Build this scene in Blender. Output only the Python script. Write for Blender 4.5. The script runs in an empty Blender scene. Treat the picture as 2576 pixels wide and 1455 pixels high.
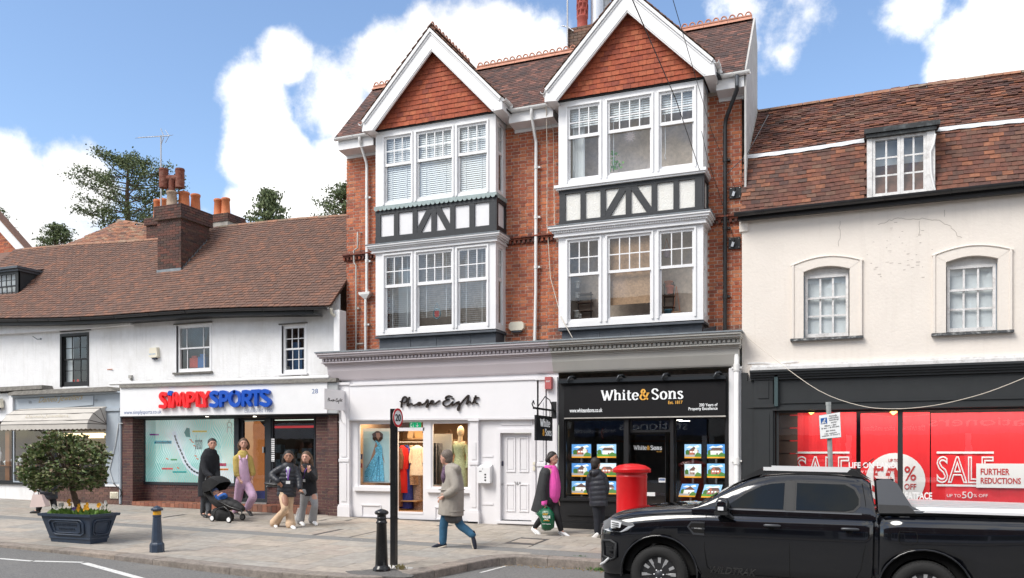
import bpy,bmesh,math,random
from mathutils import Vector,Matrix,noise as mnoise
R=math.radians
rnd=random.Random(7)
sc=bpy.context.scene
COL=sc.collection
# --- camera
DX,DY,FPX,PPX,HOR=2576.0,1455.0,2171.0,1242.0,1138.0
YAW=R(22.7)
CAMD,CAMZ=18.2,1.65
SN,CS=math.sin(YAW),math.cos(YAW)
cam_d=bpy.data.cameras.new('camera')
cam=bpy.data.objects.new('camera',cam_d);COL.objects.link(cam)
cam.location=(0,-CAMD,CAMZ);cam.rotation_euler=(R(90),0,YAW)
cam_d.sensor_width=36.0;cam_d.sensor_fit='HORIZONTAL'
cam_d.lens=FPX/DX*36.0
cam_d.shift_x=(DX/2-PPX)/DX
cam_d.shift_y=(HOR-DY/2)/DX
cam_d.clip_end=2000;cam_d.clip_start=0.1
sc.camera=cam
# --- colour management, light
sc.view_settings.view_transform='Standard';sc.view_settings.look='None'
sc.view_settings.exposure=EXPOSURE=1.2
sc.view_settings.gamma=1.0;sc.view_settings.use_curve_mapping=False
sc.cycles.use_denoising=True
try:sc.cycles.denoiser='OPENIMAGEDENOISE'
except Exception:pass
sc.cycles.max_bounces=7;sc.cycles.diffuse_bounces=3;sc.cycles.glossy_bounces=4
sc.cycles.transparent_max_bounces=12;sc.cycles.transmission_bounces=4
sc.cycles.sample_clamp_indirect=6;sc.cycles.caustics_reflective=False;sc.cycles.caustics_refractive=False
SUN_EL,SUN_AZ=R(48),R(215)
sun_d=bpy.data.lights.new('sun','SUN');sun_d.energy=1.6;sun_d.angle=R(28);sun_d.color=(1,.955,.89)
sun=bpy.data.objects.new('sun',sun_d);COL.objects.link(sun)
sdir=Vector((math.sin(SUN_AZ)*math.cos(SUN_EL),math.cos(SUN_AZ)*math.cos(SUN_EL),math.sin(SUN_EL)))
sun.rotation_euler=sdir.to_track_quat('Z','Y').to_euler();sun.location=(0,-30,30)
def ray(px,py):
 u=(px-PPX)/FPX;v=(HOR-py)/FPX
 return Vector((CS*u-SN,CS+SN*u,v))
def P(px,py,y=0.0):
 r=ray(px,py);t=(y+CAMD)/r.y
 return Vector((r.x*t,y,CAMZ+r.z*t))
def PX(px,y=0.0):return P(px,HOR,y).x
def PZ(px,py,y=0.0):return P(px,py,y).z
SLX,SLY=0.016,0.03
def gz(x,y):return-SLX*(x+7.5)+SLY*min(y,0)
def rz(x,y):return-SLX*(x+7.5)-.186+.02*y+max(0,-9-x)*.012
def G(px,py,dz=0.0):
 r=ray(px,py)
 t=(-SLX*7.5-SLY*CAMD-CAMZ+dz)/(r.z+SLX*r.x-SLY*r.y)
 return Vector((r.x*t,r.y*t-CAMD,CAMZ+r.z*t))
def GR(px,py):
 r=ray(px,py);lo,hi=3.0,40.0
 for _ in range(40):
  m=(lo+hi)/2;x,y,z=r.x*m,r.y*m-CAMD,CAMZ+r.z*m
  if z>rz(x,y):lo=m
  else:hi=m
 return Vector((x,y,z))
world=bpy.data.worlds.new('World');sc.world=world;world.use_nodes=True
wn,wl=world.node_tree.nodes,world.node_tree.links
wn.clear()
def WN(t,**k):
 n=wn.new(t)
 for a,b in k.items():setattr(n,a,b)
 return n
def wmath(op,a,b=None,c=None,clamp=False):
 n=WN('ShaderNodeMath',operation=op,use_clamp=clamp)
 for i,v in enumerate((a,b,c)):
  if v is None:continue
  if isinstance(v,(int,float)):n.inputs[i].default_value=v
  else:wl.new(v,n.inputs[i])
 return n.outputs[0]
tc=WN('ShaderNodeTexCoord')
sky=WN('ShaderNodeTexSky');sky.sky_type='NISHITA';sky.sun_disc=False
sky.sun_elevation=SUN_EL;sky.sun_rotation=SUN_AZ;sky.air_density=1.0;sky.dust_density=.6;sky.ozone_density=2.2
heaps=[]
def heap(px,py,rpx,w=1.0):heaps.append((ray(px,py).normalized(),rpx/FPX*ray(px,py).length**-1,w))
for h in[(50,530,165),(190,465,105),(-170,600,240),(100,640,160),(660,270,105),(735,160,75),(700,400,130),(850,260,150),(960,180,130),(1090,180,140),(1230,150,150),(1330,190,160),(1150,330,220),(900,420,170),(1000,600,260),(760,560,120),(500,620,110),(620,520,60),(1390,70,55,.6),(1870,40,120,.62),(1990,60,115,.62),(1975,135,75,.62),(2030,40,60,.6),(2300,20,90,.9),(2440,110,110),(2400,190,85),(2520,200,120),(2540,60,150),(2700,150,200),(2255,50,85,.65)]:
 heap(*h)
vm=WN('ShaderNodeVectorMath',operation='NORMALIZE');wl.new(tc.outputs['Generated'],vm.inputs[0])
nz1=WN('ShaderNodeTexNoise');nz1.inputs['Scale'].default_value=9;nz1.inputs['Detail'].default_value=9;nz1.inputs['Roughness'].default_value=.62
wl.new(vm.outputs[0],nz1.inputs['Vector'])
nz2=WN('ShaderNodeTexNoise');nz2.inputs['Scale'].default_value=3.1;nz2.inputs['Detail'].default_value=5
wl.new(vm.outputs[0],nz2.inputs['Vector'])
acc=None
for d,r_,w in heaps:
 dp=WN('ShaderNodeVectorMath',operation='DISTANCE');wl.new(vm.outputs[0],dp.inputs[0]);dp.inputs[1].default_value=d
 f=wmath('MULTIPLY_ADD',dp.outputs['Value'],-2.1*w/r_,2.1*w-(1-w)*1.2)
 acc=f if acc is None else wmath('MAXIMUM',acc,f)
sep=WN('ShaderNodeSeparateXYZ');wl.new(vm.outputs[0],sep.inputs[0])
fwd=WN('ShaderNodeVectorMath',operation='DOT_PRODUCT');wl.new(vm.outputs[0],fwd.inputs[0]);fwd.inputs[1].default_value=ray(1242,500).normalized()
outm=WN('ShaderNodeMapRange');wl.new(fwd.outputs['Value'],outm.inputs[0])
outm.inputs[1].default_value=.80;outm.inputs[2].default_value=.66;outm.inputs[3].default_value=0;outm.inputs[4].default_value=1
far=wmath('SUBTRACT',wmath('MULTIPLY',wmath('MULTIPLY_ADD',nz2.outputs[0],4.0,1.0),outm.outputs[0]),2.4)  # unseen cloud outside the view, thickened to whiten the fill light
acc=wmath('MAXIMUM',acc,far)
acc=wmath('MAXIMUM',acc,-1.35)
sig=wmath('ADD',acc,wmath('MULTIPLY_ADD',nz1.outputs[0],4.8,-2.2))
mask=WN('ShaderNodeMapRange',interpolation_type='SMOOTHSTEP');wl.new(sig,mask.inputs[0])
mask.inputs[1].default_value=.0;mask.inputs[2].default_value=1.15
shade=WN('ShaderNodeMapRange');wl.new(nz2.outputs[0],shade.inputs[0])
shade.inputs[1].default_value=.35;shade.inputs[2].default_value=.7;shade.inputs[3].default_value=.62;shade.inputs[4].default_value=1.0
bgs=WN('ShaderNodeBackground');bgs.inputs['Strength'].default_value=SKY_STR=.102
wl.new(sky.outputs[0],bgs.inputs['Color'])
bgc=WN('ShaderNodeBackground');bgc.inputs['Color'].default_value=(1.0,.995,.985,1)
wl.new(wmath('MULTIPLY',shade.outputs[0],.72),bgc.inputs['Strength'])
mx=WN('ShaderNodeMixShader');wl.new(mask.outputs[0],mx.inputs[0]);wl.new(bgs.outputs[0],mx.inputs[1]);wl.new(bgc.outputs[0],mx.inputs[2])
wo=WN('ShaderNodeOutputWorld');wl.new(mx.outputs[0],wo.inputs[0])
# --- materials
MATS={}
def _n(nt,t,**k):
 n=nt.nodes.new(t)
 for a,b in k.items():setattr(n,a,b)
 return n
def c4(c):return(c[0],c[1],c[2],1)
def mat(name,col,rough=.6,var=0,vscale=3,grime=0,gcol=(.12,.11,.09),gscale=.9,bump=0,bscale=60,metal=0,coat=0,spec=.5,emit=None,estr=0,cols=None,alpha=None,sheen=0,streak=0):
 """principled with noise colour variation, patches of dirt and fine relief; cols = ramp over the per-piece 'rnd' attribute"""
 if name in MATS:return MATS[name]
 m=bpy.data.materials.new(name);m.use_nodes=True;nt=m.node_tree;b=nt.nodes['Principled BSDF']
 L=nt.links.new
 b.inputs['Roughness'].default_value=rough;b.inputs['Metallic'].default_value=metal
 b.inputs['Specular IOR Level'].default_value=spec
 if coat:b.inputs['Coat Weight'].default_value=coat;b.inputs['Coat Roughness'].default_value=.03
 if sheen:b.inputs['Sheen Weight'].default_value=sheen
 if emit:b.inputs['Emission Color'].default_value=c4(emit);b.inputs['Emission Strength'].default_value=estr
 if alpha is not None:b.inputs['Alpha'].default_value=alpha
 geo=_n(nt,'ShaderNodeNewGeometry').outputs['Position']if(var or grime or bump or streak)else None
 out=None
 if cols:
  at=_n(nt,'ShaderNodeAttribute',attribute_name='rnd')
  rp=_n(nt,'ShaderNodeValToRGB');el=rp.color_ramp.elements
  rp.color_ramp.interpolation='LINEAR'
  for i,c in enumerate(cols):
   p=i/max(1,len(cols)-1)
   e=el[i]if i<2 else el.new(p)
   e.position=p;e.color=c4(c)
  L(at.outputs['Fac'],rp.inputs[0]);out=rp.outputs[0]
 def mixc(fac,a,bcol,mode='MIX'):
  x=_n(nt,'ShaderNodeMix',data_type='RGBA',blend_type=mode)
  if isinstance(fac,(int,float)):x.inputs[0].default_value=fac
  else:L(fac,x.inputs[0])
  for i,v in((6,a),(7,bcol)):
   if isinstance(v,tuple):x.inputs[i].default_value=c4(v)
   else:L(v,x.inputs[i])
  return x.outputs[2]
 if out is None and(var or grime or streak):
  rgb=_n(nt,'ShaderNodeRGB');rgb.outputs[0].default_value=c4(col);out=rgb.outputs[0]
 if var:
  nn=_n(nt,'ShaderNodeTexNoise');nn.inputs['Scale'].default_value=vscale;nn.inputs['Detail'].default_value=6
  nn.inputs['Roughness'].default_value=.65;L(geo,nn.inputs['Vector'])
  mr=_n(nt,'ShaderNodeMapRange');L(nn.outputs[0],mr.inputs[0])
  mr.inputs[1].default_value=.3;mr.inputs[2].default_value=.7;mr.inputs[3].default_value=1-var;mr.inputs[4].default_value=1+var
  cc=_n(nt,'ShaderNodeCombineColor');[L(mr.outputs[0],cc.inputs[i])for i in range(3)]
  out=mixc(1.0,out,cc.outputs[0],'MULTIPLY')
 if grime:
  nn=_n(nt,'ShaderNodeTexNoise');nn.inputs['Scale'].default_value=gscale;nn.inputs['Detail'].default_value=8
  nn.inputs['Roughness'].default_value=.7;L(geo,nn.inputs['Vector'])
  mr=_n(nt,'ShaderNodeMapRange');L(nn.outputs[0],mr.inputs[0])
  mr.inputs[1].default_value=.5;mr.inputs[2].default_value=.75;mr.inputs[3].default_value=0;mr.inputs[4].default_value=grime
  out=mixc(mr.outputs[0],out,gcol)
 if streak:
  mp=_n(nt,'ShaderNodeMapping');mp.inputs['Scale'].default_value=(9,9,.8);L(geo,mp.inputs[0])
  nn=_n(nt,'ShaderNodeTexNoise');nn.inputs['Scale'].default_value=1.4;nn.inputs['Detail'].default_value=5;L(mp.outputs[0],nn.inputs['Vector'])
  mr=_n(nt,'ShaderNodeMapRange');L(nn.outputs[0],mr.inputs[0])
  mr.inputs[1].default_value=.52;mr.inputs[2].default_value=.8;mr.inputs[3].default_value=0;mr.inputs[4].default_value=streak
  out=mixc(mr.outputs[0],out,gcol)
 if out is not None:L(out,b.inputs['Base Color'])
 else:b.inputs['Base Color'].default_value=c4(col)
 if bump:
  nn=_n(nt,'ShaderNodeTexNoise');nn.inputs['Scale'].default_value=bscale;nn.inputs['Detail'].default_value=4;L(geo,nn.inputs['Vector'])
  bp=_n(nt,'ShaderNodeBump');bp.inputs['Strength'].default_value=bump;bp.inputs['Distance'].default_value=.01
  L(nn.outputs[0],bp.inputs['Height']);L(bp.outputs[0],b.inputs['Normal'])
 MATS[name]=m;return m
def glass(name,tint=(.9,.95,.95),refl=1.0,wav=.02):
 """thin pane: clear with Fresnel reflection"""
 if name in MATS:return MATS[name]
 m=bpy.data.materials.new(name);m.use_nodes=True;nt=m.node_tree;nt.nodes.clear();L=nt.links.new
 tr=_n(nt,'ShaderNodeBsdfTransparent');tr.inputs[0].default_value=c4(tint)
 gl=_n(nt,'ShaderNodeBsdfGlossy');gl.inputs['Roughness'].default_value=.0
 g0=_n(nt,'ShaderNodeNewGeometry');dt=_n(nt,'ShaderNodeVectorMath',operation='DOT_PRODUCT');L(g0.outputs['Incoming'],dt.inputs[0]);L(g0.outputs['Normal'],dt.inputs[1])
 def mm(op,a,b):
  q=_n(nt,'ShaderNodeMath',operation=op)
  for i_,v in((0,a),(1,b)):
   if isinstance(v,(int,float)):q.inputs[i_].default_value=v
   elif v is not None:L(v,q.inputs[i_])
  return q
 k=mm('MULTIPLY',mm('ADD',mm('MULTIPLY',mm('POWER',mm('SUBTRACT',1.0,mm('ABSOLUTE',dt.outputs['Value'],None).outputs[0]).outputs[0],5.0).outputs[0],.96).outputs[0],.04).outputs[0],2.0*refl);k.use_clamp=True
 if wav:
  g=_n(nt,'ShaderNodeNewGeometry');nn=_n(nt,'ShaderNodeTexNoise');nn.inputs['Scale'].default_value=2.2;L(g.outputs['Position'],nn.inputs['Vector'])
  bp=_n(nt,'ShaderNodeBump');bp.inputs['Strength'].default_value=wav;bp.inputs['Distance'].default_value=.05;L(nn.outputs[0],bp.inputs['Height'])
  L(bp.outputs[0],gl.inputs['Normal'])
 x=_n(nt,'ShaderNodeMixShader');L(k.outputs[0],x.inputs[0]);L(tr.outputs[0],x.inputs[1]);L(gl.outputs[0],x.inputs[2])
 o=_n(nt,'ShaderNodeOutputMaterial');L(x.outputs[0],o.inputs[0])
 MATS[name]=m;return m
# --- mesh builder
class MB:
 def __init__(s):s.v=[];s.f=[];s.r=[];s.s=[]
 def add(s,vs,fs,rv=.5,smooth=False):
  n=len(s.v);s.v+=[tuple(v)for v in vs]
  for f in fs:s.f.append([i+n for i in f]);s.r.append(rv);s.s.append(smooth)
  return s
 def box(s,x0,x1,y0,y1,z0,z1,rv=.5):
  if x0>x1:x0,x1=x1,x0
  if y0>y1:y0,y1=y1,y0
  if z0>z1:z0,z1=z1,z0
  return s.add([(x0,y0,z0),(x1,y0,z0),(x1,y1,z0),(x0,y1,z0),(x0,y0,z1),(x1,y0,z1),(x1,y1,z1),(x0,y1,z1)],[(0,3,2,1),(4,5,6,7),(0,1,5,4),(1,2,6,5),(2,3,7,6),(3,0,4,7)],rv)
 def obox(s,M,dims=(1,1,1),rv=.5):
  a,b,c=dims[0]/2,dims[1]/2,dims[2]/2
  vs=[M@Vector((x,y,z))for z in(-c,c)for x,y in((-a,-b),(a,-b),(a,b),(-a,b))]
  return s.add(vs,[(0,3,2,1),(4,5,6,7),(0,1,5,4),(1,2,6,5),(2,3,7,6),(3,0,4,7)],rv)
 def bar(s,a,b,w,d=None,rv=.5):
  """square bar from a to b, w wide, d deep (along y for bars in the facade)"""
  a,b=Vector(a),Vector(b);d=d or w;t=(b-a);l=t.length
  if l<1e-6:return s
  t.normalize();up=Vector((0,1,0))if abs(t.y)<.9 else Vector((0,0,1))
  sx=t.cross(up).normalized();uy=sx.cross(t).normalized()
  M=Matrix((sx,uy,t)).transposed().to_4x4();M.translation=(a+b)/2
  return s.obox(M,(w,d,l),rv)
 def ext(s,poly,vec,rv=.5):
  """extrude a planar polygon (list of 3-D points) along vec"""
  vec=Vector(vec);n=len(poly);A=[Vector(p)for p in poly];B=[p+vec for p in A]
  nrm=Vector((0,0,0))
  for i in range(n):nrm+=(A[i]-A[0]).cross(A[(i+1)%n]-A[0])
  if nrm.dot(vec)>0:A.reverse();B.reverse()
  return s.add(A+B,[tuple(range(n)),tuple(range(2*n-1,n-1,-1))]+[(i,n+i,n+(i+1)%n,(i+1)%n)for i in range(n)],rv)
 def pp(s,pts,y,d,rv=.5):
  """polygon measured in the survey picture, standing on the plane y, d deep (backwards)"""
  return s.ext([P(a,b,y)for a,b in pts],(0,d,0),rv)
 def tube(s,pts,r,n=10,caps=True,rv=.5,ry=None):
  pts=[Vector(p)for p in pts];m=len(pts);rs=r if isinstance(r,(list,tuple))else[r]*m
  ring0=None;vs=[];fs=[];prev=None
  for i,p in enumerate(pts):
   t=(pts[min(i+1,m-1)]-pts[max(i-1,0)]).normalized()
   if prev is None:
    a=t.orthogonal().normalized()if abs(t.z)>.99 else t.cross(Vector((0,0,1))).normalized()
   else:
    a=(prev-t*prev.dot(t));a=a.normalized()if a.length>1e-5 else t.orthogonal().normalized()
   prev=a;b=t.cross(a)
   for k in range(n):
    an=2*math.pi*k/n;vs.append(p+(a*math.cos(an)+b*math.sin(an)*((ry or 1)))*rs[i])
  for i in range(m-1):
   for k in range(n):fs.append((i*n+k,i*n+(k+1)%n,(i+1)*n+(k+1)%n,(i+1)*n+k))
  s.add(vs,fs,rv,True)
  if caps:
   s.add(vs[:n],[tuple(range(n-1,-1,-1))],rv);s.add(vs[-n:],[tuple(range(n))],rv)
  return s
 def lathe(s,prof,c=(0,0,0),n=20,rv=.5,smooth=True,sx=1,sy=1):
  """profile [(r, z)] from bottom to top"""
  vs=[];fs=[];m=len(prof)
  for r,z in prof:
   for k in range(n):
    a=2*math.pi*k/n;vs.append((c[0]+math.cos(a)*r*sx,c[1]+math.sin(a)*r*sy,c[2]+z))
  for i in range(m-1):
   for k in range(n):fs.append((i*n+k,i*n+(k+1)%n,(i+1)*n+(k+1)%n,(i+1)*n+k))
  s.add(vs,fs,rv,smooth)
  if prof[0][0]>1e-4:s.add(vs[:n],[tuple(range(n-1,-1,-1))],rv)
  if prof[-1][0]>1e-4:s.add(vs[-n:],[tuple(range(n))],rv)
  return s
 def ball(s,c,r,n=12,m=8,sc3=(1,1,1),rv=.5):
  prof=[(math.sin(math.pi*i/m)*r,-math.cos(math.pi*i/m)*r*sc3[2])for i in range(m+1)]
  return s.lathe(prof,c,n,rv,True,sc3[0],sc3[1])
 def quad(s,*p,rv=.5):return s.add(p,[tuple(range(len(p)))],rv)
 def build(s,name,m,parent=None,loc=None,**props):
  o3=origin_of(parent)if parent else Vector(loc or(0,0,0))
  me=bpy.data.meshes.new(name)
  me.from_pydata([(v[0]-o3.x,v[1]-o3.y,v[2]-o3.z)for v in s.v],[],s.f)
  me.polygons.foreach_set('use_smooth',s.s)
  a=me.attributes.new('rnd','FLOAT','FACE');a.data.foreach_set('value',s.r)
  me.materials.append(m);me.update()
  o=bpy.data.objects.new(name,me);COL.objects.link(o)
  if parent:o.parent=parent;ORG[o.name]=o3
  else:o.location=o3;ORG[o.name]=o3
  for k,v in props.items():o[k]=v
  return o
ORG={}
def origin_of(o):return ORG.get(o.name,Vector((0,0,0)))
def thing(name,label,cat,loc=(0,0,0),group=None,rotz=0,local=False):
 """an Empty at the thing's base; local=True: its parts are given in its own coordinates"""
 o=bpy.data.objects.new(name,None);COL.objects.link(o);o.location=loc;o.rotation_euler=(0,0,rotz);o.empty_display_size=.2
 o['label']=label;o['category']=cat
 if group:o['group']=group
 ORG[o.name]=Vector((0,0,0))if(local or rotz)else Vector(loc)
 return o
def sub(name,parent):
 o=bpy.data.objects.new(name,None);COL.objects.link(o);o.parent=parent;ORG[o.name]=origin_of(parent);return o
def one(mb,name,m,label,cat,loc=None,group=None):
 if loc is None:loc=mb.v[0]
 o=mb.build(name,m,None,loc);o['label']=label;o['category']=cat
 if group:o['group']=group
 return o
def setting(mb,name,m,loc=(0,0,0)):return mb.build(name,m,None,loc,kind='structure')
def in_view(p,marg=30):
 r=Vector(p)-Vector((0,-CAMD,CAMZ));zc=-SN*r.x+CS*r.y
 if zc<.3:return False,1e9
 u=(CS*r.x+SN*r.y)/zc*FPX+PPX;v=HOR-r.z/zc*FPX
 return(-marg<u<DX+marg and-marg<v<DY+marg),zc
_uc={}
def unit_cubes(key,m,n=14):
 if key in _uc:return _uc[key]
 out=[]
 for i in range(n):
  mb=MB();r=random.Random(i*7+3);e=.5
  mb.box(-e,e,-e,e,-e,e,rv=(i+.5)/n)
  me=bpy.data.meshes.new(key);me.from_pydata(mb.v,[],mb.f)
  a=me.attributes.new('rnd','FLOAT','FACE');a.data.foreach_set('value',mb.r);me.materials.append(m);out.append(me)
 _uc[key]=out;return out
def pieces(name,plural,lst,m,parent,limit=300):
 """lst of (Matrix incl. scale of a unit cube, rnd). The nearest in view become objects, the rest one joined part."""
 sc_=[]
 for M,rv in lst:
  v,z=in_view(M.translation);sc_.append((z/(1 if v else .001),M,rv))
 sc_.sort(key=lambda t:t[0]);org=origin_of(parent)
 um=unit_cubes(name+'_'+m.name,m)
 for z,M,rv in sc_[:limit]:
  o=bpy.data.objects.new(name,um[min(int(rv*len(um)),len(um)-1)]);COL.objects.link(o)
  o.parent=parent;T=M.copy();T.translation=M.translation-org;o.matrix_local=T
 if len(sc_)>limit:
  mb=MB()
  for z,M,rv in sc_[limit:]:mb.obox(M,(1,1,1),rv)
  mb.build(plural,m,parent,kind='stuff')
def TM(c,dims,rx=0,ry=0,rz_=0):
 M=Matrix.Rotation(rz_,4,'Z')@Matrix.Rotation(ry,4,'Y')@Matrix.Rotation(rx,4,'X')@Matrix.Diagonal((dims[0],dims[1],dims[2],1))
 M.translation=Vector(c);return M
def inpoly(x,y,poly):
 c=False;n=len(poly);j=n-1
 for i in range(n):
  xi,yi=poly[i];xj,yj=poly[j]
  if(yi>y)!=(yj>y)and x<(xj-xi)*(y-yi)/(yj-yi)+xi:c=not c
  j=i
 return c
def bricks(rects,y,cour=.075,L=.225,joint=.01,x_off=0,depth=.03,flem=True,proud=0.008,seed=1):
 """bricks filling rectangles (x0,x1,z0,z1) on a wall whose mortar face is at y; one global course grid"""
 r=random.Random(seed);out=[]
 for x0,x1,z0,z1 in rects:
  k=math.floor(z0/cour)
  while k*cour<z1-.01:
   za,zb=max(k*cour+joint/2,z0),min((k+1)*cour-joint/2,z1)
   if zb-za>.012:
    per=L*1.5 if flem else L
    off=(k%2)*(per/2)+x_off
    n=math.floor((x0-off)/per)-1
    while n*per+off<x1:
     segs=((n*per+off,L),(n*per+off+L,L/2))if flem else((n*per+off,L),)
     for a,l in segs:
      xa,xb=max(a+joint/2,x0),min(a+l-joint/2,x1)
      if xb-xa>.02:
       d=proud+r.uniform(-.003,.003)
       rv=r.random()
       if l<L:rv=min(.99,rv*.7+.3)
       out.append((TM(((xa+xb)/2,y-d+depth/2,(za+zb)/2),(xb-xa,depth,zb-za),ry=r.uniform(-.006,.006)),rv))
     n+=1
   k+=1
 return out
def roof_tiles(x0,x1,y0,z0,pitch,slope_len,gauge=.1,tw=.165,keep=None,sag=None,jit=1.0,seed=2,thick=.014,lift=.055):
 """plain tiles on a slope that faces the street: eave at (y0, z0), rising backwards"""
 r=random.Random(seed);out=[];n=int(slope_len/gauge);cp,sp=math.cos(pitch),math.sin(pitch)
 for k in range(n+1):
  s_=k*gauge;off=(k%2)*tw/2+r.uniform(-.01,.01)
  i=math.floor((x0-off)/tw)
  while i*tw+off<x1:
   xa,xb=max(x0,i*tw+off+.002),min(x1,(i+1)*tw+off-.002);i+=1
   if xb-xa<.03:continue
   xc=(xa+xb)/2;sm=s_+gauge/2
   zs=sag(xc)if sag else 0
   y,z=y0+sm*cp,z0+sm*sp+zs
   if keep and not keep(xc,y,z,sm):continue
   ln=gauge*1.35
   out.append((TM((xc,y,z+.012+r.uniform(0,.006)*jit),(xb-xa,ln,thick),rx=pitch-lift-r.uniform(0,.05)*jit,ry=r.uniform(-.012,.012)*jit),r.random()))
 return out
def text(s,xl,xr,zb,zt,y,m,parent,name='lettering',depth=.006,bold=0,shear=0,slope=0,mirror=False,outline=0):
 """flat lettering fitted to a box on the plane y (front face), slope = rise per metre"""
 cu=bpy.data.curves.new(name,'FONT');cu.body=s;cu.offset=bold;cu.shear=shear;cu.size=1
 cu.resolution_u=3
 if outline:cu.fill_mode='NONE';cu.bevel_depth=outline;cu.bevel_resolution=0
 elif depth:cu.extrude=.02
 ob=bpy.data.objects.new(name+'_src',cu);COL.objects.link(ob)
 bpy.context.view_layer.update();dg=bpy.context.evaluated_depsgraph_get()
 me=bpy.data.meshes.new_from_object(ob.evaluated_get(dg));
 xs=[v.co.x for v in me.vertices];ys=[v.co.y for v in me.vertices];zs=[v.co.z for v in me.vertices]
 ax,bx,ay,by=min(xs),max(xs),min(ys),max(ys);az,bz=min(zs),max(zs)
 mb=MB()
 vs=[]
 for v in me.vertices:
  fx=(v.co.x-ax)/(bx-ax)
  if mirror:fx=1-fx
  x=xl+(xr-xl)*fx;z=zb+(zt-zb)*(v.co.y-ay)/max(by-ay,1e-6)+slope*(x-xl)
  vs.append((x,y+depth*(1-(v.co.z-az)/max(bz-az,1e-6)),z))
 mb.add(vs,[tuple(p.vertices)for p in me.polygons])
 bpy.data.objects.remove(ob);bpy.data.curves.remove(cu);bpy.data.meshes.remove(me)
 return mb.build(name,m,parent)
def tpx(s,x0,x1,yt,yb,m,parent,y=0.0,**k):
 """text by survey picture box: x0..x1, top/bottom measured at x0"""
 a,b=P(x0,yb,y),P(x1,yb,y);t=P(x0,yt,y)
 return text(s,a.x,b.x,a.z,t.z,y,m,parent,**k)
def catmull(pts,n=6):
 out=[];m=len(pts)
 for i in range(m-1):
  p0,p1,p2,p3=pts[max(i-1,0)],pts[i],pts[i+1],pts[min(i+2,m-1)]
  for k in range(n):
   t=k/n
   out.append(tuple(.5*((2*p1[j])+(-p0[j]+p2[j])*t+(2*p0[j]-5*p1[j]+4*p2[j]-p3[j])*t*t+(-p0[j]+3*p1[j]-3*p2[j]+p3[j])*t**3)for j in range(len(p1))))
 out.append(tuple(pts[-1]));return out
def ribbon(mb,pts,w,y,d,round_caps=True,smooth=6,pen=None,rv=.5):
 """pen stroke on a plane y: pts (x,z); pen=(thin,thick) gives broad verticals"""
 q=catmull(pts,smooth)if smooth else[tuple(p)for p in pts]
 n=len(q);L=[];Rr=[]
 for i in range(n):
  a,b=q[max(i-1,0)],q[min(i+1,n-1)];dx,dz=b[0]-a[0],b[1]-a[1];l=math.hypot(dx,dz)or 1e-6
  ww=w/2 if pen is None else(pen[0]+(pen[1]-pen[0])*abs(dz)/l)/2
  nx,nz=-dz/l*ww,dx/l*ww
  L.append((q[i][0]+nx,q[i][1]+nz));Rr.append((q[i][0]-nx,q[i][1]-nz))
 if round_caps and pen is None:
  for e,i,j in((0,0,1),(1,n-1,n-2)):
   dx,dz=q[i][0]-q[j][0],q[i][1]-q[j][1];l=math.hypot(dx,dz)or 1e-6;dx/=l;dz/=l
   arc=[(q[i][0]+dx*w/2*math.sin(a)-dz*w/2*math.cos(a)*1,q[i][1]+dz*w/2*math.sin(a)+dx*w/2*math.cos(a)*1)for a in(0.5,1.05)]
   arc2=[(q[i][0]+dx*w/2*math.sin(a)+dz*w/2*math.cos(a),q[i][1]+dz*w/2*math.sin(a)-dx*w/2*math.cos(a))for a in(0.5,1.05)]
   if e:L+=arc;Rr+=arc2
   else:L=arc2[::-1]+L;Rr=arc[::-1]+Rr
 n=len(L);vs=[]
 for a,b in zip(L,Rr):vs+=[(a[0],y,a[1]),(b[0],y,b[1]),(a[0],y+d,a[1]),(b[0],y+d,b[1])]
 fs=[]
 for i in range(n-1):
  a,b=i*4,i*4+4
  fs+=[(a,b,b+1,a+1),(a+2,a+3,b+3,b+2),(a,a+2,b+2,b),(a+1,b+1,b+3,a+3)]
 fs+=[(0,1,3,2),(4*n-4,4*n-2,4*n-1,4*n-3)]
 mb.add(vs,fs,rv)
# === the setting: ground, road, pavement
def proj(p):
 r=Vector(p)-Vector((0,-CAMD,CAMZ));zc=-SN*r.x+CS*r.y
 return(CS*r.x+SN*r.y)/zc*FPX+PPX,HOR-r.z/zc*FPX
M_ASPH=mat('asphalt',(.165,.162,.158),.92,var=.34,vscale=34,grime=.6,gcol=(.24,.23,.21),gscale=.8,bump=1.0,bscale=130)
M_PAVE=mat('paving_stone',(.34,.3,.26),.85,cols=[(.32,.285,.24),(.36,.32,.275),(.30,.285,.26),(.40,.345,.29),(.335,.315,.285),(.355,.30,.255)],var=.2,vscale=6,grime=.45,gcol=(.21,.19,.165),gscale=.7,bump=.5,bscale=90)
M_JOINT=mat('joint_sand',(.15,.13,.11),.95,var=.3,vscale=20)
M_BAND=mat('grey_granite',(.2,.2,.195),.85,var=.3,vscale=60,grime=.3,bump=.6,bscale=120)
M_KERB=mat('kerb_granite',(.26,.22,.19),.88,cols=[(.30,.25,.21),(.23,.20,.18),(.27,.235,.20)],var=.3,vscale=14,grime=.7,gcol=(.10,.085,.07),gscale=2.5,bump=1.0,bscale=45)
M_LINE=mat('road_paint',(.68,.68,.66),.7,var=.12,vscale=30,grime=.8,gcol=(.2,.2,.19),gscale=14,bump=.4,bscale=120)
M_IRON=mat('cast_iron_cover',(.085,.08,.078),.7,var=.35,vscale=50,bump=1,bscale=90)
mb=MB()
xs=[-70,-45,-30]+[-26+i for i in range(33)]+[12,20,40,70];ys=[-40,-24,-18,-14,-11,-9,-7.5,-6,-5,-4,-3]
vs=[(x,y,rz(x,y))for y in ys for x in xs];n=len(xs)
mb.add(vs,[(j*n+i,j*n+i+1,(j+1)*n+i+1,(j+1)*n+i)for j in range(len(ys)-1)for i in range(n-1)],smooth=True)
setting(mb,'road',M_ASPH)
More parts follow.
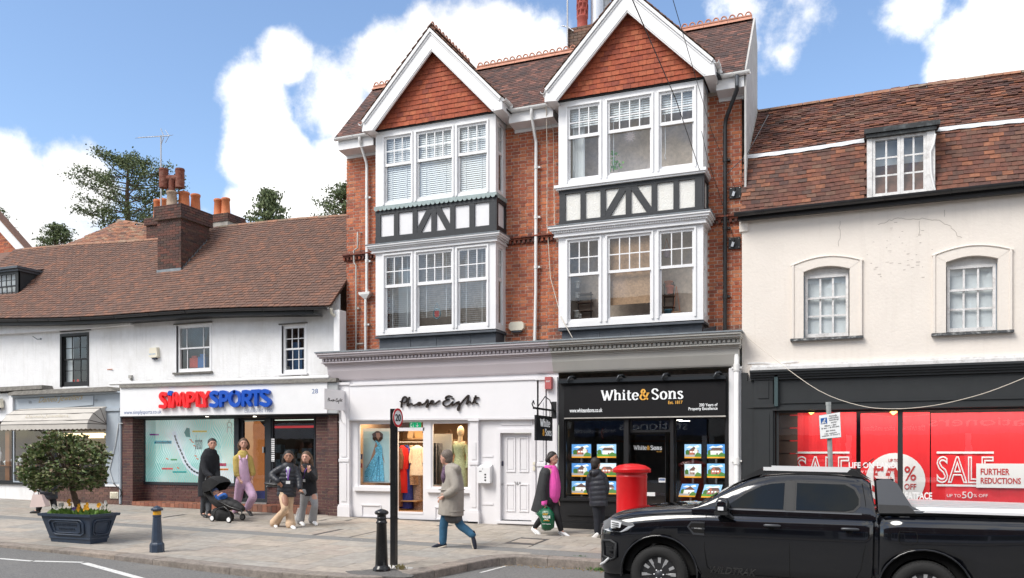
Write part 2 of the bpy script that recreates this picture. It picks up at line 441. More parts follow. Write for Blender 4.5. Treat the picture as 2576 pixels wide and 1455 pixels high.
mb=MB();mb.quad((-300,-3,-.9),(300,-3,-.9),(300,400,-.9),(-300,400,-.9));mb.quad((-300,-40,-2),(-300,-200,-2),(300,-200,-2),(300,-40,-2))
setting(mb,'ground',mat('earth',(.1,.085,.06),.95,var=.3,vscale=1))
KERB=[(-60,-6.8),(-16,-6.82),(-13.1,-6.86),(-11.5,-6.95),(-10,-7.08),(-8.6,-7.18),(-7.5,-7.15),(-6.75,-6.98),(-6.3,-6.55),(-6.05,-5.9),(-5.88,-5.2),(-5.72,-4.65),(-5.5,-4.32),(-5.1,-4.2),(-3,-4.18),(14,-4.18)]
KL=[KERB[0],KERB[1]]+[tuple(p)for p in catmull(KERB[1:15],4)][1:]+[KERB[-1]]
poly=[(-60,4),(14,4)]+KL[::-1]
def kn(p):
 t=Vector((0,0,0))
 for a,b in zip(KL,KL[1:]):
  a=Vector((a[0],a[1],0));b=Vector((b[0],b[1],0));w=1/(((a+b)/2-p).length**2+.02);t+=(b-a).normalized()*w
 t.normalize();return Vector((-t.y,t.x,0))
KI=[(p+kn(p)*.305).to_tuple()[:2]for p in[Vector((a,b,0))for a,b in KL]]
def inner_y(x):
 ys_=[a[1]+(b[1]-a[1])*(x-a[0])/(b[0]-a[0])for a,b in zip(KI,KI[1:])if min(a[0],b[0])<=x<=max(a[0],b[0])and abs(b[0]-a[0])>1e-6]
 return max(ys_)if ys_ else-3.9
mb=MB()
A=[(x,y,gz(x,y)-.012)for x,y in KL];B=[(x,0.0,gz(x,0)-.012)for x,y in KL];Cc=[(x,3.0,gz(x,0)-.012)for x,y in KL]
n=len(KL);mb.add(A+B+Cc,[(i,i+1,n+i+1,n+i)for i in range(n-1)]+[(n+i,n+i+1,2*n+i+1,2*n+i)for i in range(n-1)])
pavement=setting(mb,'pavement',M_JOINT)
def kerb_y(x):
 ys_=[a[1]+(b[1]-a[1])*(x-a[0])/(b[0]-a[0])for a,b in zip(KL,KL[1:])if a[0]<=x<=b[0]and b[0]>a[0]]
 return max(ys_)if ys_ else-4.2
r=random.Random(5);lst=[];rows=[]
y=0.42
while y>-3.25:d=r.choice([.45,.45,.6,.5]);rows.append((max(y-d,-3.28),y));y-=d
y=-3.72
while y>-7.0:d=r.choice([.45,.6,.45]);rows.append((y-d,y));y-=d
AX,AY=math.atan(SLY),math.atan(SLX)
holes_g=[]
def cover(ptsG,frame=True,mat_=M_IRON,lab=None):
 g=[G(*p)for p in ptsG];x0,x1=min(p.x for p in g),max(p.x for p in g);y0,y1=min(p.y for p in g),max(p.y for p in g)
 holes_g.append((x0,x1,y0,y1,mat_,lab))
def s2(cx,cy):return(cx/1.9815/1.5901,(2000+cy/1.9815)/1.5901)
def s3(cx,cy):return((1200+cx/1.9815)/1.5901,(2050+cy/1.9815)/1.5901)
cover([s3(75,182),s3(350,135)]);cover([s3(350,205),s3(610,152)]);cover([s2(1270,140),s2(1490,117)]);cover([s2(2205,190),s2(2330,165)])
cover([s3(1612,247),s3(1985,212)],lab='inlay');cover([s3(140,68),s3(215,60)]);cover([s3(340,68),s3(420,60)]);cover([s3(1070,110),s3(1215,100)])
cover([s2(2525,165),s2(2590,155)])
for(ya,yb)in rows:
 x=-27+r.uniform(0,.6)
 while x<5.5:
  l=r.choice([.6,.75,.9,.6,.68]);xa,xb=x,x+l;x+=l
  yc,xc=(ya+yb)/2,(xa+xb)/2
  los=[inner_y(xa+(xb-xa)*k/8)for k in range(9)]
  if min(los)>yb-.02:continue
  if max(los)>ya+.01:
   pts=[(xa+.004+(xb-xa-.008)*k/8,max(ya+.004,los[k]+.004))for k in range(9)];pts=[p for p in pts if p[1]<yb-.012]
   if len(pts)>1:
    pts+=[(pts[-1][0],yb-.004),(pts[0][0],yb-.004)];mb=MB();mb.ext([(a,b,gz(a,b)+.001)for a,b in pts],(0,0,-.04),r.random());mb.build('paving_slab',M_PAVE,pavement)
   continue
  y0_=ya
  segs=[(xa,xb,y0_,yb)]
  for hx0,hx1,hy0,hy1,*_ in holes_g:
   ns=[]
   for a,b,c,d in segs:
    if b<=hx0 or a>=hx1 or d<=hy0 or c>=hy1:ns.append((a,b,c,d));continue
    if a<hx0-.05:ns.append((a,hx0,c,d))
    if b>hx1+.05:ns.append((hx1,b,c,d))
    a2,b2=max(a,hx0),min(b,hx1)
    if c<hy0-.05:ns.append((a2,b2,c,hy0))
    if d>hy1+.05:ns.append((a2,b2,hy1,d))
   segs=ns
  rv=r.random()
  for a,b,c,d in segs:
   dx,dy=b-a-.008,d-c-.008
   if dx<.03 or dy<.03:continue
   cx,cy=(a+b)/2,(c+d)/2
   zt=gz(cx,cy)-.02+r.uniform(0,.0025)+(SLY*cy/2*0)
   lst.append((TM((cx,cy,zt),(dx,dy,.04),rx=AX if cy<0 else 0,ry=AY),rv))
pieces('paving_slab','paving_slabs',lst,M_PAVE,pavement)
mb=MB();x=-27
while x<6:
 l=r.uniform(1.2,2.4);mb.obox(TM((x+l/2,-3.5,gz(x+l/2,-3.5)-.021),(l-.004,.43,.04),rx=AX,ry=AY),(1,1,1),r.random());x+=l
mb.build('granite_band',M_BAND,pavement)
mb=MB();x=-5.3
while x<6:mb.obox(TM((x+.5,-3.81,gz(x,-3.81)-.021),(.99,.16,.04),rx=AX,ry=AY),(1,1,1),r.random());x+=1
mb.build('granite_band',M_BAND,pavement)
for hx0,hx1,hy0,hy1,m_,lab in holes_g:
 cx,cy=(hx0+hx1)/2,(hy0+hy1)/2;mb=MB()
 mb.obox(TM((cx,cy,gz(cx,cy)-.021),(hx1-hx0-.012,hy1-hy0-.012,.04),rx=AX,ry=AY))
 o=mb.build('drain_cover',M_IRON,pavement)
 w,h=hx1-hx0,hy1-hy0
 if lab=='inlay':
  m2=MB();m2.obox(TM((cx,cy,gz(cx,cy)),(w*.8,h*.55,.012),rx=AX,ry=AY),(1,1,1),.6);m2.build('inlay',M_PAVE,o)
 elif w>.4:
  m2=MB()
  for i in range(int(w/.07)):
   for j in range(int(h/.07)):m2.obox(TM((hx0+.05+i*.07,hy0+.05+j*.07,gz(hx0+.05+i*.07,hy0+.05+j*.07)+.001),(.04,.04,.006)))
  m2.build('grip_pattern',M_IRON,o)
def along(pl,step):
 out=[Vector((pl[0][0],pl[0][1],0))];seg=[]
 a=out[0].copy();need=step();cur=[a.copy()]
 for b in pl[1:]:
  b=Vector((b[0],b[1],0))
  while(b-a).length>need:
   a=a+(b-a).normalized()*need;cur.append(a.copy());seg.append(cur);cur=[a.copy()];need=step()
  need-=(b-a).length;a=b
  if(a-cur[-1]).length>.04:cur.append(a.copy())
 return seg
for st in along(KL,lambda:r.uniform(.7,1.05)):
 if st[0].x<-27 or st[-1].x>7 or len(st)<2:continue
 mb=MB();A=[];e=(st[1]-st[0]).normalized()*.004;st[0]=st[0]+e;f_=(st[-1]-st[-2]).normalized()*.004;st[-1]=st[-1]-f_;dz_=r.uniform(-.004,.003)
 for p in st:
  q=p+kn(p)*.30;c_=kn(p)*.015
  A+=[(p.x,p.y,gz(p.x,p.y)+dz_-.02),(p.x+c_.x,p.y+c_.y,gz(p.x,p.y)+dz_),(q.x,q.y,gz(q.x,q.y)+dz_),(q.x,q.y,gz(q.x,q.y)-.3),(p.x,p.y,gz(p.x,p.y)-.3)]
 m=len(st);mb.add(A,[(i*5+k,i*5+(k+1)%5,i*5+5+(k+1)%5,i*5+5+k)for i in range(m-1)for k in range(5)]+[(4,3,2,1,0),tuple(range(5*m-5,5*m))],rv=r.random())
 mb.build('kerb_stone',M_KERB,pavement)
def strip(mb,a,b,w,dz=.004):
 a,b=Vector(a),Vector(b);t=(b-a);n_=Vector((-t.y,t.x,0)).normalized()*w/2;k=max(1,int(t.length/.25));vs=[]
 for i in range(k+1):
  p=a+t*i/k;e=r.uniform(-.006,.006)
  for q in(p-n_*(1+e),p+n_*(1+e)):vs.append((q.x,q.y,rz(q.x,q.y)+dz))
 mb.add(vs,[(2*i,2*i+2,2*i+3,2*i+1)for i in range(k)])
for a,b,w in[((-40,1403),(s2(250,0)[0],s2(0,487)[1]),.09),(s2(270,487),s2(655,497),.10),(s2(668,503),s2(1150,635),.13),(s3(1430,480),s3(1640,425),.05)]:
 mb=MB();strip(mb,GR(*a),GR(*b),w);setting(mb,'road_marking',M_LINE)
mb=MB()
for _ in range(260):
 x=r.uniform(-5.6,-2.5);y=kerb_y(x)-abs(r.gauss(0,.10))-.01;s_=r.uniform(.006,.02)
 mb.obox(TM((x,y,rz(x,y)+s_/3),(s_*1.6,s_,s_*.5),rz_=r.uniform(0,3)))
o=one(mb,'gutter_grit',mat('dry_leaf',(.3,.22,.13),.9,var=.4,vscale=40),'dry leaf crumbs and grit in the channel under the bay kerb','litter',(-4,-4.3,rz(-4,-4.3)));o['kind']='stuff'
M_WEED=mat('weed_green',(.07,.16,.03),.7,var=.4,vscale=30)
M_DRY=mat('dry_grass',(.3,.26,.12),.8,var=.4,vscale=30)
def weed(px,py,n,s,road,label,m=None,spread=.12):
 g=GR(px,py)if road else G(px,py);mb=MB()
 for _ in range(n):
  a=r.uniform(0,6.3);d=abs(r.gauss(0,spread));b=Vector((g.x+math.cos(a)*d*1.6,g.y+math.sin(a)*d*.5,g.z))
  h=s*r.uniform(.4,1);w=s*r.uniform(.15,.3);lean=Vector((r.uniform(-1,1),r.uniform(-1,1),0))*h*.7;t=b+lean+Vector((0,0,h))
  side=Vector((-lean.y,lean.x,0)).normalized()*w if lean.length>0 else Vector((w,0,0));md=(b+t)/2+Vector((0,0,h*.2))
  mb.quad(b,md+side*.5,t,md-side*.5)
 one(mb,'weed',m or M_WEED,label,'weed',g)['kind']='stuff'
mb=MB()
for _ in range(420):
 x,y=r.uniform(-22,3),r.uniform(-6.5,-.3)
 if y<kerb_y(x)+.4:continue
 s_=r.uniform(.008,.028);mb.add([(x+math.cos(k)*s_,y+math.sin(k)*s_*r.uniform(.7,1.2),gz(x,y)+.0035)for k in(0,1,2,3.1,4.2,5.2)],[(0,1,2,3,4,5)],rv=r.random())
mb.build('gum_spots',mat('trodden_gum',(.3,.3,.3),.8,cols=[(.12,.11,.10),(.5,.48,.45),(.2,.18,.16)]),pavement,kind='stuff')
weed(*s3(2425,468),260,.07,True,'leafy green weed growing in the gutter by the pickup truck bumper')
weed(*s3(2222,352),60,.03,False,'tiny green weed in the kerb joint at the corner of a kerb stone',spread=.05)
weed(*s3(795,455),60,.09,False,'tuft of dry yellow grass at the foot of the speed limit post',M_DRY,.05)
M_CONC=mat('mortar_patch',(.55,.53,.5),.9,var=.3,vscale=30,bump=.8,bscale=60)
M_PATCH=mat('tar_patch',(.13,.125,.12),.9,var=.4,vscale=30,bump=1,bscale=80)
def blot(px,py,rx_,ry_,m,label,dz=.004,name='mortar_patch'):
 g=G(px,py);mb=MB();pts=[]
 for k in range(22):
  a=k/22*6.283;q=1+.22*math.sin(3*a+px)+r.uniform(-.1,.1);x,y=g.x+math.cos(a)*rx_*q,g.y+math.sin(a)*ry_*q
  pts.append((x,y,gz(x,y)+dz))
 mb.add(pts+[(p[0],p[1],p[2]-.02)for p in pts],[tuple(range(22))]+[(k,k+22,(k+1)%22+22,(k+1)%22)for k in range(22)])
 mb.build(name,m,pavement)
blot(*s3(755,435),.28,.16,M_CONC,'')
blot(*s3(640,480),.5,.3,M_PATCH,'',name='tar_patch')
# === shared facade helpers
def holed(mb,F,x0,x1,z0,z1,holes,rev):
 """front skin of a wall in plane coordinates with openings and their reveals; F(a, z, depth) -> point"""
 xs_=sorted({x0,x1,*[h[0]for h in holes],*[h[1]for h in holes]});zs_=sorted({z0,z1,*[h[2]for h in holes],*[h[3]for h in holes]})
 xs_=[x for x in xs_ if x0-1e-6<=x<=x1+1e-6];zs_=[z for z in zs_ if z0-1e-6<=z<=z1+1e-6]
 for a,b in zip(xs_,xs_[1:]):
  for c,d in zip(zs_,zs_[1:]):
   mx_,mz=(a+b)/2,(c+d)/2
   if any(h[0]<mx_<h[1]and h[2]<mz<h[3]for h in holes):continue
   mb.quad(F(a,c,0),F(b,c,0),F(b,d,0),F(a,d,0))
 for a,b,c,d in holes:
  mb.quad(F(a,c,0),F(a,c,rev),F(b,c,rev),F(b,c,0));mb.quad(F(a,d,0),F(b,d,0),F(b,d,rev),F(a,d,rev))
  mb.quad(F(a,c,0),F(a,d,0),F(a,d,rev),F(a,c,rev));mb.quad(F(b,c,0),F(b,c,rev),F(b,d,rev),F(b,d,0))
def FY(y):return lambda a,z,d:(a,y+d,z)
def FXp(x,sgn=-1):return lambda a,z,d:(x+sgn*d,a,z)
G_SHOP=glass('shop_glass',(.86,.9,.9),1.25,.012)
G_WIN=glass('window_glass',(.95,.97,.97),1.15,.008)
M_WHITE=mat('white_paint',(.78,.78,.79),.45,var=.04,vscale=2,grime=.12,gcol=(.5,.49,.46),gscale=1.6)
M_WHITER=mat('white_render',(.80,.80,.805),.85,var=.05,vscale=3,grime=.45,gcol=(.56,.55,.52),gscale=1.0,bump=.6,bscale=22,streak=.35)
M_OLDW=mat('flaking_white_paint',(.72,.71,.70),.7,var=.1,vscale=12,grime=.7,gcol=(.30,.27,.25),gscale=7,bump=.5,bscale=60)
M_BLACK=mat('black_paint',(.006,.006,.007),.5,var=.2,vscale=5)
M_DKGREY=mat('dark_grey_paint',(.017,.020,.022),.6,var=.12,vscale=4,grime=.15,gcol=(.05,.05,.05))
M_PVC=mat('white_pvc',(.8,.8,.79),.3,grime=.25,gcol=(.5,.47,.42),gscale=3)
M_BPVC=mat('black_pvc',(.018,.018,.02),.4,grime=.3,gcol=(.09,.085,.08),gscale=3)
M_LEAD=mat('weathered_lead',(.20,.225,.245),.6,var=.25,vscale=5,grime=.4,gcol=(.40,.42,.43),gscale=3,metal=.3,bump=.3,bscale=25)
M_LEADD=mat('dark_lead',(.085,.095,.11),.55,var=.2,vscale=4,grime=.25,gcol=(.2,.21,.22),gscale=2.2,metal=.3,bump=.3,bscale=12)
M_STONE=mat('stained_stone_ledge',(.16,.15,.135),.9,var=.35,vscale=12,grime=.5,gcol=(.07,.07,.05),gscale=5,bump=.8,bscale=40)
M_ROOM=mat('dim_room',(.06,.058,.055),.9,var=.3,vscale=1.5)
M_TILE=mat('plain_clay_tile',(.2,.1,.07),.88,cols=[(.115,.070,.056),(.155,.084,.062),(.135,.080,.062),(.185,.092,.062),(.125,.076,.060),(.16,.086,.062),(.215,.100,.064),(.13,.076,.060)],var=.22,vscale=9,grime=.35,gcol=(.07,.055,.05),gscale=.6,bump=.4,bscale=60)
M_PINKT=mat('ridge_terracotta',(.46,.22,.15),.8,var=.2,vscale=8,grime=.3,gcol=(.25,.16,.12),gscale=3)
M_POT=mat('terracotta_pot',(.52,.16,.06),.75,var=.12,vscale=8,grime=.3,gcol=(.25,.11,.07),gscale=4)
M_MORT=mat('lime_mortar',(.60,.50,.42),.95,var=.2,vscale=12)
M_MORTD=mat('dark_mortar',(.22,.19,.15),.95,var=.2,vscale=12)
M_BRD=mat('soot_stained_brick',(.1,.05,.04),.9,cols=[(.045,.032,.030),(.11,.052,.042),(.075,.042,.036),(.15,.058,.042),(.06,.04,.036),(.13,.072,.05)],var=.2,vscale=9,grime=.3,gcol=(.03,.025,.025),gscale=1.2,bump=.5,bscale=50)
M_BRP=mat('plum_brick',(.09,.04,.04),.75,cols=[(.075,.036,.037),(.105,.045,.042),(.06,.034,.037),(.125,.052,.044),(.088,.044,.042)],var=.15,vscale=20,bump=.3,bscale=60)
M_BRP_M=mat('buff_mortar',(.32,.25,.17),.9,var=.15,vscale=20)
M_CURT=mat('net_curtain',(.62,.65,.66),.9,var=.08,vscale=3)
M_CREAMPL=mat('cream_plastic',(.76,.71,.58),.4)
def window(parent,x0,x1,z0,z1,y,cols,rows,split=None,mf=None,fw=.06,bw=.022,colw=None,name='window',room=True,curtain=None,gl=None):
 """sash window set in an opening: frame, glazing bars, one object for each pane.  rows=(top, bottom) counts; split = height share of the top sash"""
 mf=mf or M_WHITE;w=MB();gl=gl or G_WIN
 w.box(x0,x0+fw,y,y+.07,z0,z1);w.box(x1-fw,x1,y,y+.07,z0,z1)
 w.box(x0+fw,x1-fw,y,y+.07,z1-fw,z1);w.box(x0+fw,x1-fw,y,y+.07,z0,z0+fw*1.4)
 fr=w.build(name,mf,parent)
 bars=MB();panes=[];zi0,zi1=z0+fw*1.4,z1-fw;xi0,xi1=x0+fw,x1-fw
 zm=zi1-(zi1-zi0)*(split if split is not None else .5)
 sashes=[(zm,zi1,rows[0],.022),(zi0,zm,rows[1],.045)]if rows[1]else[(zi0,zi1,rows[0],.022)]
 if rows[1]:bars.box(xi0,xi1,y+.012,y+.05,zm-.02,zm+.022)
 for za,zb,nr,dy in sashes:
  cs_=colw or[1]*(cols if isinstance(cols,int)else 1)
  if not colw and isinstance(cols,tuple):cs_=[1]*(cols[0]if za==zm else cols[1])
  tot=sum(cs_);xe=[xi0];
  for c in cs_:xe.append(xe[-1]+(xi1-xi0)*c/tot)
  for x in xe[1:-1]:bars.box(x-bw/2,x+bw/2,y+dy,y+dy+.022,za+.002,zb-.002)
  for k in range(1,nr):zz=za+(zb-za)*k/nr;bars.box(xi0,xi1,y+dy+.003,y+dy+.019,zz-bw/2,zz+bw/2)
  for a,b in zip(xe,xe[1:]):
   for k in range(nr):
    c,d=za+(zb-za)*k/nr,za+(zb-za)*(k+1)/nr
    p=MB();t=rnd.uniform(-.0015,.0015)
    p.add([(a,y+dy+.012+t,c),(b,y+dy+.012-t,c),(b,y+dy+.012,d),(a,y+dy+.012,d)],[(0,1,2,3)]);p.build('pane',gl,fr)
 if bars.v:bars.build('glazing_bars',mf,fr)
 if room:
  q=MB();q.quad((x0,y+.5,z0),(x1,y+.5,z0),(x1,y+.5,z1),(x0,y+.5,z1));q.quad((x0,y+.08,z0),(x0,y+.5,z0),(x0,y+.5,z1),(x0,y+.08,z1))
  q.quad((x1,y+.08,z0),(x1,y+.08,z1),(x1,y+.5,z1),(x1,y+.5,z0));q.quad((x0,y+.08,z0),(x1,y+.08,z0),(x1,y+.5,z0),(x0,y+.5,z0));q.quad((x0,y+.08,z1),(x0,y+.5,z1),(x1,y+.5,z1),(x1,y+.08,z1))
  q.build('room',M_ROOM,fr)
 if curtain:
  for a,b in curtain:
   q=MB();k=14
   vs_=[];xa,xb=x0+(x1-x0)*a,x0+(x1-x0)*b
   for i in range(k+1):
    xx=xa+(xb-xa)*i/k;yy=y+.14+.02*math.sin(i*2.2)
    vs_+=[(xx,yy,z0+.05),(xx,yy,z1-.02)]
   q.add(vs_,[(2*i,2*i+2,2*i+3,2*i+1)for i in range(k)],smooth=True);q.build('curtain',M_CURT,fr)
 return fr
def blind(parent,x0,x1,z0,z1,y,gap=.05,m=None,tilt=35):
 mb=MB();z=z0+.02
 while z<z1:
  mb.obox(TM(((x0+x1)/2,y,z),(x1-x0,gap*.85,.003),rx=R(tilt)));z+=gap
 for t in(.2,.8):mb.box(x0+(x1-x0)*t,x0+(x1-x0)*t+.006,y-.02,y-.014,z0,z1)
 mb.build('venetian_blind',m or M_WHITE,parent)
# === far backdrop house at the left edge
nb=thing('gabled_brick_house','red brick gable with a white bargeboard at the far left behind the tiled roof','house',(P(-20,640,6).x,6,0))
mb=MB();mb.pp([(-260,700),(-260,420),(-150,420),(60,634),(60,700)],6.0,.3);mb.build('wall',M_MORT,nb)
q=[P(a,b,6)for a,b in[(-260,700),(60,700),(60,634),(-150,420),(-260,420)]]
pg=[(v.x,v.z)for v in q]
lst=[(M,rv)for M,rv in bricks([(min(a for a,b in pg),max(a for a,b in pg),6.5,11)],6.0,flem=False,seed=4)if inpoly(M.translation.x,M.translation.z,pg)]
M_BRO=mat('orange_red_brick',(.4,.1,.05),.85,cols=[(.47,.135,.060),(.38,.100,.050),(.54,.175,.075),(.42,.118,.057),(.30,.085,.050),(.52,.20,.10),(.15,.058,.046)],var=.2,vscale=12,grime=.22,gcol=(.12,.05,.04),gscale=1.3,bump=.4,bscale=60)
pieces('brick','bricks',lst,M_BRO,nb,120)
mb=MB();mb.pp([(-130,405),(72,634),(45,634),(-145,423)],5.6,.08);mb.build('bargeboard',M_WHITE,nb)
mb=MB();mb.pp([(-130,400),(76,634),(70,634),(-133,405)],5.5,.35);mb.build('roof',M_TILE,nb)
# === white rendered house with the long tiled roof (left)
XR=PX(872,.62)+.02
XL=-28.0
LY=.30
lh=thing('white_rendered_shop_house','long white rendered house with a sagging brown tiled roof, left of the brick building','building',(-19,LY,gz(-19,0)))
ez=lambda x:PZ(870,768,-.1)+(x-PX(870,-.1))*(PZ(870,768,-.1)-PZ(0,806,-.1))/(PX(870,-.1)-PX(0,-.1))+.035*math.sin(x*.7)
Wd={'blk':(P(152,974,LY),P(224,836,LY)),'w1':(P(444,938,LY),P(529,814,LY)),'w2':(P(709,941,LY),P(768,816,LY))}
H=[(a.x,b.x,a.z,b.z)for a,b in Wd.values()]
mb=MB();holed(mb,FY(LY),XL,XR,2.9,5.62,H,.16);mb.build('wall',M_WHITER,lh)
mb=MB();mb.ext([P(-200,822,LY-.16),P(325,800,LY-.16),P(325,817,LY-.16),P(200,829,LY-.16),P(-200,852,LY-.16)],(0,.17,0));mb.build('plaster_cove',M_WHITER,lh)
win=window(lh,*H[0],LY+.03,3,(2,2),.5,M_BLACK,.10,.02,curtain=[(.0,.3)]);
mb=MB();a,b=P(150,836,LY-.05),P(226,829,LY-.05);mb.box(a.x,b.x,LY-.05,LY+.03,a.z,a.z+.06);a=P(152,974,LY)
x0,x1,z0,z1=H[0];mb.box(x0-.0,x0+.07,LY-.02,LY+.028,z0,z1);mb.box(x1-.07,x1,LY-.02,LY+.028,z0,z1);mb.box(x0+.07,x1-.07,LY-.02,LY+.028,z1-.08,z1)
mb.build('architrave',M_BLACK,win)
mb=MB();c=P(190,966,LY+.16);ribbon(mb,[(c.x-.09,c.z+.1),(c.x-.07,c.z-.06),(c.x,c.z-.1),(c.x+.07,c.z-.06),(c.x+.09,c.z+.1)],.07,LY+.16,.02)
one(mb,'window_ornament',mat('red_plastic',(.75,.03,.02),.5),'red U shaped ornament on the sill inside the black framed window','ornament',c)
for k,(cols,rows,cw)in(('w1',(3,(1,1),[.85,2.2,.85])),('w2',(3,(2,2),None))):
 h=(Wd[k][0].x,Wd[k][1].x,Wd[k][0].z,Wd[k][1].z)
 win=window(lh,*h,LY+.05,cols,rows,.5,M_WHITE,.075,.02,colw=cw)
 mb=MB();mb.box(h[0]-.09,h[1]+.09,LY-.06,LY+.05,h[2]-.05,h[2]-.003);mb.build('sill',M_STONE if k=='w1'else M_WHITE,win)
 mb=MB();mb.box(h[0]-.07,h[1]+.07,LY-.05,LY+.01,h[3]+.02,h[3]+.05);mb.build('drip_mould',M_STONE,win)
 for q in(h[0]-.05,h[1]):mb=MB();mb.box(q,q+.05,LY-.012,LY+.05,h[2],h[3]+.018);mb.build('surround',M_WHITE,win)
def clutter(label,px,py,y,size,col,cat='box'):
 c=P(px,py,y);mb=MB();mb.box(c.x-size[0]/2,c.x+size[0]/2,y,y+.12,c.z,c.z+size[1]);mb.box(c.x-size[0]*.3,c.x+size[0]*.3,y+.02,y+.1,c.z+size[1]+.001,c.z+size[1]*1.25)
 one(mb,'stock_'+cat,mat('stock_%d'%int(px),col,.6,var=.2,vscale=30),label,cat,c)
clutter('red shoe box stacked inside the upper window above the sports sign',487,925,LY+.28,(.28,.26),(.5,.06,.04))
clutter('blue shoe box beside the red one inside the upper window',507,925,LY+.28,(.26,.3),(.02,.12,.35))
clutter('blue box filling the lower panes of the narrow upper window',742,936,LY+.28,(.45,.62),(.03,.1,.22))
clutter('white beaker on the sill of the narrow upper window',722,936,LY+.2,(.09,.12),(.7,.7,.68),'beaker')
def gutter(parent,pts,r=.06,m=None,name='gutter'):
 mb=MB();n=9;vs=[];pts=[Vector(p)for p in pts];prev=None
 for i,p in enumerate(pts):
  t=(pts[min(i+1,len(pts)-1)]-pts[max(i-1,0)]);t.z=0;t.normalize();s_=Vector((t.y,-t.x,0))
  for k in range(n):a=math.pi*k/(n-1);vs.append(p+s_*(math.cos(a)*r)+Vector((0,0,-math.sin(a)*r)))
  for k in range(n):a=math.pi*(n-1-k)/(n-1);vs.append(p+s_*(math.cos(a)*(r-.006))+Vector((0,0,-math.sin(a)*(r-.006))))
 N=2*n;fs=[(i*N+k,i*N+(k+1)%N,(i+1)*N+(k+1)%N,(i+1)*N+k)for i in range(len(pts)-1)for k in range(N)]
 fs+=[tuple(range(N)),tuple(range(len(pts)*N-1,(len(pts)-1)*N-1,-1))]
 mb.add(vs,fs)
 for a,b in zip(pts,pts[1:]):
  L_=(b-a).length;k=max(1,int(L_/1.0))
  for j in range(k):
   p=a+(b-a)*(j+.5)/k;t=(b-a).normalized();s_=Vector((t.y,-t.x,0)).normalized()
   mb.tube([p+s_*math.cos(q)*(r+.006)+Vector((0,0,-math.sin(q)*(r+.006)))for q in[0,.5,1.05,1.57,2.1,2.64,3.14]],.008,4)
 return mb.build(name,m or M_WHITE,parent)
gutter(lh,[(x,-.22,ez(x)-.02)for x in[-27+i*1.25 for i in range(13)]if x<XR-.1]+[(XR-.02,-.22,ez(XR)-.02)],.065,M_BPVC)
mb=MB();
for i in range(30):
 xa,xb=-27.5+i*.52,-27.5+(i+1)*.52
 if xb>XR:break
 mb.add([(xa,-.13,ez(xa)-.17),(xb,-.13,ez(xb)-.17),(xb,-.13,ez(xb)),(xa,-.13,ez(xa)),(xa,LY,ez(xa)-.17),(xb,LY,ez(xb)-.17)],[(0,1,2,3),(0,4,5,1)])
mb.build('fascia_board',M_BLACK,lh)
mb=MB();a=P(839,778,.0);mb.tube([(a.x,-.1,a.z),(a.x,-.1,a.z-.1),(a.x+.06,.12,a.z-.25),(a.x+.08,.2,a.z-.33),(a.x+.08,.2,P(843,946,.2).z)],.036,10);mb.build('downpipe',mat('yellowed_pvc',(.72,.68,.58),.4,grime=.4,gcol=(.5,.4,.25),gscale=4),lh)
mb=MB();a=P(857,780,.05);mb.box(a.x,XR,.0,LY,3.3,a.z);mb.build('corner_post',M_WHITER,lh)
PIT=R(45);SL=4.35
mb=MB();n=30
CH=(-18.80,-17.92,1.27,2.47)
SLx=lambda x:SL if x>CH[0]+.3 else SL-.36
xs_=[XL+(XR-XL)*i/n for i in range(n+1)]
vs=[]
for x in xs_:vs+=[(x,-.12,ez(x)+.01),(x,-.12+SLx(x)*math.cos(PIT),ez(x)+.01+SLx(x)*math.sin(PIT)),(x,6.4,ez(x)+.2)]
mb.add(vs,[(3*i,3*i+3,3*i+4,3*i+1)for i in range(n)]+[(3*i+1,3*i+4,3*i+5,3*i+2)for i in range(n)])
mb.quad((XL,-.12,ez(XL)),(XL,SL*math.cos(PIT)-.12,ez(XL)+SL*math.sin(PIT)),(XL,6.4,ez(XL)+.2))
mb.build('roof',M_TILE,lh)
CH=(-18.80,-17.92,1.27,2.47)
DRX=P(46,700,.73).x
def keepL(x,y,z,s_):
 if CH[0]-.02<x<CH[1]+.02 and y>CH[2]-.04 and y<CH[3]+.1:return False
 if x<DRX+.02 and .70<y<1.85 and z<7.5:return False
 if s_>SLx(x):return False
 return True
sag=lambda x:ez(x)-ez(XR)
lst=roof_tiles(-26.5,XR,-.16,ez(XR)+.02,PIT,SL,gauge=.112,tw=.17,keep=keepL,sag=sag,seed=3,thick=.022,lift=.10)
pieces('roof_tile','roof_tiles',lst,M_TILE,lh)
def ridge(parent,pts,m,r_=.11,name='ridge_tile',lim=60):
 for a,b in zip(pts,pts[1:]):
  a,b=Vector(a),Vector(b);n_=max(1,int((b-a).length/.33));t=(b-a).normalized();s_=Vector((0,0,1)).cross(t).normalized();up=t.cross(s_)*-1
  if up.z<0:up=-up
  for i in range(n_):
   p,q=a+(b-a)*(i/n_),a+(b-a)*((i+.96)/n_);mb=MB();vs_=[]
   for e in(p,q):
    for k in range(6):an=math.pi*k/5;vs_.append(e+s_*math.cos(an)*r_+up*math.sin(an)*r_*.7)
   mb.add(vs_,[(k,k+1,k+7,k+6)for k in range(5)]+[(0,5,4,3,2,1),(6,7,8,9,10,11),(0,6,11,5)],rv=rnd.random());mb.build(name,m,parent)
ry_=-.12+SL*math.cos(PIT)
ridge(lh,[(x,ry_-.25,ez(x)+(SL-.36)*math.sin(PIT))for x in[-26,-23.5,-21,CH[0]+.0]],mat('old_ridge_clay',(.28,.16,.11),.9,cols=[(.2,.14,.1),(.33,.16,.1),(.24,.2,.15)],var=.3,vscale=12))
ridge(lh,[(x,ry_,ez(x)+SL*math.sin(PIT))for x in[CH[1],-15,XR]],MATS['old_ridge_clay'])
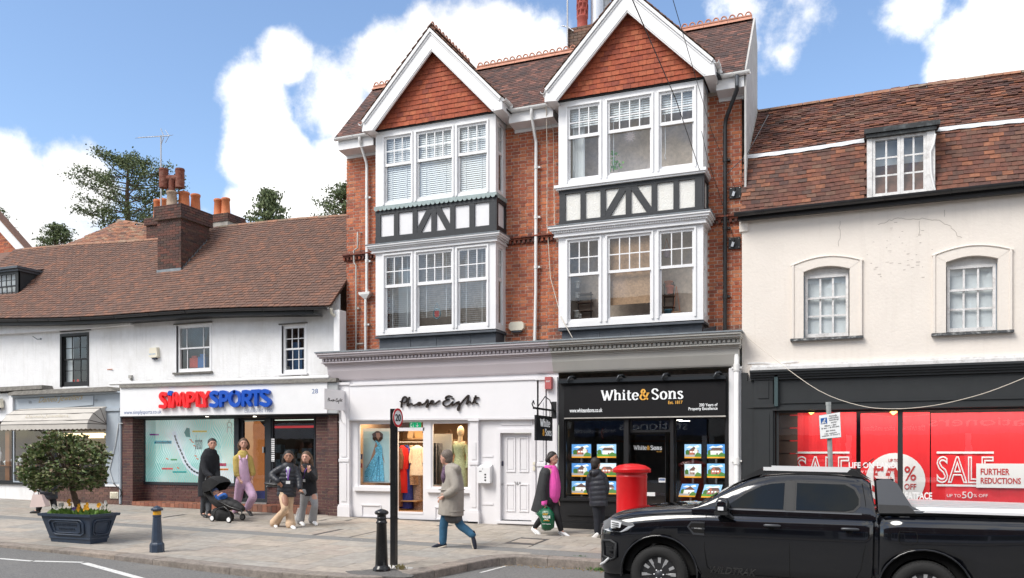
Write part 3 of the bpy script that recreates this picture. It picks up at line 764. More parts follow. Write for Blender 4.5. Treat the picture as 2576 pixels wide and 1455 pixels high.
def stack(parent,x0,x1,y0,y1,z0,z1,cap_h=.42,over=.07,m=M_BRD,mm=M_MORTD,seed=5,name='chimney',lim=160,sides=True):
 mb=MB();mb.box(x0+.01,x1-.01,y0+.01,y1-.01,z0,z1-.01);ch=mb.build(name,mm,parent)
 zt=z1-cap_h;lst=[]
 def ring(a0,a1,b0,b1,c0,c1,sd):
  l_=bricks([(a0,a1,c0,c1)],b0+.012,proud=.012,seed=sd,flem=False,L=.225);out=list(l_)
  for M,rv in bricks([(b0+.02,b1,c0,c1)],0,proud=0,seed=sd+9,flem=False,L=.225,x_off=.1):
   t=M.translation;dims=(M.col[0].length,M.col[1].length,M.col[2].length)
   out.append((TM((a1-.012,t.x,t.z),(.03,dims[0],dims[2])),rv))
  return out
 lst+=ring(x0,x1,y0,y1,z0,zt,seed)
 lst+=ring(x0-over,x1+over,y0-over,y1+over,zt,z1,seed+3)
 m2=MB();m2.box(x0-over+.02,x1+over-.02,y0-over+.02,y1+over-.02,zt+.01,z1);m2.build('cap_core',mm,ch)
 pieces('brick','bricks',lst,m,ch,lim);return ch
ZC=PZ(455,513,CH[2])
ch=stack(lh,*CH,5.9,ZC,.42)
def pot(parent,x,y,z,h,r_=.13,m=M_POT,taper=.85,name='chimney_pot'):
 mb=MB();mb.lathe([(r_*1.12,0),(r_*1.1,h*.05),(r_,h*.09),(r_*taper,h*.84),(r_*taper*1.14,h*.87),(r_*taper*1.16,h*.97),(r_*taper,h),(r_*taper*.8,h),(r_*taper*.8,h*.8)],(x,y,z),16)
 return mb.build(name,m,parent)
cxs=(CH[0]+CH[1])/2
p1=pot(ch,cxs-.10,CH[2]+.22,ZC,.48,.15,mat('buff_stone_pot',(.36,.27,.2),.85,var=.25,vscale=9,grime=.5,gcol=(.13,.09,.07),gscale=4),.9)
pot(ch,cxs+.08,CH[2]+.52,ZC,.52,.17);pot(ch,cxs+.10,CH[2]+.98,ZC,.58,.15);pot(ch,cxs-.12,CH[2]+.72,ZC,.42,.1,M_POT)
M_RUST=mat('rusted_cowl',(.17,.05,.03),.85,var=.4,vscale=14,grime=.4,gcol=(.30,.25,.2),gscale=7)
mb=MB();cx,cy,z=cxs-.10,CH[2]+.22,ZC+.48
mb.tube([(cx,cy,z-.05),(cx,cy,z+.42)],.095,12);mb.tube([(cx-.26,cy-.1,z+.38),(cx+.26,cy+.1,z+.38)],.10,12)
for s_ in(-1,1):mb.tube([(cx+s_*.22,cy+s_*.09,z+.10),(cx+s_*.22,cy+s_*.09,z+.66)],.13,14);mb.tube([(cx+s_*.22,cy+s_*.09,z+.60),(cx+s_*.22,cy+s_*.09,z+.63)],.14,14)
mb.build('pot_cowl',M_RUST,ch)
mb=MB();zf=ez(CH[1])+(CH[2]+.12)
mb.obox(TM(((CH[0]+CH[1])/2,CH[2]-.13,zf-.07),(CH[1]-CH[0]+.25,.3,.012),rx=PIT));mb.box(CH[0]-.01,CH[1]+.02,CH[2]-.02,CH[2],zf+.0,zf+.14)
for i in range(9):
 yy=CH[2]+.12*i;mb.add([(CH[1]+.02,yy,zf+(yy-CH[2])-.02),(CH[1]+.02,yy+.13,zf+(yy-CH[2])+.11),(CH[1]+.02,yy+.10,zf+(yy-CH[2])+.25),(CH[1]+.02,yy,zf+(yy-CH[2])+.10)],[(0,1,2,3)])
 mb.obox(TM((CH[1]+.08,yy+.06,zf+yy-CH[2]+.075),(.13,.18,.01),rx=PIT))
mb.obox(TM((CH[1]+.16,CH[3]+.07,zf+1.26),(.38,.1,.02),rx=PIT,ry=.25))
mb.build('lead_flashing',M_LEAD,ch)
b0,b1=P(529,548,5.2),P(600,548,5.2)
ch2=stack(lh,b0.x,b1.x-.45,5.2,6.0,6.8,PZ(560,538,5.2),.26,.06,seed=8,lim=40)
mb=MB();mb.box(b0.x-.02,b1.x-.43,5.17,6.03,6.7,PZ(560,552,5.2));mb.build('render_coat',mat('grey_cement',(.33,.31,.28),.9,var=.25,vscale=5),ch2)
zt=PZ(560,538,5.2)
for px in(549,568):pot(ch2,P(px,538,5.5).x,5.5,zt,.62,.155)
b0,b1=P(368,556,5.0),P(392,556,5.0)
ch3=stack(lh,b0.x,b1.x+.6,5.0,5.8,6.8,PZ(380,549,5.0),.26,.06,seed=11,lim=40)
for px in(396,411):pot(ch3,P(px,549,5.3).x,5.3,PZ(380,549,5.0),.72,.14)
def tilt_face(parent,pxpoly,origin,yaw,pitch,y_lo,seed):
 """a tiled roof plane through origin, facing away at yaw, clipped to an outline"""
 Rz=Matrix.Rotation(yaw,4,'Z');lst_=[]
 for M,rv in roof_tiles(-7,7,0,0,pitch,y_lo,gauge=.11,tw=.18,seed=seed,jit=1.4):
  M2=Matrix.Translation(origin)@Rz@M;u,v=proj(M2.translation)
  if inpoly(u,v,pxpoly):lst_.append((M2,rv))
 return lst_
o1=P(230,640,5.4);lst=tilt_face(lh,[(300,557),(150,624),(150,650),(262,640),(300,560)],P(205,640,5.2),R(8),R(38),5,21)
lst+=tilt_face(lh,[(299,557),(398,575),(398,640),(262,640),(262,600)],P(340,640,5.0),R(30),R(42),5,22)
pieces('hip_tile','hip_tiles',lst,mat('orange_clay_tile',(.3,.14,.08),.88,cols=[(.12,.075,.06),(.26,.12,.075),(.34,.155,.09),(.18,.09,.07),(.30,.2,.13),(.22,.10,.07)],var=.25,vscale=9,bump=.3,bscale=50),lh,150)
a=P(299,558,6.6);mb=MB()
vA=[P(299,559,7.0),P(140,628,5.3),P(140,700,5.3),P(262,700,5.3),P(262,612,5.2)]
mb.quad(*[v+Vector((0,.25,-.1))for v in[P(299,561,7.0),P(150,628,5.5),P(265,622,5.2)]]);mb.quad(*[v+Vector((0,.25,-.1))for v in[P(299,561,7.0),P(265,622,5.2),P(400,620,5.2),P(398,577,7.0)]])
mb.build('hip_roof',M_TILE,lh)
ridge(lh,[P(299,557,6.9),P(398,573,6.9)],MATS['old_ridge_clay']);ridge(lh,[P(268,612,5.3),P(299,560,6.8)],MATS['old_ridge_clay'],name='hip_tile')
dy,dz0,dz1=.73,PZ(40,757,.73),PZ(46,676,.73)
d=sub('dormer',lh);x1=DRX;x0=x1-1.6
mb=MB();mb.quad((x1,dy,dz0),(x1,dy+(dz1-dz0)+.05,dz1),(x1,dy,dz1));mb.quad((x0,dy,dz0),(x0,dy,dz1),(x0,dy+(dz1-dz0),dz1));mb.build('cheek',M_DKGREY,d)
mb=MB();mb.box(x0-.1,x1+.10,dy-.12,dy+1.2,dz1,dz1+.07);mb.box(x0-.06,x1+.05,dy-.05,dy+.9,dz1-.07,dz1-.001);mb.build('flat_roof',M_LEADD,d)
mb=MB();mb.box(x0,x1,dy-.04,dy+.03,dz0-.08,dz0-.005);mb.build('sill',M_OLDW,d)
window(d,x0+.1,x1-.06,dz0,dz1-.072,dy,6,(2,2),.5,M_BLACK,.07,.02,room=True,curtain=[(0,1)],name='casement')
mb=MB();mb.box(x1-.06,x1,dy,dy+.06,dz0,dz1-.072);mb.build('jamb',M_DKGREY,d)
mb=MB();
for i in range(8):yy=dy+i*.13;mb.obox(TM((x1+.06,yy+.06,ez(x1)+yy+.12+.06),(.13,.19,.01),rx=PIT))
mb.build('lead_flashing',M_LEAD,d)
def alarm(px0,px1,py0,py1,y,m,label,txt=None,tc_=None,taper=.8,depth=.1,name='alarm_box'):
 a,b=P(px0,py1,y),P(px1,py0,y);w=b.x-a.x;cx=(a.x+b.x)/2;mb=MB();t=thing(name,label,'alarm box',(cx,y,a.z))
 vs_=[]
 for yy,k in((y,1),(y-depth,.93)):
  for xx,zz in((-w/2,a.z+.03),(-w*.3,a.z),(w*.3,a.z),(w/2,a.z+.03),(w/2*taper,b.z),(-w/2*taper,b.z)):vs_.append((cx+xx*k,yy,(zz-(a.z+b.z)/2)*k+(a.z+b.z)/2))
 mb.add(vs_,[(6,7,8,9,10,11),(5,4,3,2,1,0)]+[(i,(i+1)%6,(i+1)%6+6,i+6)for i in range(6)]);mb.build('cover',m,t)
 mb=MB();mb.box(cx-w*.2,cx+w*.2,y-depth*.7,y,a.z-.035,a.z-.001);mb.build('lamp',mat('blue_lens',(.03,.04,.08),.3),t)
 if txt:text(txt,cx-w*.42,cx+w*.25,a.z+(b.z-a.z)*.28,a.z+(b.z-a.z)*.42,y-depth-.004,tc_,t,depth=.002)
 return t
alarm(380,403,874.5,902,LY,M_CREAMPL,'cream alarm box on the white wall above the sports shop sign','SECOM',mat('pale_blue_ink',(.3,.5,.75),.5))
def bracket(px,py,y,label):
 c=P(px,py,y);mb=MB();mb.tube([c,c+Vector((0,-.12,-.03)),c+Vector((-.1,-.2,.06))],.012,6);mb.ball(c,.03);one(mb,'wall_hook',M_LEAD,label,'hook',c)
bracket(103,853,LY,'small iron hook left of the black framed window')
mb=MB();c=P(331,949,LY);mb.box(c.x-.05,c.x+.05,LY-.07,LY,c.z-.04,c.z+.05);mb.tube([c+Vector((0,-.03,-.03)),c+Vector((0,-.03,-.09))],.03,8);one(mb,'junction_box',mat('grey_plastic',(.4,.39,.36),.6),'small grey junction box on the white wall over the end of the awning roll','junction box',c)
mb=MB();c=P(270,930,LY);mb.bar(c,c+Vector((.22,-.03,.0)),.015);one(mb,'wall_peg',M_POT,'thin rust coloured peg in the white wall left of the sports sign','peg',c)
def aerial(label,px,y,z0,pytop,boom,n_el,lean=0):
 a=P(px,HOR,y);zt=PZ(px,pytop,y);t=thing('tv_aerial',label,'aerial',(a.x,y,z0));mb=MB();M_AL=mat('dull_aluminium',(.4,.4,.41),.4,metal=.8)
 mb.tube([(a.x,y,z0),(a.x+lean,y,zt)],.022,8);mb.build('mast',M_AL,t)
 b0_,b1_=Vector((a.x+lean-boom[0],y,zt+boom[2])),Vector((a.x+lean+boom[1],y,zt+boom[3]));m2=MB();m2.tube([b0_,b1_],.012,6);m2.build('boom',M_AL,t)
 m3=MB()
 for i in range(n_el):
  p=b0_+(b1_-b0_)*(i/(n_el-1));l=.06+.02*i/n_el
  m3.tube([p+Vector((0,-l*2,-l)),p+Vector((0,l*2,l))],.007,5)
 p=b1_+Vector((-.22,0,0));
 for s_ in(-1,1):m3.tube([p+Vector((-.02,0,s_*.02)),p+Vector((-.14,0,s_*.28))],.012,5);m3.tube([p+Vector((.2,0,s_*.0)),p+Vector((.05,0,s_*.2))],.009,5)
 m3.build('element',M_AL,t)
aerial('tall thin television aerial on a pole behind the big left chimney',405,3.0,7.0,341,(.95,.35,.06,-.06),12)
# === sports shop front (part of the white house)
SS=sub('sports_shopfront',lh)
def L2(px,py,y=0.0):return P(px,py,y)
def s5(cx,cy):return((400+cx/2.079)/1.5901,(1500+cy/2.079)/1.5901)
GZl=gz(-18.5,0)
a,b=PX(307.5),PX(333.5);zt=PZ(320,1048)
def pier(x0,x1,y,yb,z0,z1,seed,sideR=True,name='brick_pier'):
 mb=MB();mb.box(x0+.008,x1-.008,y+.008,yb,z0,z1);pr=mb.build(name,M_BRP_M,lh)
 l_=bricks([(x0,x1,z0,z1)],y+.014,proud=.012,seed=seed,flem=False)
 if sideR:
  for M,rv in bricks([(y+.024,yb,z0,z1)],0,proud=0,seed=seed+5,flem=False,x_off=.1):
   t=M.translation;l_.append((TM((x1-.010,t.x,t.z),(.026,M.col[0].length,M.col[2].length)),rv))
 pieces('brick','bricks',l_,M_BRP,pr,300);return pr
pier(a,b,0.0,.42,gz(a,0)-.05,zt,31)
c,d=PX(824),PX(848)
pier(c,d,0.0,.42,gz(c,0)-.05,PZ(835,1040),32)
c2=PX(794.5,.16);pier(c2,c-.002,.16,.42,gz(c,0)-.05,PZ(815,1042,.16),33,sideR=False)
YW=.42
def riser(x0,x1,z0,z1,y,seed):
 mb=MB();mb.box(x0,x1,y+.01,y+.2,z0,z1-.03);rr=mb.build('stall_riser',M_BRP_M,lh)
 pieces('brick','bricks',bricks([(x0,x1,z0,z1-.07)],y+.012,proud=.010,seed=seed,flem=False),M_BRP,rr,200)
 l_=[];x=x0
 while x<x1-.02:w=min(.075,x1-x);l_.append((TM((x+w/2,y+.1,z1-.032),(w-.006,.22,.062)),rnd.random()));x+=.076
 pieces('coping_brick','coping_bricks',l_,M_BRP,rr,100)
PLZ=gz(-15,0)+.17
xw0,xw1=PX(357,YW),PX(596,YW)
riser(xw0-.1,xw1,PLZ-.01,PZ(450,1221,YW),YW,41)
xd0,xd1=PX(603,YW),PX(672,YW)
xr0,xr1=PX(684,YW),PX(795,YW)
riser(xd1+.0,xr1,PLZ-.01,PZ(700,1226,YW),YW,42)
M_QT=mat('quarry_tile',(.25,.09,.05),.6,cols=[(.20,.068,.045),(.30,.11,.062),(.15,.075,.055),(.36,.15,.09),(.24,.085,.05)],var=.15,vscale=15,grime=.3,gcol=(.2,.15,.12),gscale=3)
x0,x1=PX(333.5)+.01,PX(790);lst=[];x=x0
mb=MB();mb.box(x0+.003,x1,-.02,YW-.001,gz(-11,0)-.05,PLZ-.026);plat=mb.build('platform',M_MORTD,lh)
while x<x1-.05:
 w=min(.15,x1-x);hz=gz(x,0)
 lst.append((TM((x+w/2,-.03,(hz+PLZ)/2-.01),(w-.008,.024,PLZ-hz-.03)),rnd.random()))
 for j in range(3):yy=-.045+.155*j;lst.append((TM((x+w/2,yy+.0775,PLZ-.013),(w-.008,.147,.024)),rnd.random()))
 x+=.152
pieces('quarry_tile','quarry_tiles',lst,M_QT,plat,300)
zwt,zwb=PZ(480,1049,YW),PZ(480,1221,YW)
M_FR=mat('anthracite_frame',(.018,.022,.028),.45)
def shopwin(parent,x0,x1,z0,z1,y,fw=.07,m=M_FR,name='shop_window',g=None,d=.08,sill=None):
 w=MB();w.box(x0,x0+fw,y,y+d,z0,z1);w.box(x1-fw,x1,y,y+d,z0,z1);w.box(x0+fw,x1-fw,y,y+d,z1-fw,z1);w.box(x0+fw,x1-fw,y,y+d,z0,z0+fw)
 fr=w.build(name,m,parent);p=MB();p.quad((x0+fw,y+d/2,z0+fw),(x1-fw,y+d/2,z0+fw),(x1-fw,y+d/2,z1-fw),(x0+fw,y+d/2,z1-fw));p.build('pane',g or G_SHOP,fr)
 return fr
shopwin(lh,xw0,xw1,zwb,zwt,YW-.03,.075)
# --- printed poster: pale turquoise ground with flowing line art, coloured label bars, a shoe sole
def flow_mat():
 m=bpy.data.materials.new('flow_print');m.use_nodes=True;nt=m.node_tree;b=nt.nodes['Principled BSDF'];L=nt.links.new
 g=_n(nt,'ShaderNodeNewGeometry');mp=_n(nt,'ShaderNodeMapping');mp.inputs['Rotation'].default_value=(0,R(25),0);L(g.outputs['Position'],mp.inputs[0])
 n1=_n(nt,'ShaderNodeTexNoise');n1.inputs['Scale'].default_value=.75;n1.inputs['Detail'].default_value=2;L(mp.outputs[0],n1.inputs['Vector'])
 mr=_n(nt,'ShaderNodeValToRGB');e=mr.color_ramp.elements;e[0].position=.36;e[0].color=(.62,.70,.74,1);e[1].position=.62;e[1].color=(.20,.50,.46,1);k=e.new(.48);k.color=(.40,.62,.60,1);L(n1.outputs[0],mr.inputs[0])
 w=_n(nt,'ShaderNodeTexWave');w.inputs['Scale'].default_value=5.5;w.inputs['Distortion'].default_value=14;w.inputs['Detail'].default_value=1;w.inputs['Detail Scale'].default_value=.35;L(mp.outputs[0],w.inputs['Vector'])
 st=_n(nt,'ShaderNodeMapRange');st.inputs[1].default_value=.80;st.inputs[2].default_value=.95;st.inputs[4].default_value=.7;L(w.outputs['Fac'],st.inputs[0])
 n2=_n(nt,'ShaderNodeTexNoise');n2.inputs['Scale'].default_value=1.3;L(g.outputs['Position'],n2.inputs['Vector'])
 r2=_n(nt,'ShaderNodeValToRGB');e=r2.color_ramp.elements;e[0].position=.42;e[0].color=(.86,.88,.9,1);e[1].position=.58;e[1].color=(.78,.34,.28,1);L(n2.outputs[0],r2.inputs[0])
 x=_n(nt,'ShaderNodeMix',data_type='RGBA');L(st.outputs[0],x.inputs[0]);L(mr.outputs[0],x.inputs[6]);L(r2.outputs[0],x.inputs[7]);L(x.outputs[2],b.inputs['Base Color']);b.inputs['Roughness'].default_value=.5
 L(x.outputs[2],b.inputs['Emission Color']);b.inputs['Emission Strength'].default_value=.22  # faint glow put into the print, label bars and sole, as if back-lit
 return m
YP=YW+.06
pst=thing('window_poster','pale turquoise printed screen with flowing lines and coloured label bars in the sports shop window','poster',P(480,1217,YP))
mb=MB();mb.pp([(366.5,1217),(366.5,1053),(592.5,1052),(592.5,1217)],YP,.02);mb.build('print',flow_mat(),pst)
def s5q(x0,y0,x1,y1):a,b=s5(x0,y0),s5(x1,y1);return[a,(b[0],a[1]),b,(a[0],b[1])]
yb=YP-.004
for i,(q,colr)in enumerate([((413,491,489,504),(.18,.03,.2)),((453,548,595,573),(.0,.25,.36)),((768,463,888,478),(.6,.42,.03)),((588,699,640,712),(.02,.3,.08)),((514,774,604,788),(.75,.08,.08)),((603,801,717,815),(.02,.36,.34)),((970,735,1050,759),(.28,.01,.05)),((970,779,1066,794),(.8,.22,.02))]):
 mb=MB();mb.pp(s5q(*q),yb,.003);mb.build('label_bar',mat('label_%d'%i,colr,.5,emit=colr,estr=.2),pst)
M_INKD=mat('dark_ink',(.02,.02,.025),.6);M_INKW=mat('white_ink',(.85,.86,.86),.5)
def s5t(s,q,m,y,**k):a,b=s5(q[0],q[1]),s5(q[2],q[3]);return tpx(s,a[0],b[0],a[1],b[1],m,pst,y,**k)
s5t('cloudsurfer',(457,550,593,571),mat('deep_teal_ink',(.0,.035,.05),.5),yb-.004,depth=.002,bold=.02)
s5t('waves',(975,738,1048,756),mat('pink_ink',(.75,.1,.2),.5),yb-.004,depth=.002,bold=.03)
for s_,q in(('finite element analysis',(770,466,886,476)),('cellular waves',(517,777,602,786)),('computer generated',(606,804,715,813)),('wave form',(592,701,637,711)),('cloudtec phase',(975,781,1064,793))):s5t(s_,q,M_INKD,yb-.004,depth=.001)
s5t('This is running',(404,850,496,862),M_INKW,yb-.004,depth=.001)
mb=MB()
for cx,cy in((1077,417),):
 c=P(*s5(cx,cy),yb);rr=.075;ribbon(mb,[(c.x+math.cos(t/12*6.283)*rr,c.z+math.sin(t/12*6.283)*rr)for t in range(13)],.03,yb-.004,.003,smooth=2)
 ribbon(mb,[(c.x,c.z+rr),(c.x-.02,c.z+rr+.05),(c.x+.05,c.z+rr+.06)],.025,yb-.005,.003)
 c=P(*s5(1077,455),yb-.0);ribbon(mb,[(c.x-rr,c.z-.085),(c.x-rr,c.z-.0),(c.x-.04,c.z+.05),(c.x+.04,c.z+.05),(c.x+rr,c.z-.0),(c.x+rr,c.z-.085)],.03,yb-.0045,.003)
mb.build('emblem',M_INKW,pst)
mb=MB();sole=[(618,490),(640,560),(680,650),(722,740),(780,800),(850,830),(905,850)]
pts=[(P(*s5(*q),yb).x,P(*s5(*q),yb).z)for q in sole];ribbon(mb,pts,.17,yb-.003,.002,round_caps=True);mb.build('sole_outline',mat('lilac_white',(.66,.70,.78),.5,emit=(.66,.7,.78),estr=.15),pst)
mb=MB()
cm=catmull(pts,3)
for i in range(1,len(cm)-1,1):
 q,w=cm[i],cm[i+1];ribbon(mb,[q,(q[0]+(w[0]-q[0])*.45,q[1]+(w[1]-q[1])*.45)],.05,yb-.006,.002,smooth=0)
mb.build('sole_studs',M_INKD,pst)
mb=MB();c=[P(*s5(*q),yb)for q in[(720,440),(745,445),(750,520),(715,515),(700,480)]];mb.ext(c,(0,.002,0));mb.build('teal_panel',mat('teal_ink',(.0,.30,.27),.5),pst)
mb=MB()
for q in[(755,543),(770,560),(786,592),(795,676),(810,700),(650,776),(560,700)]:
 c=P(*s5(*q),yb);mb.bar((c.x-.04,yb-.003,c.z+.02),(c.x+.04,yb-.003,c.z-.01),.03,.002)
mb.build('orange_flecks',mat('orange_ink',(.85,.18,.05),.5),pst)
s5t('phantom',(790,500,850,660),M_INKD,yb-.004,depth=.001,shear=0)
zd0,zd1=PLZ+.0,PZ(640,1050,YW)
mb=MB();mb.box(xw1,xd0,YW-.05,YW+.08,PLZ,zd1);mb.box(xd1-.0,xr0,YW-.05,YW+.08,PZ(700,1226,YW),zd1);mb.build('mullion',M_FR,lh)
shopwin(lh,xd0,xd1,zd0+.04,zd1,YW+.02,.09,name='glass_door')
mb=MB();mb.box(xd0-.02,xd1+.02,YW-.06,YW+.2,PLZ,PLZ+.035);mb.build('threshold',mat('worn_metal',(.4,.4,.39),.4,metal=.8),lh)
M_STEEL=mat('brushed_steel',(.5,.5,.5),.3,metal=.9)
mb=MB();c=P(662,1132,YW-.02);mb.box(c.x-.02,c.x+.02,YW-.03,YW+.02,c.z-.08,c.z+.08);mb.build('door_handle',M_STEEL,lh)
zr=PZ(700,1226,YW);shopwin(lh,xr0,xr1,zr,zd1,YW-.03,.05)
for i,(a,b)in enumerate(((530,624),(630,720))):
 q=s5q(1416,a,1451,b);mb=MB();y_=YW-.034;mb.pp(q,y_,.003);n_=thing('window_notice',['upper','lower'][i]+' of two white paper notices taped inside the sports shop door pillar','notice',P(*q[3],y_));mb.build('sheet',M_INKW,n_)
 for k in range(8):
  m2=MB();z=P(*q[0],y_).z-.06-k*.05;xx=P(*q[0],y_).x;m2.box(xx+.03,xx+.03+rnd.uniform(.1,.2),y_-.002,y_,z,z+.012);m2.build('text_line',M_INKD,n_)
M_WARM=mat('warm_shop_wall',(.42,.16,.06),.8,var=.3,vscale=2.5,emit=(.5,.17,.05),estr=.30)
mb=MB();mb.box(xw0,xr1+.2,YW+2.2,YW+2.3,PLZ,zd1);mb.box(xw0,xr1+.2,YW+.15,YW+2.2,zd1+.02,zd1+.06);mb.box(xw0,xr1+.2,YW+.11,YW+2.2,PLZ-.04,PLZ-.005);mb.box(xr1+.1,xr1+.2,YW+.11,YW+2.2,PLZ,zd1)
mb.build('shop_interior',M_ROOM,lh)
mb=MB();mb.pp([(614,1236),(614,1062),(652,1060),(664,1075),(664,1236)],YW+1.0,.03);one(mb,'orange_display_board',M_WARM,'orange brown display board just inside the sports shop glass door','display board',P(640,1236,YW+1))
mb=MB()
for i in range(9):
 c=P(700+i*11,1130+(i*37%50),YW+1.1);mb.box(c.x-.16,c.x+.16,YW+1.0,YW+1.2,c.z-.1,c.z+.12)
mb.build('stock',mat('mixed_stock',(.12,.06,.05),.7,cols=[(.3,.04,.03),(.04,.12,.2),(.2,.2,.19),(.05,.16,.07)],var=.5,vscale=9),SS)
mb=MB();a,b=P(686,1075,YW+.4),P(792,1070,YW+.4);mb.box(a.x,b.x,YW+.4,YW+.43,a.z-.03,a.z+.03);mb.build('light_rail',mat('red_glow',(.5,.02,.02),.5,emit=(.8,.03,.03),estr=.25),SS)
mb=MB();a=P(655,1228,YW+.6);mb.box(a.x-.2,a.x+.2,YW+.55,YW+.9,PLZ,PLZ+.3);one(mb,'blue_crate',mat('blue_crate',(.01,.03,.35),.5),'royal blue crate on the floor inside the sports shop door','crate',(a.x,YW+.55,PLZ))
YS=-.14
sg=thing('sports_shop_sign','long white fascia sign with red and blue rounded letters and number 28','shop sign',P(302,1048,YS))
mb=MB();mb.pp([(302,1047.8),(302,976.7),(823,961),(823,1040)],YS,.16);mb.build('sign_board',mat('sign_white',(.80,.80,.81),.35,var=.03,grime=.06,gcol=(.6,.6,.6)),sg)
mb=MB();mb.ext([P(823.6,1040,YS+.02),P(823.6,963,YS+.02),P(849,962,YS+.02),P(849,1040,YS+.02)],(0,.15,0));mb.build('sign_return',mat('galvanised',(.45,.46,.46),.45,var=.1,metal=.3),sg)
mb=MB();mb.ext([P(302,1049,.03),P(302,1048.2,YS),P(848,1040.4,YS),P(848,1043,.03)],(0,0,-.02));mb.build('sign_soffit',M_BLACK,lh);mb=MB();mb.pp([(302,1055),(302,1048.5),(848,1041),(848,1048)],.02,.4);mb.build('soffit',M_BLACK,lh)
mb=MB();mb.ext([P(300,976.2,YS-.05),P(300,969,YS-.0),P(845,951,YS-.0),P(845,960.4,YS-.05)],(0,.5,0));mb.build('weathering_ledge',M_STONE,lh)
mb=MB();mb.tube([P(278,966,YS+.02),P(520,958.5,YS+.02),P(828,949,YS+.02)],.045,12);
for px in(300,371,420,470,600,690,760):c=P(px,966-(px-278)*.031,YS+.05);mb.box(c.x-.02,c.x+.02,YS+.02,LY,c.z+.02,c.z+.06)
one(mb,'awning_roll',M_PVC,'long white rolled awning tube fixed above the sports shop sign','awning',P(278,966,YS))
def s6(cx,cy):return((630+cx/5.367)/1.5901,(1540+cy/5.367)/1.5901)
RED=mat('red_letter',(.80,.006,.012),.35,emit=(.8,.01,.01),estr=.06);BLU=mat('blue_letter',(.0,.065,.42),.35,emit=(0,.07,.45),estr=.04)
strokes={'S':([[(225,215),(190,195),(140,200),(112,250),(150,320),(205,375),(225,430),(185,475),(105,465)]],RED),'I':([[(312,260),(312,465)]],RED),'M':([[(372,465),(408,200),(422,190),(435,210),(500,455),(515,455),(560,205),(575,190),(592,205),(632,460)]],RED),'P':([[(692,462),(700,185)],[(700,190),(770,188),(825,220),(828,290),(790,340),(705,345)]],RED),'L':([[(898,180),(905,455),(1010,455)]],RED),'Y':([[(975,180),(1052,310),(1140,172)],[(1052,310),(1068,452)]],RED),'S2':([[(1330,185),(1270,165),(1210,195),(1205,245),(1270,310),(1330,365),(1325,425),(1260,455),(1190,435)]],BLU),'P2':([[(1405,450),(1408,165)],[(1408,170),(1480,165),(1540,205),(1535,285),(1490,330),(1410,325)]],BLU),'O':([[(1700,155),(1625,195),(1600,300),(1630,400),(1710,445),(1790,400),(1815,300),(1780,195),(1700,155)]],BLU),'R':([[(1885,440),(1890,155)],[(1890,160),(1980,155),(2040,200),(2025,275),(1975,310),(1900,310)],[(1960,315),(2035,435)]],BLU),'T':([[(2075,150),(2235,140)],[(2160,150),(2160,430)]],BLU),'S3':([[(2415,160),(2350,135),(2290,160),(2280,220),(2350,285),(2430,345),(2435,400),(2370,440),(2270,405)]],BLU)}
for k,(sts,m)in strokes.items():
 for i,st in enumerate(sts):
  pass
 mb=MB()
 for i,st in enumerate(sts):
  pts=[(P(*s6(*q),YS).x,P(*s6(*q),YS).z)for q in st];curved=len(st)>4 and k!='M'
  ribbon(mb,pts,.098 if k not in('M',)else .092,YS-.10-i*.002,.085,smooth=4 if curved else 0)
 mb.build('letter',m,sg)
mb=MB();c=P(*s6(318,190),YS);mb.lathe([(.075,-.04),(.075,.04)],(0,0,0),16);mb.v=[(c.x+v[0],YS-.06+v[2],c.z+v[1])for v in mb.v];mb.build('letter_dot',BLU,sg)
NAVY=mat('navy_ink',(.06,.12,.30),.5);LILAC=mat('greyblue_ink',(.33,.36,.48),.5)
tpx('www.simplysports.co.uk',312,406,1033.5,1045.5,NAVY,sg,YS-.003,depth=.002,slope=0)
tpx('Established 1986',615,686,1027.5,1038.5,LILAC,sg,YS-.003,depth=.002)
tpx('28',784.6,799.7,979,990.5,NAVY,sg,YS-.003,depth=.002)
for px in(520,640):mb=MB();c=P(px,1047,-.0);mb.lathe([(.045,0),(.045,.012)],(c.x,c.y+.02,c.z-.02),12);one(mb,'soffit_spotlight',mat('lit_lamp',(1,.95,.85),.4,emit=(1,.93,.8),estr=3),('left'if px<600 else 'right')+' small round spotlight under the sports shop sign','spotlight',c)
# === jeweller's front
M_GBL=mat('grey_blue_paint',(.40,.45,.50),.5,var=.05,vscale=3,grime=.2,gcol=(.28,.31,.34),gscale=2)
def d4(cx,cy):return(cx/3.854,974.8+cy/3.854)
YJ=.02
mb=MB();mb.ext([P(20,995,-.22),P(20,989,-.16),P(38,984,-.1),P(272,973,-.1),P(286,984,-.22)],(0,.5,0));mb.ext([P(-120,991,-.12),P(-120,980,-.06),P(105,969,-.06),P(105,979,-.12)],(0,.4,0));mb.build('stone_weathering',M_STONE,lh)
js=thing('jeweller_fascia','grey blue fascia lettered in gold script with the number 80 at each end','shop sign',P(44,1037,YJ))
js['label']='grey blue fascia lettered in gold script over the beige awning'
mb=MB();mb.pp([(28,1046),(28,997),(302,984),(302,1026)],YJ+.03,.2);mb.pp([(28,1000),(28,996),(302,984),(302,988)],YJ-.12,.14);mb.build('sign_board',M_GBL,js)
mb=MB();mb.pp([(44,1036),(44,1004),(234,996),(234,1019)],YJ,.029);mb.build('name_panel',mat('grey_blue_panel',(.44,.49,.54),.5),js)
GOLD=mat('gold_leaf',(.42,.30,.12),.4,metal=.3)
tpx('Daniels Jewellers',97,209,1000,1018,GOLD,js,YJ-.004,depth=.003,shear=.45,bold=-.004,slope=.035)
for px in(72,237):tpx('80',px,px+7.5,1004 if px>100 else 1009.5,1010.5 if px>100 else 1016,mat('grey_ink',(.22,.24,.26),.6),js,YJ-.004,depth=.003)
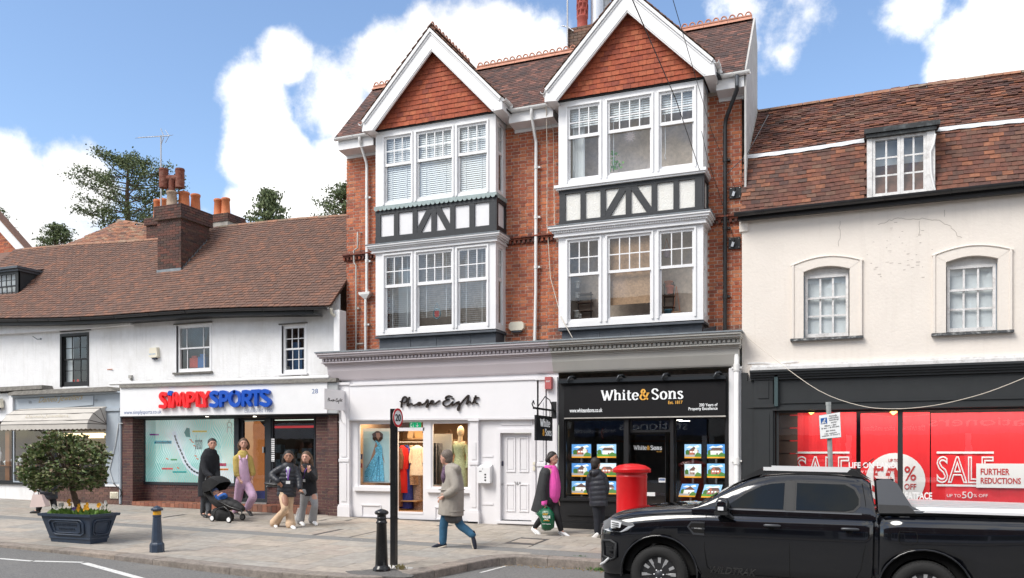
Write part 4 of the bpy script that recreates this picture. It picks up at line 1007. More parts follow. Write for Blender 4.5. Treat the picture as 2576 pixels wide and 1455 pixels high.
mb=MB();a,b=PX(266,0),PX(303,0);zb=PZ(285,1219,0);mb.box(a,b,-.0,.4,zb,PZ(285,988));mb.box(a-.03,b+.01,-.05,-.002,PZ(285,1030)-.05,PZ(285,1030)+.03);mb.box(a+.05,b-.05,-.012,-.001,zb+.05,PZ(285,1040));mb.build('pilaster',M_GBL,lh)
mb=MB();x0,x1=PX(-80,.02),a-.002;zjt,zjb=PZ(150,1060,.05),PZ(150,1216,.05)
mb.box(x0,PX(34,.02),.05,.3,PZ(0,1060),PZ(0,990));mb.build('white_fascia',M_WHITE,lh)
mb=MB();mb.box(PX(-80),PX(33),.0,.3,PZ(0,1060),PZ(0,1056)+.02);mb.box(PX(24),PX(33),-.02,.3,PZ(28,1062),PZ(28,996));mb.build('fascia_end',M_WHITE,lh)
xa,xb,xc=PX(34,.1),PX(112,.1),PX(119,.1)
shopwin(lh,xb+.1,a,zjb,PZ(200,1066,.1),.1,.04,M_GBL,d=.06);shopwin(lh,xa-.02,xb,zjb,PZ(70,1066,.1),.1,.04,M_GBL,d=.06)
mb=MB();mb.box(xb,xb+.1,.08,.18,zjb,PZ(116,1066,.1));mb.build('mullion',mat('pale_blue_paint',(.52,.57,.62),.5),lh)
shopwin(lh,PX(-90,.1),xa-.03,zjb,PZ(0,1072,.1),.1,.05,M_BLACK,d=.06)
mb=MB();mb.box(PX(-90),a,-.03,.12,zjb-.06,zjb-.002);mb.build('sill',M_BLACK,lh)
z0=gz(-20,0)-.1
mb=MB();mb.box(PX(-120),PX(110),.03,.3,z0,zjb-.062);mb.build('plinth',M_WHITER,lh)
mb=MB();xs0,xs1=PX(110),b;mb.box(xs0+.002,xs1,.012,.3,z0,zb-.06);pl=mb.build('brick_plinth',M_BRP_M,lh)
pieces('brick','bricks',bricks([(xs0+.002,xs1,z0,zb-.06)],.014,proud=.012,seed=51,flem=True),mat('brown_plinth_brick',(.1,.06,.05),.8,cols=[(.09,.052,.047),(.14,.072,.06),(.11,.06,.05),(.17,.09,.07),(.07,.045,.042)],var=.2,vscale=15,bump=.4,bscale=50),pl,200)
mb=MB();mb.box(a-.02,b+.0,-.03,.2,zb-.058,zb-.002);mb.build('white_capping',M_WHITE,lh)
t=thing('vent_grille','cream louvred vent set in the low brick plinth beside the sports shop pier','vent',P(280,1256,0));A,B=P(278,1254,0),P(298,1238,0);mb=MB();mb.box(A.x,B.x,-.02,.012,A.z,B.z);mb.build('vent_frame',M_CREAMPL,t)
for i in range(7):mb=MB();zz=A.z+.04+(B.z-A.z-.07)*i/6;mb.obox(TM(((A.x+B.x)/2,-.03,zz),(B.x-A.x-.06,.02,.006),rx=R(35)));mb.build('louvre',M_CREAMPL,t)
mb=MB();mb.tube([P(*d4(1190,350),-.03),P(*d4(1150,350),-.03),P(*d4(1120,550),-.03),P(*d4(1060,800),-.03),P(*d4(1100,930),-.03)],.014,6);one(mb,'loose_cable',mat('white_cable',(.6,.62,.63),.5),'loose white cable looping down the grey blue pilaster','cable',P(*d4(1100,930),-.03))
mb=MB();mb.tube([P(*d4(1100,930),-.03),P(*d4(1165,990),-.03),P(*d4(1180,1030),-.03),P(*d4(1165,1060),-.03)],.014,6);one(mb,'loose_cable',mat('black_cable',(.02,.02,.02),.6),'black cable end hanging over the brown brick plinth by the vent','cable',P(*d4(1165,1060),-.03))
mb=MB();mb.tube([P(303,1048,-.0),P(303,1268,-.0)],.035,10);mb.build('downpipe',M_GBL,lh)
mb=MB();mb.box(PX(-120),b,1.3,1.4,zjb-.1,zjt+.3);mb.box(PX(-120),b,.18,1.3,zjt+.2,zjt+.25);mb.box(PX(-120),b,.18,1.3,zjb-.0,zjb+.02);mb.box(b,b+.05,.18,1.3,zjb,zjt+.2);mb.build('shop_interior',mat('dim_brown_interior',(.10,.075,.055),.8,var=.4,vscale=2),SS)
mb=MB();c,d=P(140,1095,.9),P(262,1092,.9);mb.box(c.x,d.x,.85,.9,c.z-.1,c.z+.05);c,d=P(232,1094,.5),P(266,1094,.5);mb.box(c.x,d.x,.45,.6,c.z-.02,c.z+.03);one(mb,'display_light',mat('warm_lamp',(1,.75,.4),.5,emit=(1,.72,.38),estr=1.3),'warm lit strip lights at the top of the jeweller window under the awning','light',c)
mb=MB();c=P(22,1150,.3);mb.box(c.x-.09,c.x+.09,.25,.32,zjb,zjt+.2);mb.box(PX(-90,.3),PX(100,.3),.2,.5,P(0,1171,.3).z-.02,P(0,1171,.3).z);mb.box(PX(55,.3)-.02,PX(55,.3)+.02,.25,.3,zjb,P(0,1171,.3).z-.02);mb.build('display_shelf',mat('oak_shelf',(.3,.12,.04),.5,var=.2),SS)
zs_=P(0,1171,.3).z
def bust(px,h,label):
 x=PX(px,.35);mb=MB();mb.lathe([(.05,0),(.06,.01),(.045,h*.2),(.10,h*.55),(.105,h*.68),(.05,h*.82),(.038,h),(.0,h+.004)],(x,.35,zs_),14,sy=.55)
 one(mb,'necklace_bust',M_INKW,label,'display bust',(x,.35,zs_))
bust(15,.16,'small white necklace bust beside the oak upright in the jeweller window');bust(30,.26,'tallest white necklace bust in the row on the jeweller shelf');bust(42,.17,'short white necklace bust right of the tallest one on the shelf');bust(53,.27,'white necklace bust nearest the bush on the jeweller shelf');bust(-2,.55,'big white display torso at the left picture edge in the jeweller window')
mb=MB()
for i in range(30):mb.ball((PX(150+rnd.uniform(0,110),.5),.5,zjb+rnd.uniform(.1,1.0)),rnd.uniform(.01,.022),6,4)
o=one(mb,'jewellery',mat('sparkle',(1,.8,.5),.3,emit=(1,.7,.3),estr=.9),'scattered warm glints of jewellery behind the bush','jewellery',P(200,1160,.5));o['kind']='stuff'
M_CANV=mat('beige_canvas',(.52,.49,.45),.9,var=.08,vscale=6,grime=.35,gcol=(.33,.31,.28),gscale=3,bump=.4,bscale=30)
aw=thing('dutch_awning','weathered beige folding awning with scalloped edge over the jeweller window','awning',P(150,1050,0))
xL_,xR_=PX(52,0),PX(268,0);zt_=PZ(160,1026,0);zb_=PZ(268,1087,0)+.04
arcs=[(0.05,0.0,0),(-.30,-.02,1),(-.62,-.18,2),(-.78,-.42,3)]
prof=[(-.0,zt_),(-.22,zt_-.06),(-.46,zt_-.20),(-.62,zt_-.40),(-.66,zt_-.50)]
inset=[0.0,.0,.0,.0,.0]
mb=MB();k=10;vs=[]
for j,(yy,zz)in enumerate(prof):
 for i in range(k+1):x=xL_+(xR_-xL_)*i/k;vs.append((x+rnd.uniform(-.01,.01),yy+rnd.uniform(-.01,.01),zz+rnd.uniform(-.006,.006)))
mb.add(vs,[(j*(k+1)+i,j*(k+1)+i+1,(j+1)*(k+1)+i+1,(j+1)*(k+1)+i)for j in range(len(prof)-1)for i in range(k)],smooth=False)
for x in(xL_,xR_):mb.add([(x,0,zt_-.50)]+[(x,yy,zz)for yy,zz in prof],[(0,i,i+1)for i in range(1,len(prof))])
mb.build('canopy',M_CANV,aw)
def valance(pts,name='valance',h=.13,sc_=.16):
 mb=MB();vs_=[];L_=0;pts=[Vector(p)for p in pts];out=[]
 for a_,b_ in zip(pts,pts[1:]):
  l=(b_-a_).length;n_=int(l/.02)
  for i in range(n_+1):out.append((a_+(b_-a_)*i/n_,L_+l*i/n_))
  L_+=l
 for p,s_ in out:dd=h+.028*abs(math.sin(s_/sc_*math.pi));vs_+=[p,p-Vector((0,0,dd))]
 mb.add(vs_,[(2*i,2*i+2,2*i+3,2*i+1)for i in range(len(out)-1)]);mb.build(name,M_CANV,aw)
valance([(xL_,0,zt_-.50),(xL_,-.66,zt_-.50),(xR_,-.66,zt_-.50),(xR_,0,zt_-.50)])
mb=MB()
for yy,zz in prof[1:]:mb.tube([(xL_,0,zt_-.5),(xL_-.004,yy,zz+.004),(xR_+.004,yy-.004,zz+.004),(xR_+.004,0,zt_-.5)],.009,5)
mb.build('hoop',mat('dark_piping',(.1,.09,.085),.7),aw)
text('Daniels Jewellers',xL_+.9,xL_+2.6,zt_-.33,zt_-.22,-.575,mat('faded_gold',(.56,.50,.38),.7),aw,depth=.002,shear=.4,bold=-.006)
alarm(-14,9.5,1003,1028,.0,M_CREAMPL,'cream alarm box at the left picture edge beside the jeweller fascia',None,None)
# === red brick building with two gables
def sa(cx,cy):return((1300+cx/1.712)/1.5901,cy/1.712/1.5901)
def s7(cx,cy):return((1300+cx/1.94)/1.5901,(750+cy/1.94)/1.5901)
def s8(cx,cy):return((2100+cx/1.712)/1.5901,cy/1.712/1.5901)
def s9(cx,cy):return((2100+cx/2.079)/1.5901,(750+cy/2.079)/1.5901)
BY=.62
bx0,bx1=PX(872,BY),PX(1866,BY)
bb=thing('gabled_brick_building','orange red brick building with two white tile hung gables and bay windows over two shops','building',((bx0+bx1)/2,BY,gz(-7,0)))
ZEV=PZ(1330,316,BY)
ZCO=PZ(1345,858,BY)-.1
B1=(PX(945),PX(1247));B2=(PX(1405),PX(1769))
zg=lambda px,py:PZ(px,py)
mb=MB();mb.box(bx0+.012,bx1-.012,BY,BY+.35,ZCO-.3,ZEV+.1);mb.box(bx0+.01,bx1-1.2,BY+.35,BY+7,2.5,ZEV);mb.box(bx1-1.2,bx1-.01,BY+.35,BY+1.6,2.5,ZEV);mb.build('wall',M_MORT,bb)
zs0,zs1=PZ(1278,619,BY),PZ(1278,601,BY)
x1a,x1b,x2a,x2b=B1[0]-.06,B1[1]+.0,B2[0]-.0,B2[1]+.0
zl=ZCO-.1
rects=[]
for xa,xb in((bx0,x1a+.1),(x1b,x2a+.02),(x2b,bx1)):
 rects+=[(xa,xb,zl,zs0),(xa,xb,zs1,ZEV)]
M_BRO['x']=1
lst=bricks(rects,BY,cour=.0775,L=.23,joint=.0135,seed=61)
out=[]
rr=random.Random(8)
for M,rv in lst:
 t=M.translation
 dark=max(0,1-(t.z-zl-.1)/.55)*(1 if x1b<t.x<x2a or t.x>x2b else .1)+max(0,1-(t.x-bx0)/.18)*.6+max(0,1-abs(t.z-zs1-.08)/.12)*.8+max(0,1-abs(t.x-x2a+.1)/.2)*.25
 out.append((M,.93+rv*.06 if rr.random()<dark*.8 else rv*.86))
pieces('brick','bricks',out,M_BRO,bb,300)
M_BROD=mat('soot_red_brick',(.18,.06,.04),.9,cols=[(.12,.045,.035),(.24,.07,.04),(.08,.038,.032),(.30,.08,.04)],var=.25,vscale=12,bump=.4,bscale=50)
sc_l=[]
for xa,xb in((bx0-.06,x1a+.1),(x1b,x2a+.02),(x2b,bx1+.04)):
 h=(zs1-zs0)
 x=xa
 while x<xb-.03:
  sc_l.append((TM((x+.11,BY-.05,zs1-h*.12),(.215,.16,h*.2)),rr.random()*.5));sc_l.append((TM((x+.11,BY-.03,zs1-h*.36),(.215,.12,h*.2)),rr.random()*.6))
  sc_l.append((TM((x+.03,BY-.03,zs0+h*.35),(.055,.11,h*.42)),rr.random()));sc_l.append((TM((x+.14,BY-.03,zs0+h*.35),(.055,.11,h*.42)),rr.random()))
  sc_l.append((TM((x+.11,BY-.012,zs0+h*.08),(.215,.05,h*.15)),rr.random()));x+=.225
st=sub('string_course',bb);pieces('brick','bricks',sc_l,M_BROD,st,200)
# --- bays
def timber(cx_list):return cx_list
def bay(i,X,name_label,W,top,bands,glass_x,ztab,ztab2,side=True):
 x0,x1=X
 bw_=sub('bay_window',bb)
 zt,zsill=top
 def storey(zb,zt_,gx,zrows,mats,room_kind):
  """zrows: glass top, mid bar, meeting top, meeting bottom, glass bottom"""
  gt,gm,mt,mbm,gb=zrows
  holes=[(a-.035,b+.035,gb-.05,gt+.04)for a,b in gx]
  mb=MB();holed(mb,FY(0.0),x0,x1,zb,zt_,holes,.075)
  sh=[(.17,BY-.17,gb-.05,gt+.04)]if side else[]
  holed(mb,lambda a,z,d:(x1-d,a,z),0.0,BY,zb,zt_,sh,.07)
  mb.quad((x0,0,zb),(x0,0,zt_),(x0,BY,zt_),(x0,BY,zb));mb.quad((x0,0,zb),(x0,BY,zb),(x1,BY,zb),(x1,0,zb));mb.quad((x0,0,zt_),(x1,0,zt_),(x1,BY,zt_),(x0,BY,zt_))
  mb.build('window_frame',M_WHITE,bw_)
  mb=MB()
  for a,b,c,d in holes:
   k=.028
   mb.box(a-.05,a-.012,-k,-.001,c-.05,d+.05);mb.box(b+.012,b+.05,-k,-.001,c-.05,d+.05);mb.box(a-.012,b+.012,-k,-.001,d+.014,d+.05)
  mb.build('architrave',M_WHITE,bw_)
  for j,((a,b,c,d),cols)in enumerate(zip(holes,(3,4,3))):
   sb=MB();fw=.035
   sb.box(a,b,.012,.045,mbm,mt);sb.box(a,a+fw,.015,.05,mt,d);sb.box(b-fw,b,.015,.05,mt,d);sb.box(a+fw,b-fw,.015,.05,gt,d)
   for q in range(1,cols):xx=a+fw+(b-a-2*fw)*q/cols;sb.box(xx-.012,xx+.012,.018,.04,mt+.001,gt-.001)
   sb.box(a+fw,b-fw,.020,.038,gm-.012,gm+.012)
   sb.box(a,a+fw,.05,.074,c,mbm);sb.box(b-fw,b,.05,.074,c,mbm);sb.box(a+fw,b-fw,.048,.073,c,gb)
   sb.build('sash',M_WHITE,bw_)
   for q in range(cols):
    xa,xb=a+fw+(b-a-2*fw)*q/cols,a+fw+(b-a-2*fw)*(q+1)/cols
    for za,zb_ in((mt,gm),(gm,gt)):
     p=MB();e=rnd.uniform(-.001,.001);p.quad((xa,.03+e,za),(xb,.03-e,za),(xb,.03,zb_),(xa,.03,zb_));p.build('pane',G_WIN,bw_)
   p=MB();p.quad((a+fw,.062,gb),(b-fw,.062,gb),(b-fw,.062,mbm),(a+fw,.062,mbm));p.build('pane',G_WIN,bw_)
  if side:
   a,b,c,d=sh[0];sb=MB();xx=x1-.03
   sb.box(xx-.02,xx+.01,a,b,mbm,mt);sb.box(xx-.02,xx+.005,a,a+.03,c,d);sb.box(xx-.02,xx+.005,b-.03,b,c,d);sb.box(xx-.02,xx+.005,a+.03,b-.03,gt,d);sb.box(xx-.02,xx+.005,a+.03,b-.03,c,gb)
   sb.box(xx-.015,xx,(a+b)/2-.01,(a+b)/2+.01,mt,gt);sb.box(xx-.014,xx-.001,a+.03,b-.03,gm-.01,gm+.01);sb.build('sash',M_WHITE,bw_)
   for za,zb_ in((gb,mbm),(mt,gt)):p=MB();p.quad((xx-.008,a,za),(xx-.008,b,za),(xx-.008,b,zb_),(xx-.008,a,zb_));p.build('pane',G_WIN,bw_)
  q=MB();q.quad((x0,.076,zb),(x0,BY+1.2,zb),(x0,BY+1.2,zt_),(x0,.076,zt_));q.quad((x0,BY+1.2,zb),(x1,BY+1.2,zb),(x1,BY+1.2,zt_),(x0,BY+1.2,zt_));q.quad((x0,.08,zb+.1),(x1,.08,zb+.1),(x1,BY+1.2,zb+.1),(x0,BY+1.2,zb+.1));q.quad((x0,.08,zt_-.02),(x0,BY+1.2,zt_-.02),(x1,BY+1.2,zt_-.02),(x1,.08,zt_-.02))
  q.quad((x1-.08,BY,zb),(x1-.08,BY+1.2,zb),(x1-.08,BY+1.2,zt_),(x1-.08,BY,zt_))
  q.build('room',mats,bw_)
  return holes
 return bw_,storey
gx1=[(PX(971),PX(1031)),(PX(1052),PX(1134)),(PX(1155),PX(1221))]
z=lambda py,px=1031:PZ(px,py)
M_ROOML=mat('pale_room',(.70,.72,.73),.9,var=.1,vscale=1)
M_ROOMD=mat('brown_room',(.045,.032,.028),.9,var=.4,vscale=1.2)
bw1,st1=bay(1,B1,'',None,(0,0),None,gx1,None,None)
zbt=PZ(1245,285);zbb=PZ(1245,487)
h_u1=st1(zbb,zbt,gx1,(z(342),z(373),z(404),z(411),z(498)),M_ROOML,'blind')
zlt,zlb=PZ(1245,600),PZ(1245,827)
h_l1=st1(zlb,zlt,gx1,(z(643.5),z(679),z(712),z(720),z(822)),M_ROOM,'blind')
M_SLAT=mat('white_slats',(.78,.82,.84),.5)
for a,b,c,d in h_u1:blind(bw1,a+.03,b-.03,c+.02,d,.095,.048,M_SLAT,68)
for j,(a,b,c,d)in enumerate(h_l1):blind(bw1,a+.03,b-.03,c+(.25 if j==1 else .02),d,.12,.048,M_SLAT,12)
mb=MB();a,b,c,d=h_l1[0];mb.box(a+.1,a+.62,.5,.52,c,d-.2);mb.build('cupboard',M_ROOML,bw1)
c=P(1099,790,.1);sn=thing('suncatcher','stained glass suncatcher hanging in the middle pane of the lower left bay','ornament',c);mb=MB();mb.tube([c+Vector((0,0,.26)),c+Vector((-.07,0,.12))],.005,4);mb.tube([c+Vector((0,0,.26)),c+Vector((.07,0,.12))],.005,4)
mb.tube([c+Vector((math.cos(q/8*6.283)*.1,0,math.sin(q/8*6.283)*.12))for q in range(9)],.012,5);mb.build('lead_outline',mat('teal_lead',(.08,.2,.25),.4),sn)
mb=MB();mb.ext([c+Vector((-.05,0,-.07)),c+Vector((.05,0,-.07)),c+Vector((.06,0,.07)),c+Vector((-.06,0,.07))],(0,.005,0));mb.build('red_glass',mat('red_glass',(.3,.05,.05),.3),sn)
gx2=[(PX(1433),PX(1504)),(PX(1533),PX(1634)),(PX(1663),PX(1741))]
bw2,st2=bay(2,B2,'',None,(0,0),None,gx2,None,None)
z2=lambda py:PZ(1504,py)
zbt2,zbb2=PZ(1768,200),PZ(1768,424)
h_u2=st2(zbb2,zbt2,gx2,(z2(264.5),z2(299.5),z2(332),z2(340),z2(439)),M_ROOML,'')
zlt2,zlb2=PZ(1768,545),PZ(1768,804)
h_l2=st2(zlb2,zlt2,gx2,(z2(604),z2(644),z2(683),z2(690),z2(799)),M_ROOMD,'')
for a,b,c,d in h_u2:blind(bw2,a+.03,b-.03,d-.42,d,.12,.05,M_SLAT,70)
a,b,c,d=h_u2[0];mb=MB();vs=[]
for i in range(11):vs+=[(a+.04+i*.028,.2+.015*math.sin(i*2),c),(a+.04+i*.028,.2+.015*math.sin(i*2),d)]
mb.add(vs,[(2*i,2*i+2,2*i+3,2*i+1)for i in range(10)],smooth=True);mb.build('curtain',M_CURT,bw2)
for a,b,c,d in h_u2[1:]+h_u2[:1]:
 mb=MB();mb.tube([(a+.1,.1,d-.4),(a+.105,.1,c+.35),(a+.09,.1,c+.3),(a+.11,.1,c+.22)],.006,5);mb.build('blind_cord',M_SLAT,bw2)
c=P(1585,344,.25);mb=MB()
for k in range(12):an=k/12*6.283;mb.quad(c,c+Vector((math.cos(an-.2)*.07,0,math.sin(an-.2)*.07)),c+Vector((math.cos(an)*.16,.01,math.sin(an)*.16)),c+Vector((math.cos(an+.2)*.07,0,math.sin(an+.2)*.07)))
one(mb,'paper_star',mat('pinkish_paper',(.5,.42,.41),.8),'pale flower shaped star hanging inside the top right bay window','ornament',c)
pl_=thing('house_plant','fresh green pot plant on the sill inside the top right bay window','plant',P(1544,432,.3));c=P(1544,432,.3)
mb=MB()
for _ in range(60):
 p=c+Vector((rnd.gauss(0,.08),rnd.gauss(0,.04),rnd.uniform(.0,.42)));e=Vector((rnd.uniform(-1,1),rnd.uniform(-1,1),rnd.uniform(-.5,1))).normalized()*.07;f=Vector((-e.z,e.y,e.x))*.5;mb.quad(p,p+e*.5+f,p+e,p+e*.5-f)
mb.build('leaves',mat('lime_leaf',(.22,.45,.07),.6),pl_,kind='stuff');mb=MB();mb.tube([c,c+Vector((0,0,.35))],.01,5);mb.build('stem',M_WEED,pl_)
a,b,c,d=h_l2[1];mb=MB();zc=PZ(1580,766,.15);zq=zc
while zq<d:mb.box(a+.02,b-.02,.14,.150,zq,zq+.018);zq+=.0185
mb.build('bamboo_blind',mat('bamboo',(.40,.255,.155),.8,var=.3,vscale=25),bw2)
def shelfunit(label,px0,px1,pyt,pyb,y):
 A,B=P(px0,pyb,y),P(px1,pyt,y);t=thing('plant_stand',label,'shelf',A);mb=MB()
 for x in(A.x,B.x):mb.tube([(x,y,A.z),(x,y,B.z)],.015,6)
 mb.build('upright',M_BLACK,t)
 for k in range(4):mb=MB();zz=A.z+(B.z-A.z)*k/3.3;mb.box(A.x-.02,B.x+.02,y-.12,y+.12,zz,zz+.02);mb.build('shelf_board',mat('dark_wood',(.08,.05,.03),.6),t)
 return t
shelfunit('dark shelf stand with white pots behind the lower right bay left sash',1455,1487,735,806,.45);shelfunit('dark shelf stand with orange pots behind the lower right bay right sash',1672,1694,710,803,.45)
def jar(px,py,w,h,colr,label,cat='pot',y=.38):
 c=P(px,py,y);mb=MB();mb.lathe([(w*.38,0),(w*.5,h*.8),(w*.55,h*.82),(w*.55,h),(w*.48,h),(w*.45,h*.8)],c,12);one(mb,'plant_'+cat,mat('pot_%d_%d'%(px,py),colr,.5),label,cat,c)
jar(1452,726,.13,.16,(.75,.73,.68),'white pot on the top shelf in the lower right bay');jar(1452,750,.12,.11,(.75,.73,.68),'white jar on the second shelf in the lower right bay');jar(1450,800,.16,.16,(.7,.68,.62),'white pot at the bottom of the left window shelf');jar(1459,801,.09,.09,(.72,.7,.65),'small white cup beside the bottom white pot')
jar(1682,720,.18,.10,(.5,.15,.06),'flat terracotta pot on the top shelf of the right sash');jar(1685,740,.17,.17,(.55,.12,.06),'orange red pot on the shelf under the flat one');jar(1681,799,.16,.17,(.05,.18,.24),'teal pot low on the right sash shelf');jar(1702,808,.20,.19,(.3,.17,.09),'tan planter hanging on a cord in the right sash');jar(1677,648,.15,.17,(.32,.25,.3),'mauve planter hanging at the top of the right sash')
for px,p0,p1 in((1702,720,800),(1677,600,640)):
 mb=MB();A,B=P(px,p1,.38),P(px,p0,.38)
 for s_ in(-.09,.09):mb.tube([B,A+Vector((s_,0,0))],.007,4)
 one(mb,'macrame_cord',M_POT,'orange cord hanger of the '+('tan'if px==1702 else 'mauve')+' planter','cord',B)
M_TIMB=mat('black_timber',(.022,.024,.028),.55,var=.2,vscale=8,bump=.4,bscale=25)
M_PEB=mat('pebbledash_white',(.80,.79,.75),.95,grime=.25,gcol=(.6,.56,.47),gscale=6,bump=1.6,bscale=45)
def band(parent,X,zb,zt,studs,diag,panel,rough,rail=(.16,.10)):
 x0,x1=X;y=.03
 mb=MB();mb.box(x0+.02,x1-.02,y+.02,BY,zb,zt);mb.build('render_panel',panel,parent)
 tz,bz=zt-rail[1],zb+rail[0]
 mb=MB();mb.box(x0,x1,y-.02,y+.019,tz,zt);mb.build('top_rail',M_TIMB,parent);mb=MB();mb.box(x0,x1,y-.02,y+.019,zb,bz);mb.build('bottom_rail',M_TIMB,parent)
 for a,b in studs:mb=MB();mb.box(a,b,y-.018,y+.019,bz+.001,tz-.001);mb.build('stud',M_TIMB,parent)
 for(xa,xb)in diag:
  w=.085;mb=MB();mb.ext([(xa-w,y-.014,tz),(xa+w,y-.014,tz),(xb+w,y-.014,bz),(xb-w,y-.014,bz)],(0,.033,0));mb.build('brace',M_TIMB,parent)
 mb=MB()
 X1=x1-.001
 for a,b in((y-.015,y+.09),(BY-.1,BY-.002)):mb.box(X1-.01,x1+.018,a,b,bz+.001,tz-.001)
 mb.box(X1-.01,x1+.020,y-.018,BY,zb,bz);mb.box(X1-.01,x1+.020,y-.018,BY,tz,zt);mb.build('return_timber',M_TIMB,parent)
def sx(f,a,b,cy=300):return(PX(f(a,cy)[0]),PX(f(b,cy)[0]))
studs1=[sx(s7,a,b)for a,b in((390,428),(532,568),(677,712),(822,860),(968,1005),(1118,1158),(1272,1322))]
zb_,zt_=PZ(1247,582),PZ(1247,494)
tb1=sub('timber_band',bb)
ctr=(studs1[3][0]+studs1[3][1])/2
band(tb1,(B1[0]-.02,B1[1]+.0),zb_,zt_,studs1,[(ctr-.1,studs1[2][1]+.02),(ctr+.1,studs1[4][0]-.02)],mat('smooth_white_panel',(.76,.755,.77),.7,var=.03),False)
mb=MB();zt=PZ(1247,487);x=B1[0]-.03;sw=.118
mb.box(B1[0]-.03,B1[1]+.03,-.03,.0,zt-.035,zt+.03);mb.box(B1[1]+.0,B1[1]+.03,.0,BY,zt-.035,zt+.03)
while x<B1[1]:
 pts=[(x+sw/2-math.cos(k/6*math.pi)*sw*.48,-.034,zt-.03-math.sin(k/6*math.pi)*.055)for k in range(7)];mb.ext(pts,(0,.008,0));x+=sw
y=0.02
while y<BY-.05:
 pts=[(B1[1]+.034,y+sw/2-math.cos(k/6*math.pi)*sw*.48,zt-.03-math.sin(k/6*math.pi)*.055)for k in range(7)];mb.ext(pts,(-.008,0,0));y+=sw
mb.build('scalloped_lead',mat('green_lead',(.30,.37,.37),.6,var=.2,vscale=8),bb)
studs2=[sx(s8,a,b)for a,b in((234,275),(378,412),(515,550),(688,725),(865,902),(1015,1052),(1162,1215))]
zb2,zt2=PZ(1769,528),PZ(1769,431)
tb2=sub('timber_band',bb);ctr=(studs2[3][0]+studs2[3][1])/2
band(tb2,B2,zb2,zt2,studs2,[(ctr-.1,studs2[2][1]+.02),(ctr+.1,studs2[4][0]-.02)],M_PEB,True,(.08,.13))
mb=MB();zz=PZ(1769,427);mb.box(B2[0]-.08,B2[1]+.07,-.08,BY,zz-.035,zz+.03);mb.box(B2[0]-.05,B2[1]+.045,-.05,BY,zz-.075,zz-.036);mb.build('sill_moulding',M_WHITE,bb)
def cornice(parent,x0,x1,yf,yb,zt,steps,m,side=True,dent=None,lead=.02,leadm=None):
 """steps: list of (projection, height) from the top down"""
 z_=zt
 mb=MB()
 for pr,h in steps:mb.box(x0-pr,x1+(pr if side else 0),yf-pr,yb,z_-h,z_-.0005);z_-=h
 mb.build('cornice_moulding',m,parent)
 if dent:
  pr,h,w,gap,zd=dent;mb=MB();x=x0-pr+.01
  while x<x1+(pr if side else 0)-w:mb.box(x,x+w,yf-pr,yf-pr+.03,zd-h,zd);x+=w+gap
  if side:
   y=yf-pr+.05
   while y<yb-w:mb.box(x1+pr-.03,x1+pr,y,y+w,zd-h,zd);y+=w+gap
  mb.build('dentils',m,parent,kind='stuff')
 if lead:
  p=steps[0][0]+.012;mb=MB();mb.box(x0-p,x1+(p if side else 0),yf-p,yb,zt,zt+lead);mb.build('lead_flashing',leadm or M_LEAD,parent)
c1=sub('bay_cornice',bb);zt=PZ(1247,583.5,-.15)
cornice(c1,B1[0]-.04,B1[1],.0,BY,zt,[(.15,.035),(.12,.04),(.07,.035),(.045,.05),(.06,.02)],M_WHITE,True,(.085,.03,.022,.018,zt-.08))
c2=sub('bay_cornice',bb);zt=PZ(1769,531,-.15)
cornice(c2,B2[0]-.02,B2[1],.0,BY,zt,[(.17,.04),(.14,.05),(.09,.04),(.06,.07),(.075,.02)],M_WHITE,True,(.105,.045,.03,.022,zt-.09))
for X,pa,pb in((B1,(1247,829),(1247,866)),(B2,(1769,806),(1769,838))):
 s_=sub('lead_skirt',bb);zt,zb=PZ(*pa),PZ(*pb)-.1
 mb=MB();mb.box(X[0]+.05,X[1]-.04,.09,BY,zb,zt-.05);mb.box(X[0]-.01,X[1]+.02,-.02,BY,zt-.05,zt-.005);mb.build('lead_apron',M_LEADD,s_)
 mb=MB()
 for k in range(1,4):xx=X[0]+(X[1]-X[0])*k/4+.1*(k%2);mb.box(xx,xx+.02,.078,.092,zb,zt-.052)
 mb.build('lead_roll',M_LEADD,s_)
 if X is B2:mb=MB();mb.add([(X[1]-.02,.085,zb+.2),(X[1]+.2,.5,zb+.3),(X[1]+.16,.5,zb+.1),(X[1]-.02,.085,zb+.05)],[(0,1,2,3)]);mb.build('loose_lead',M_LEADD,s_)
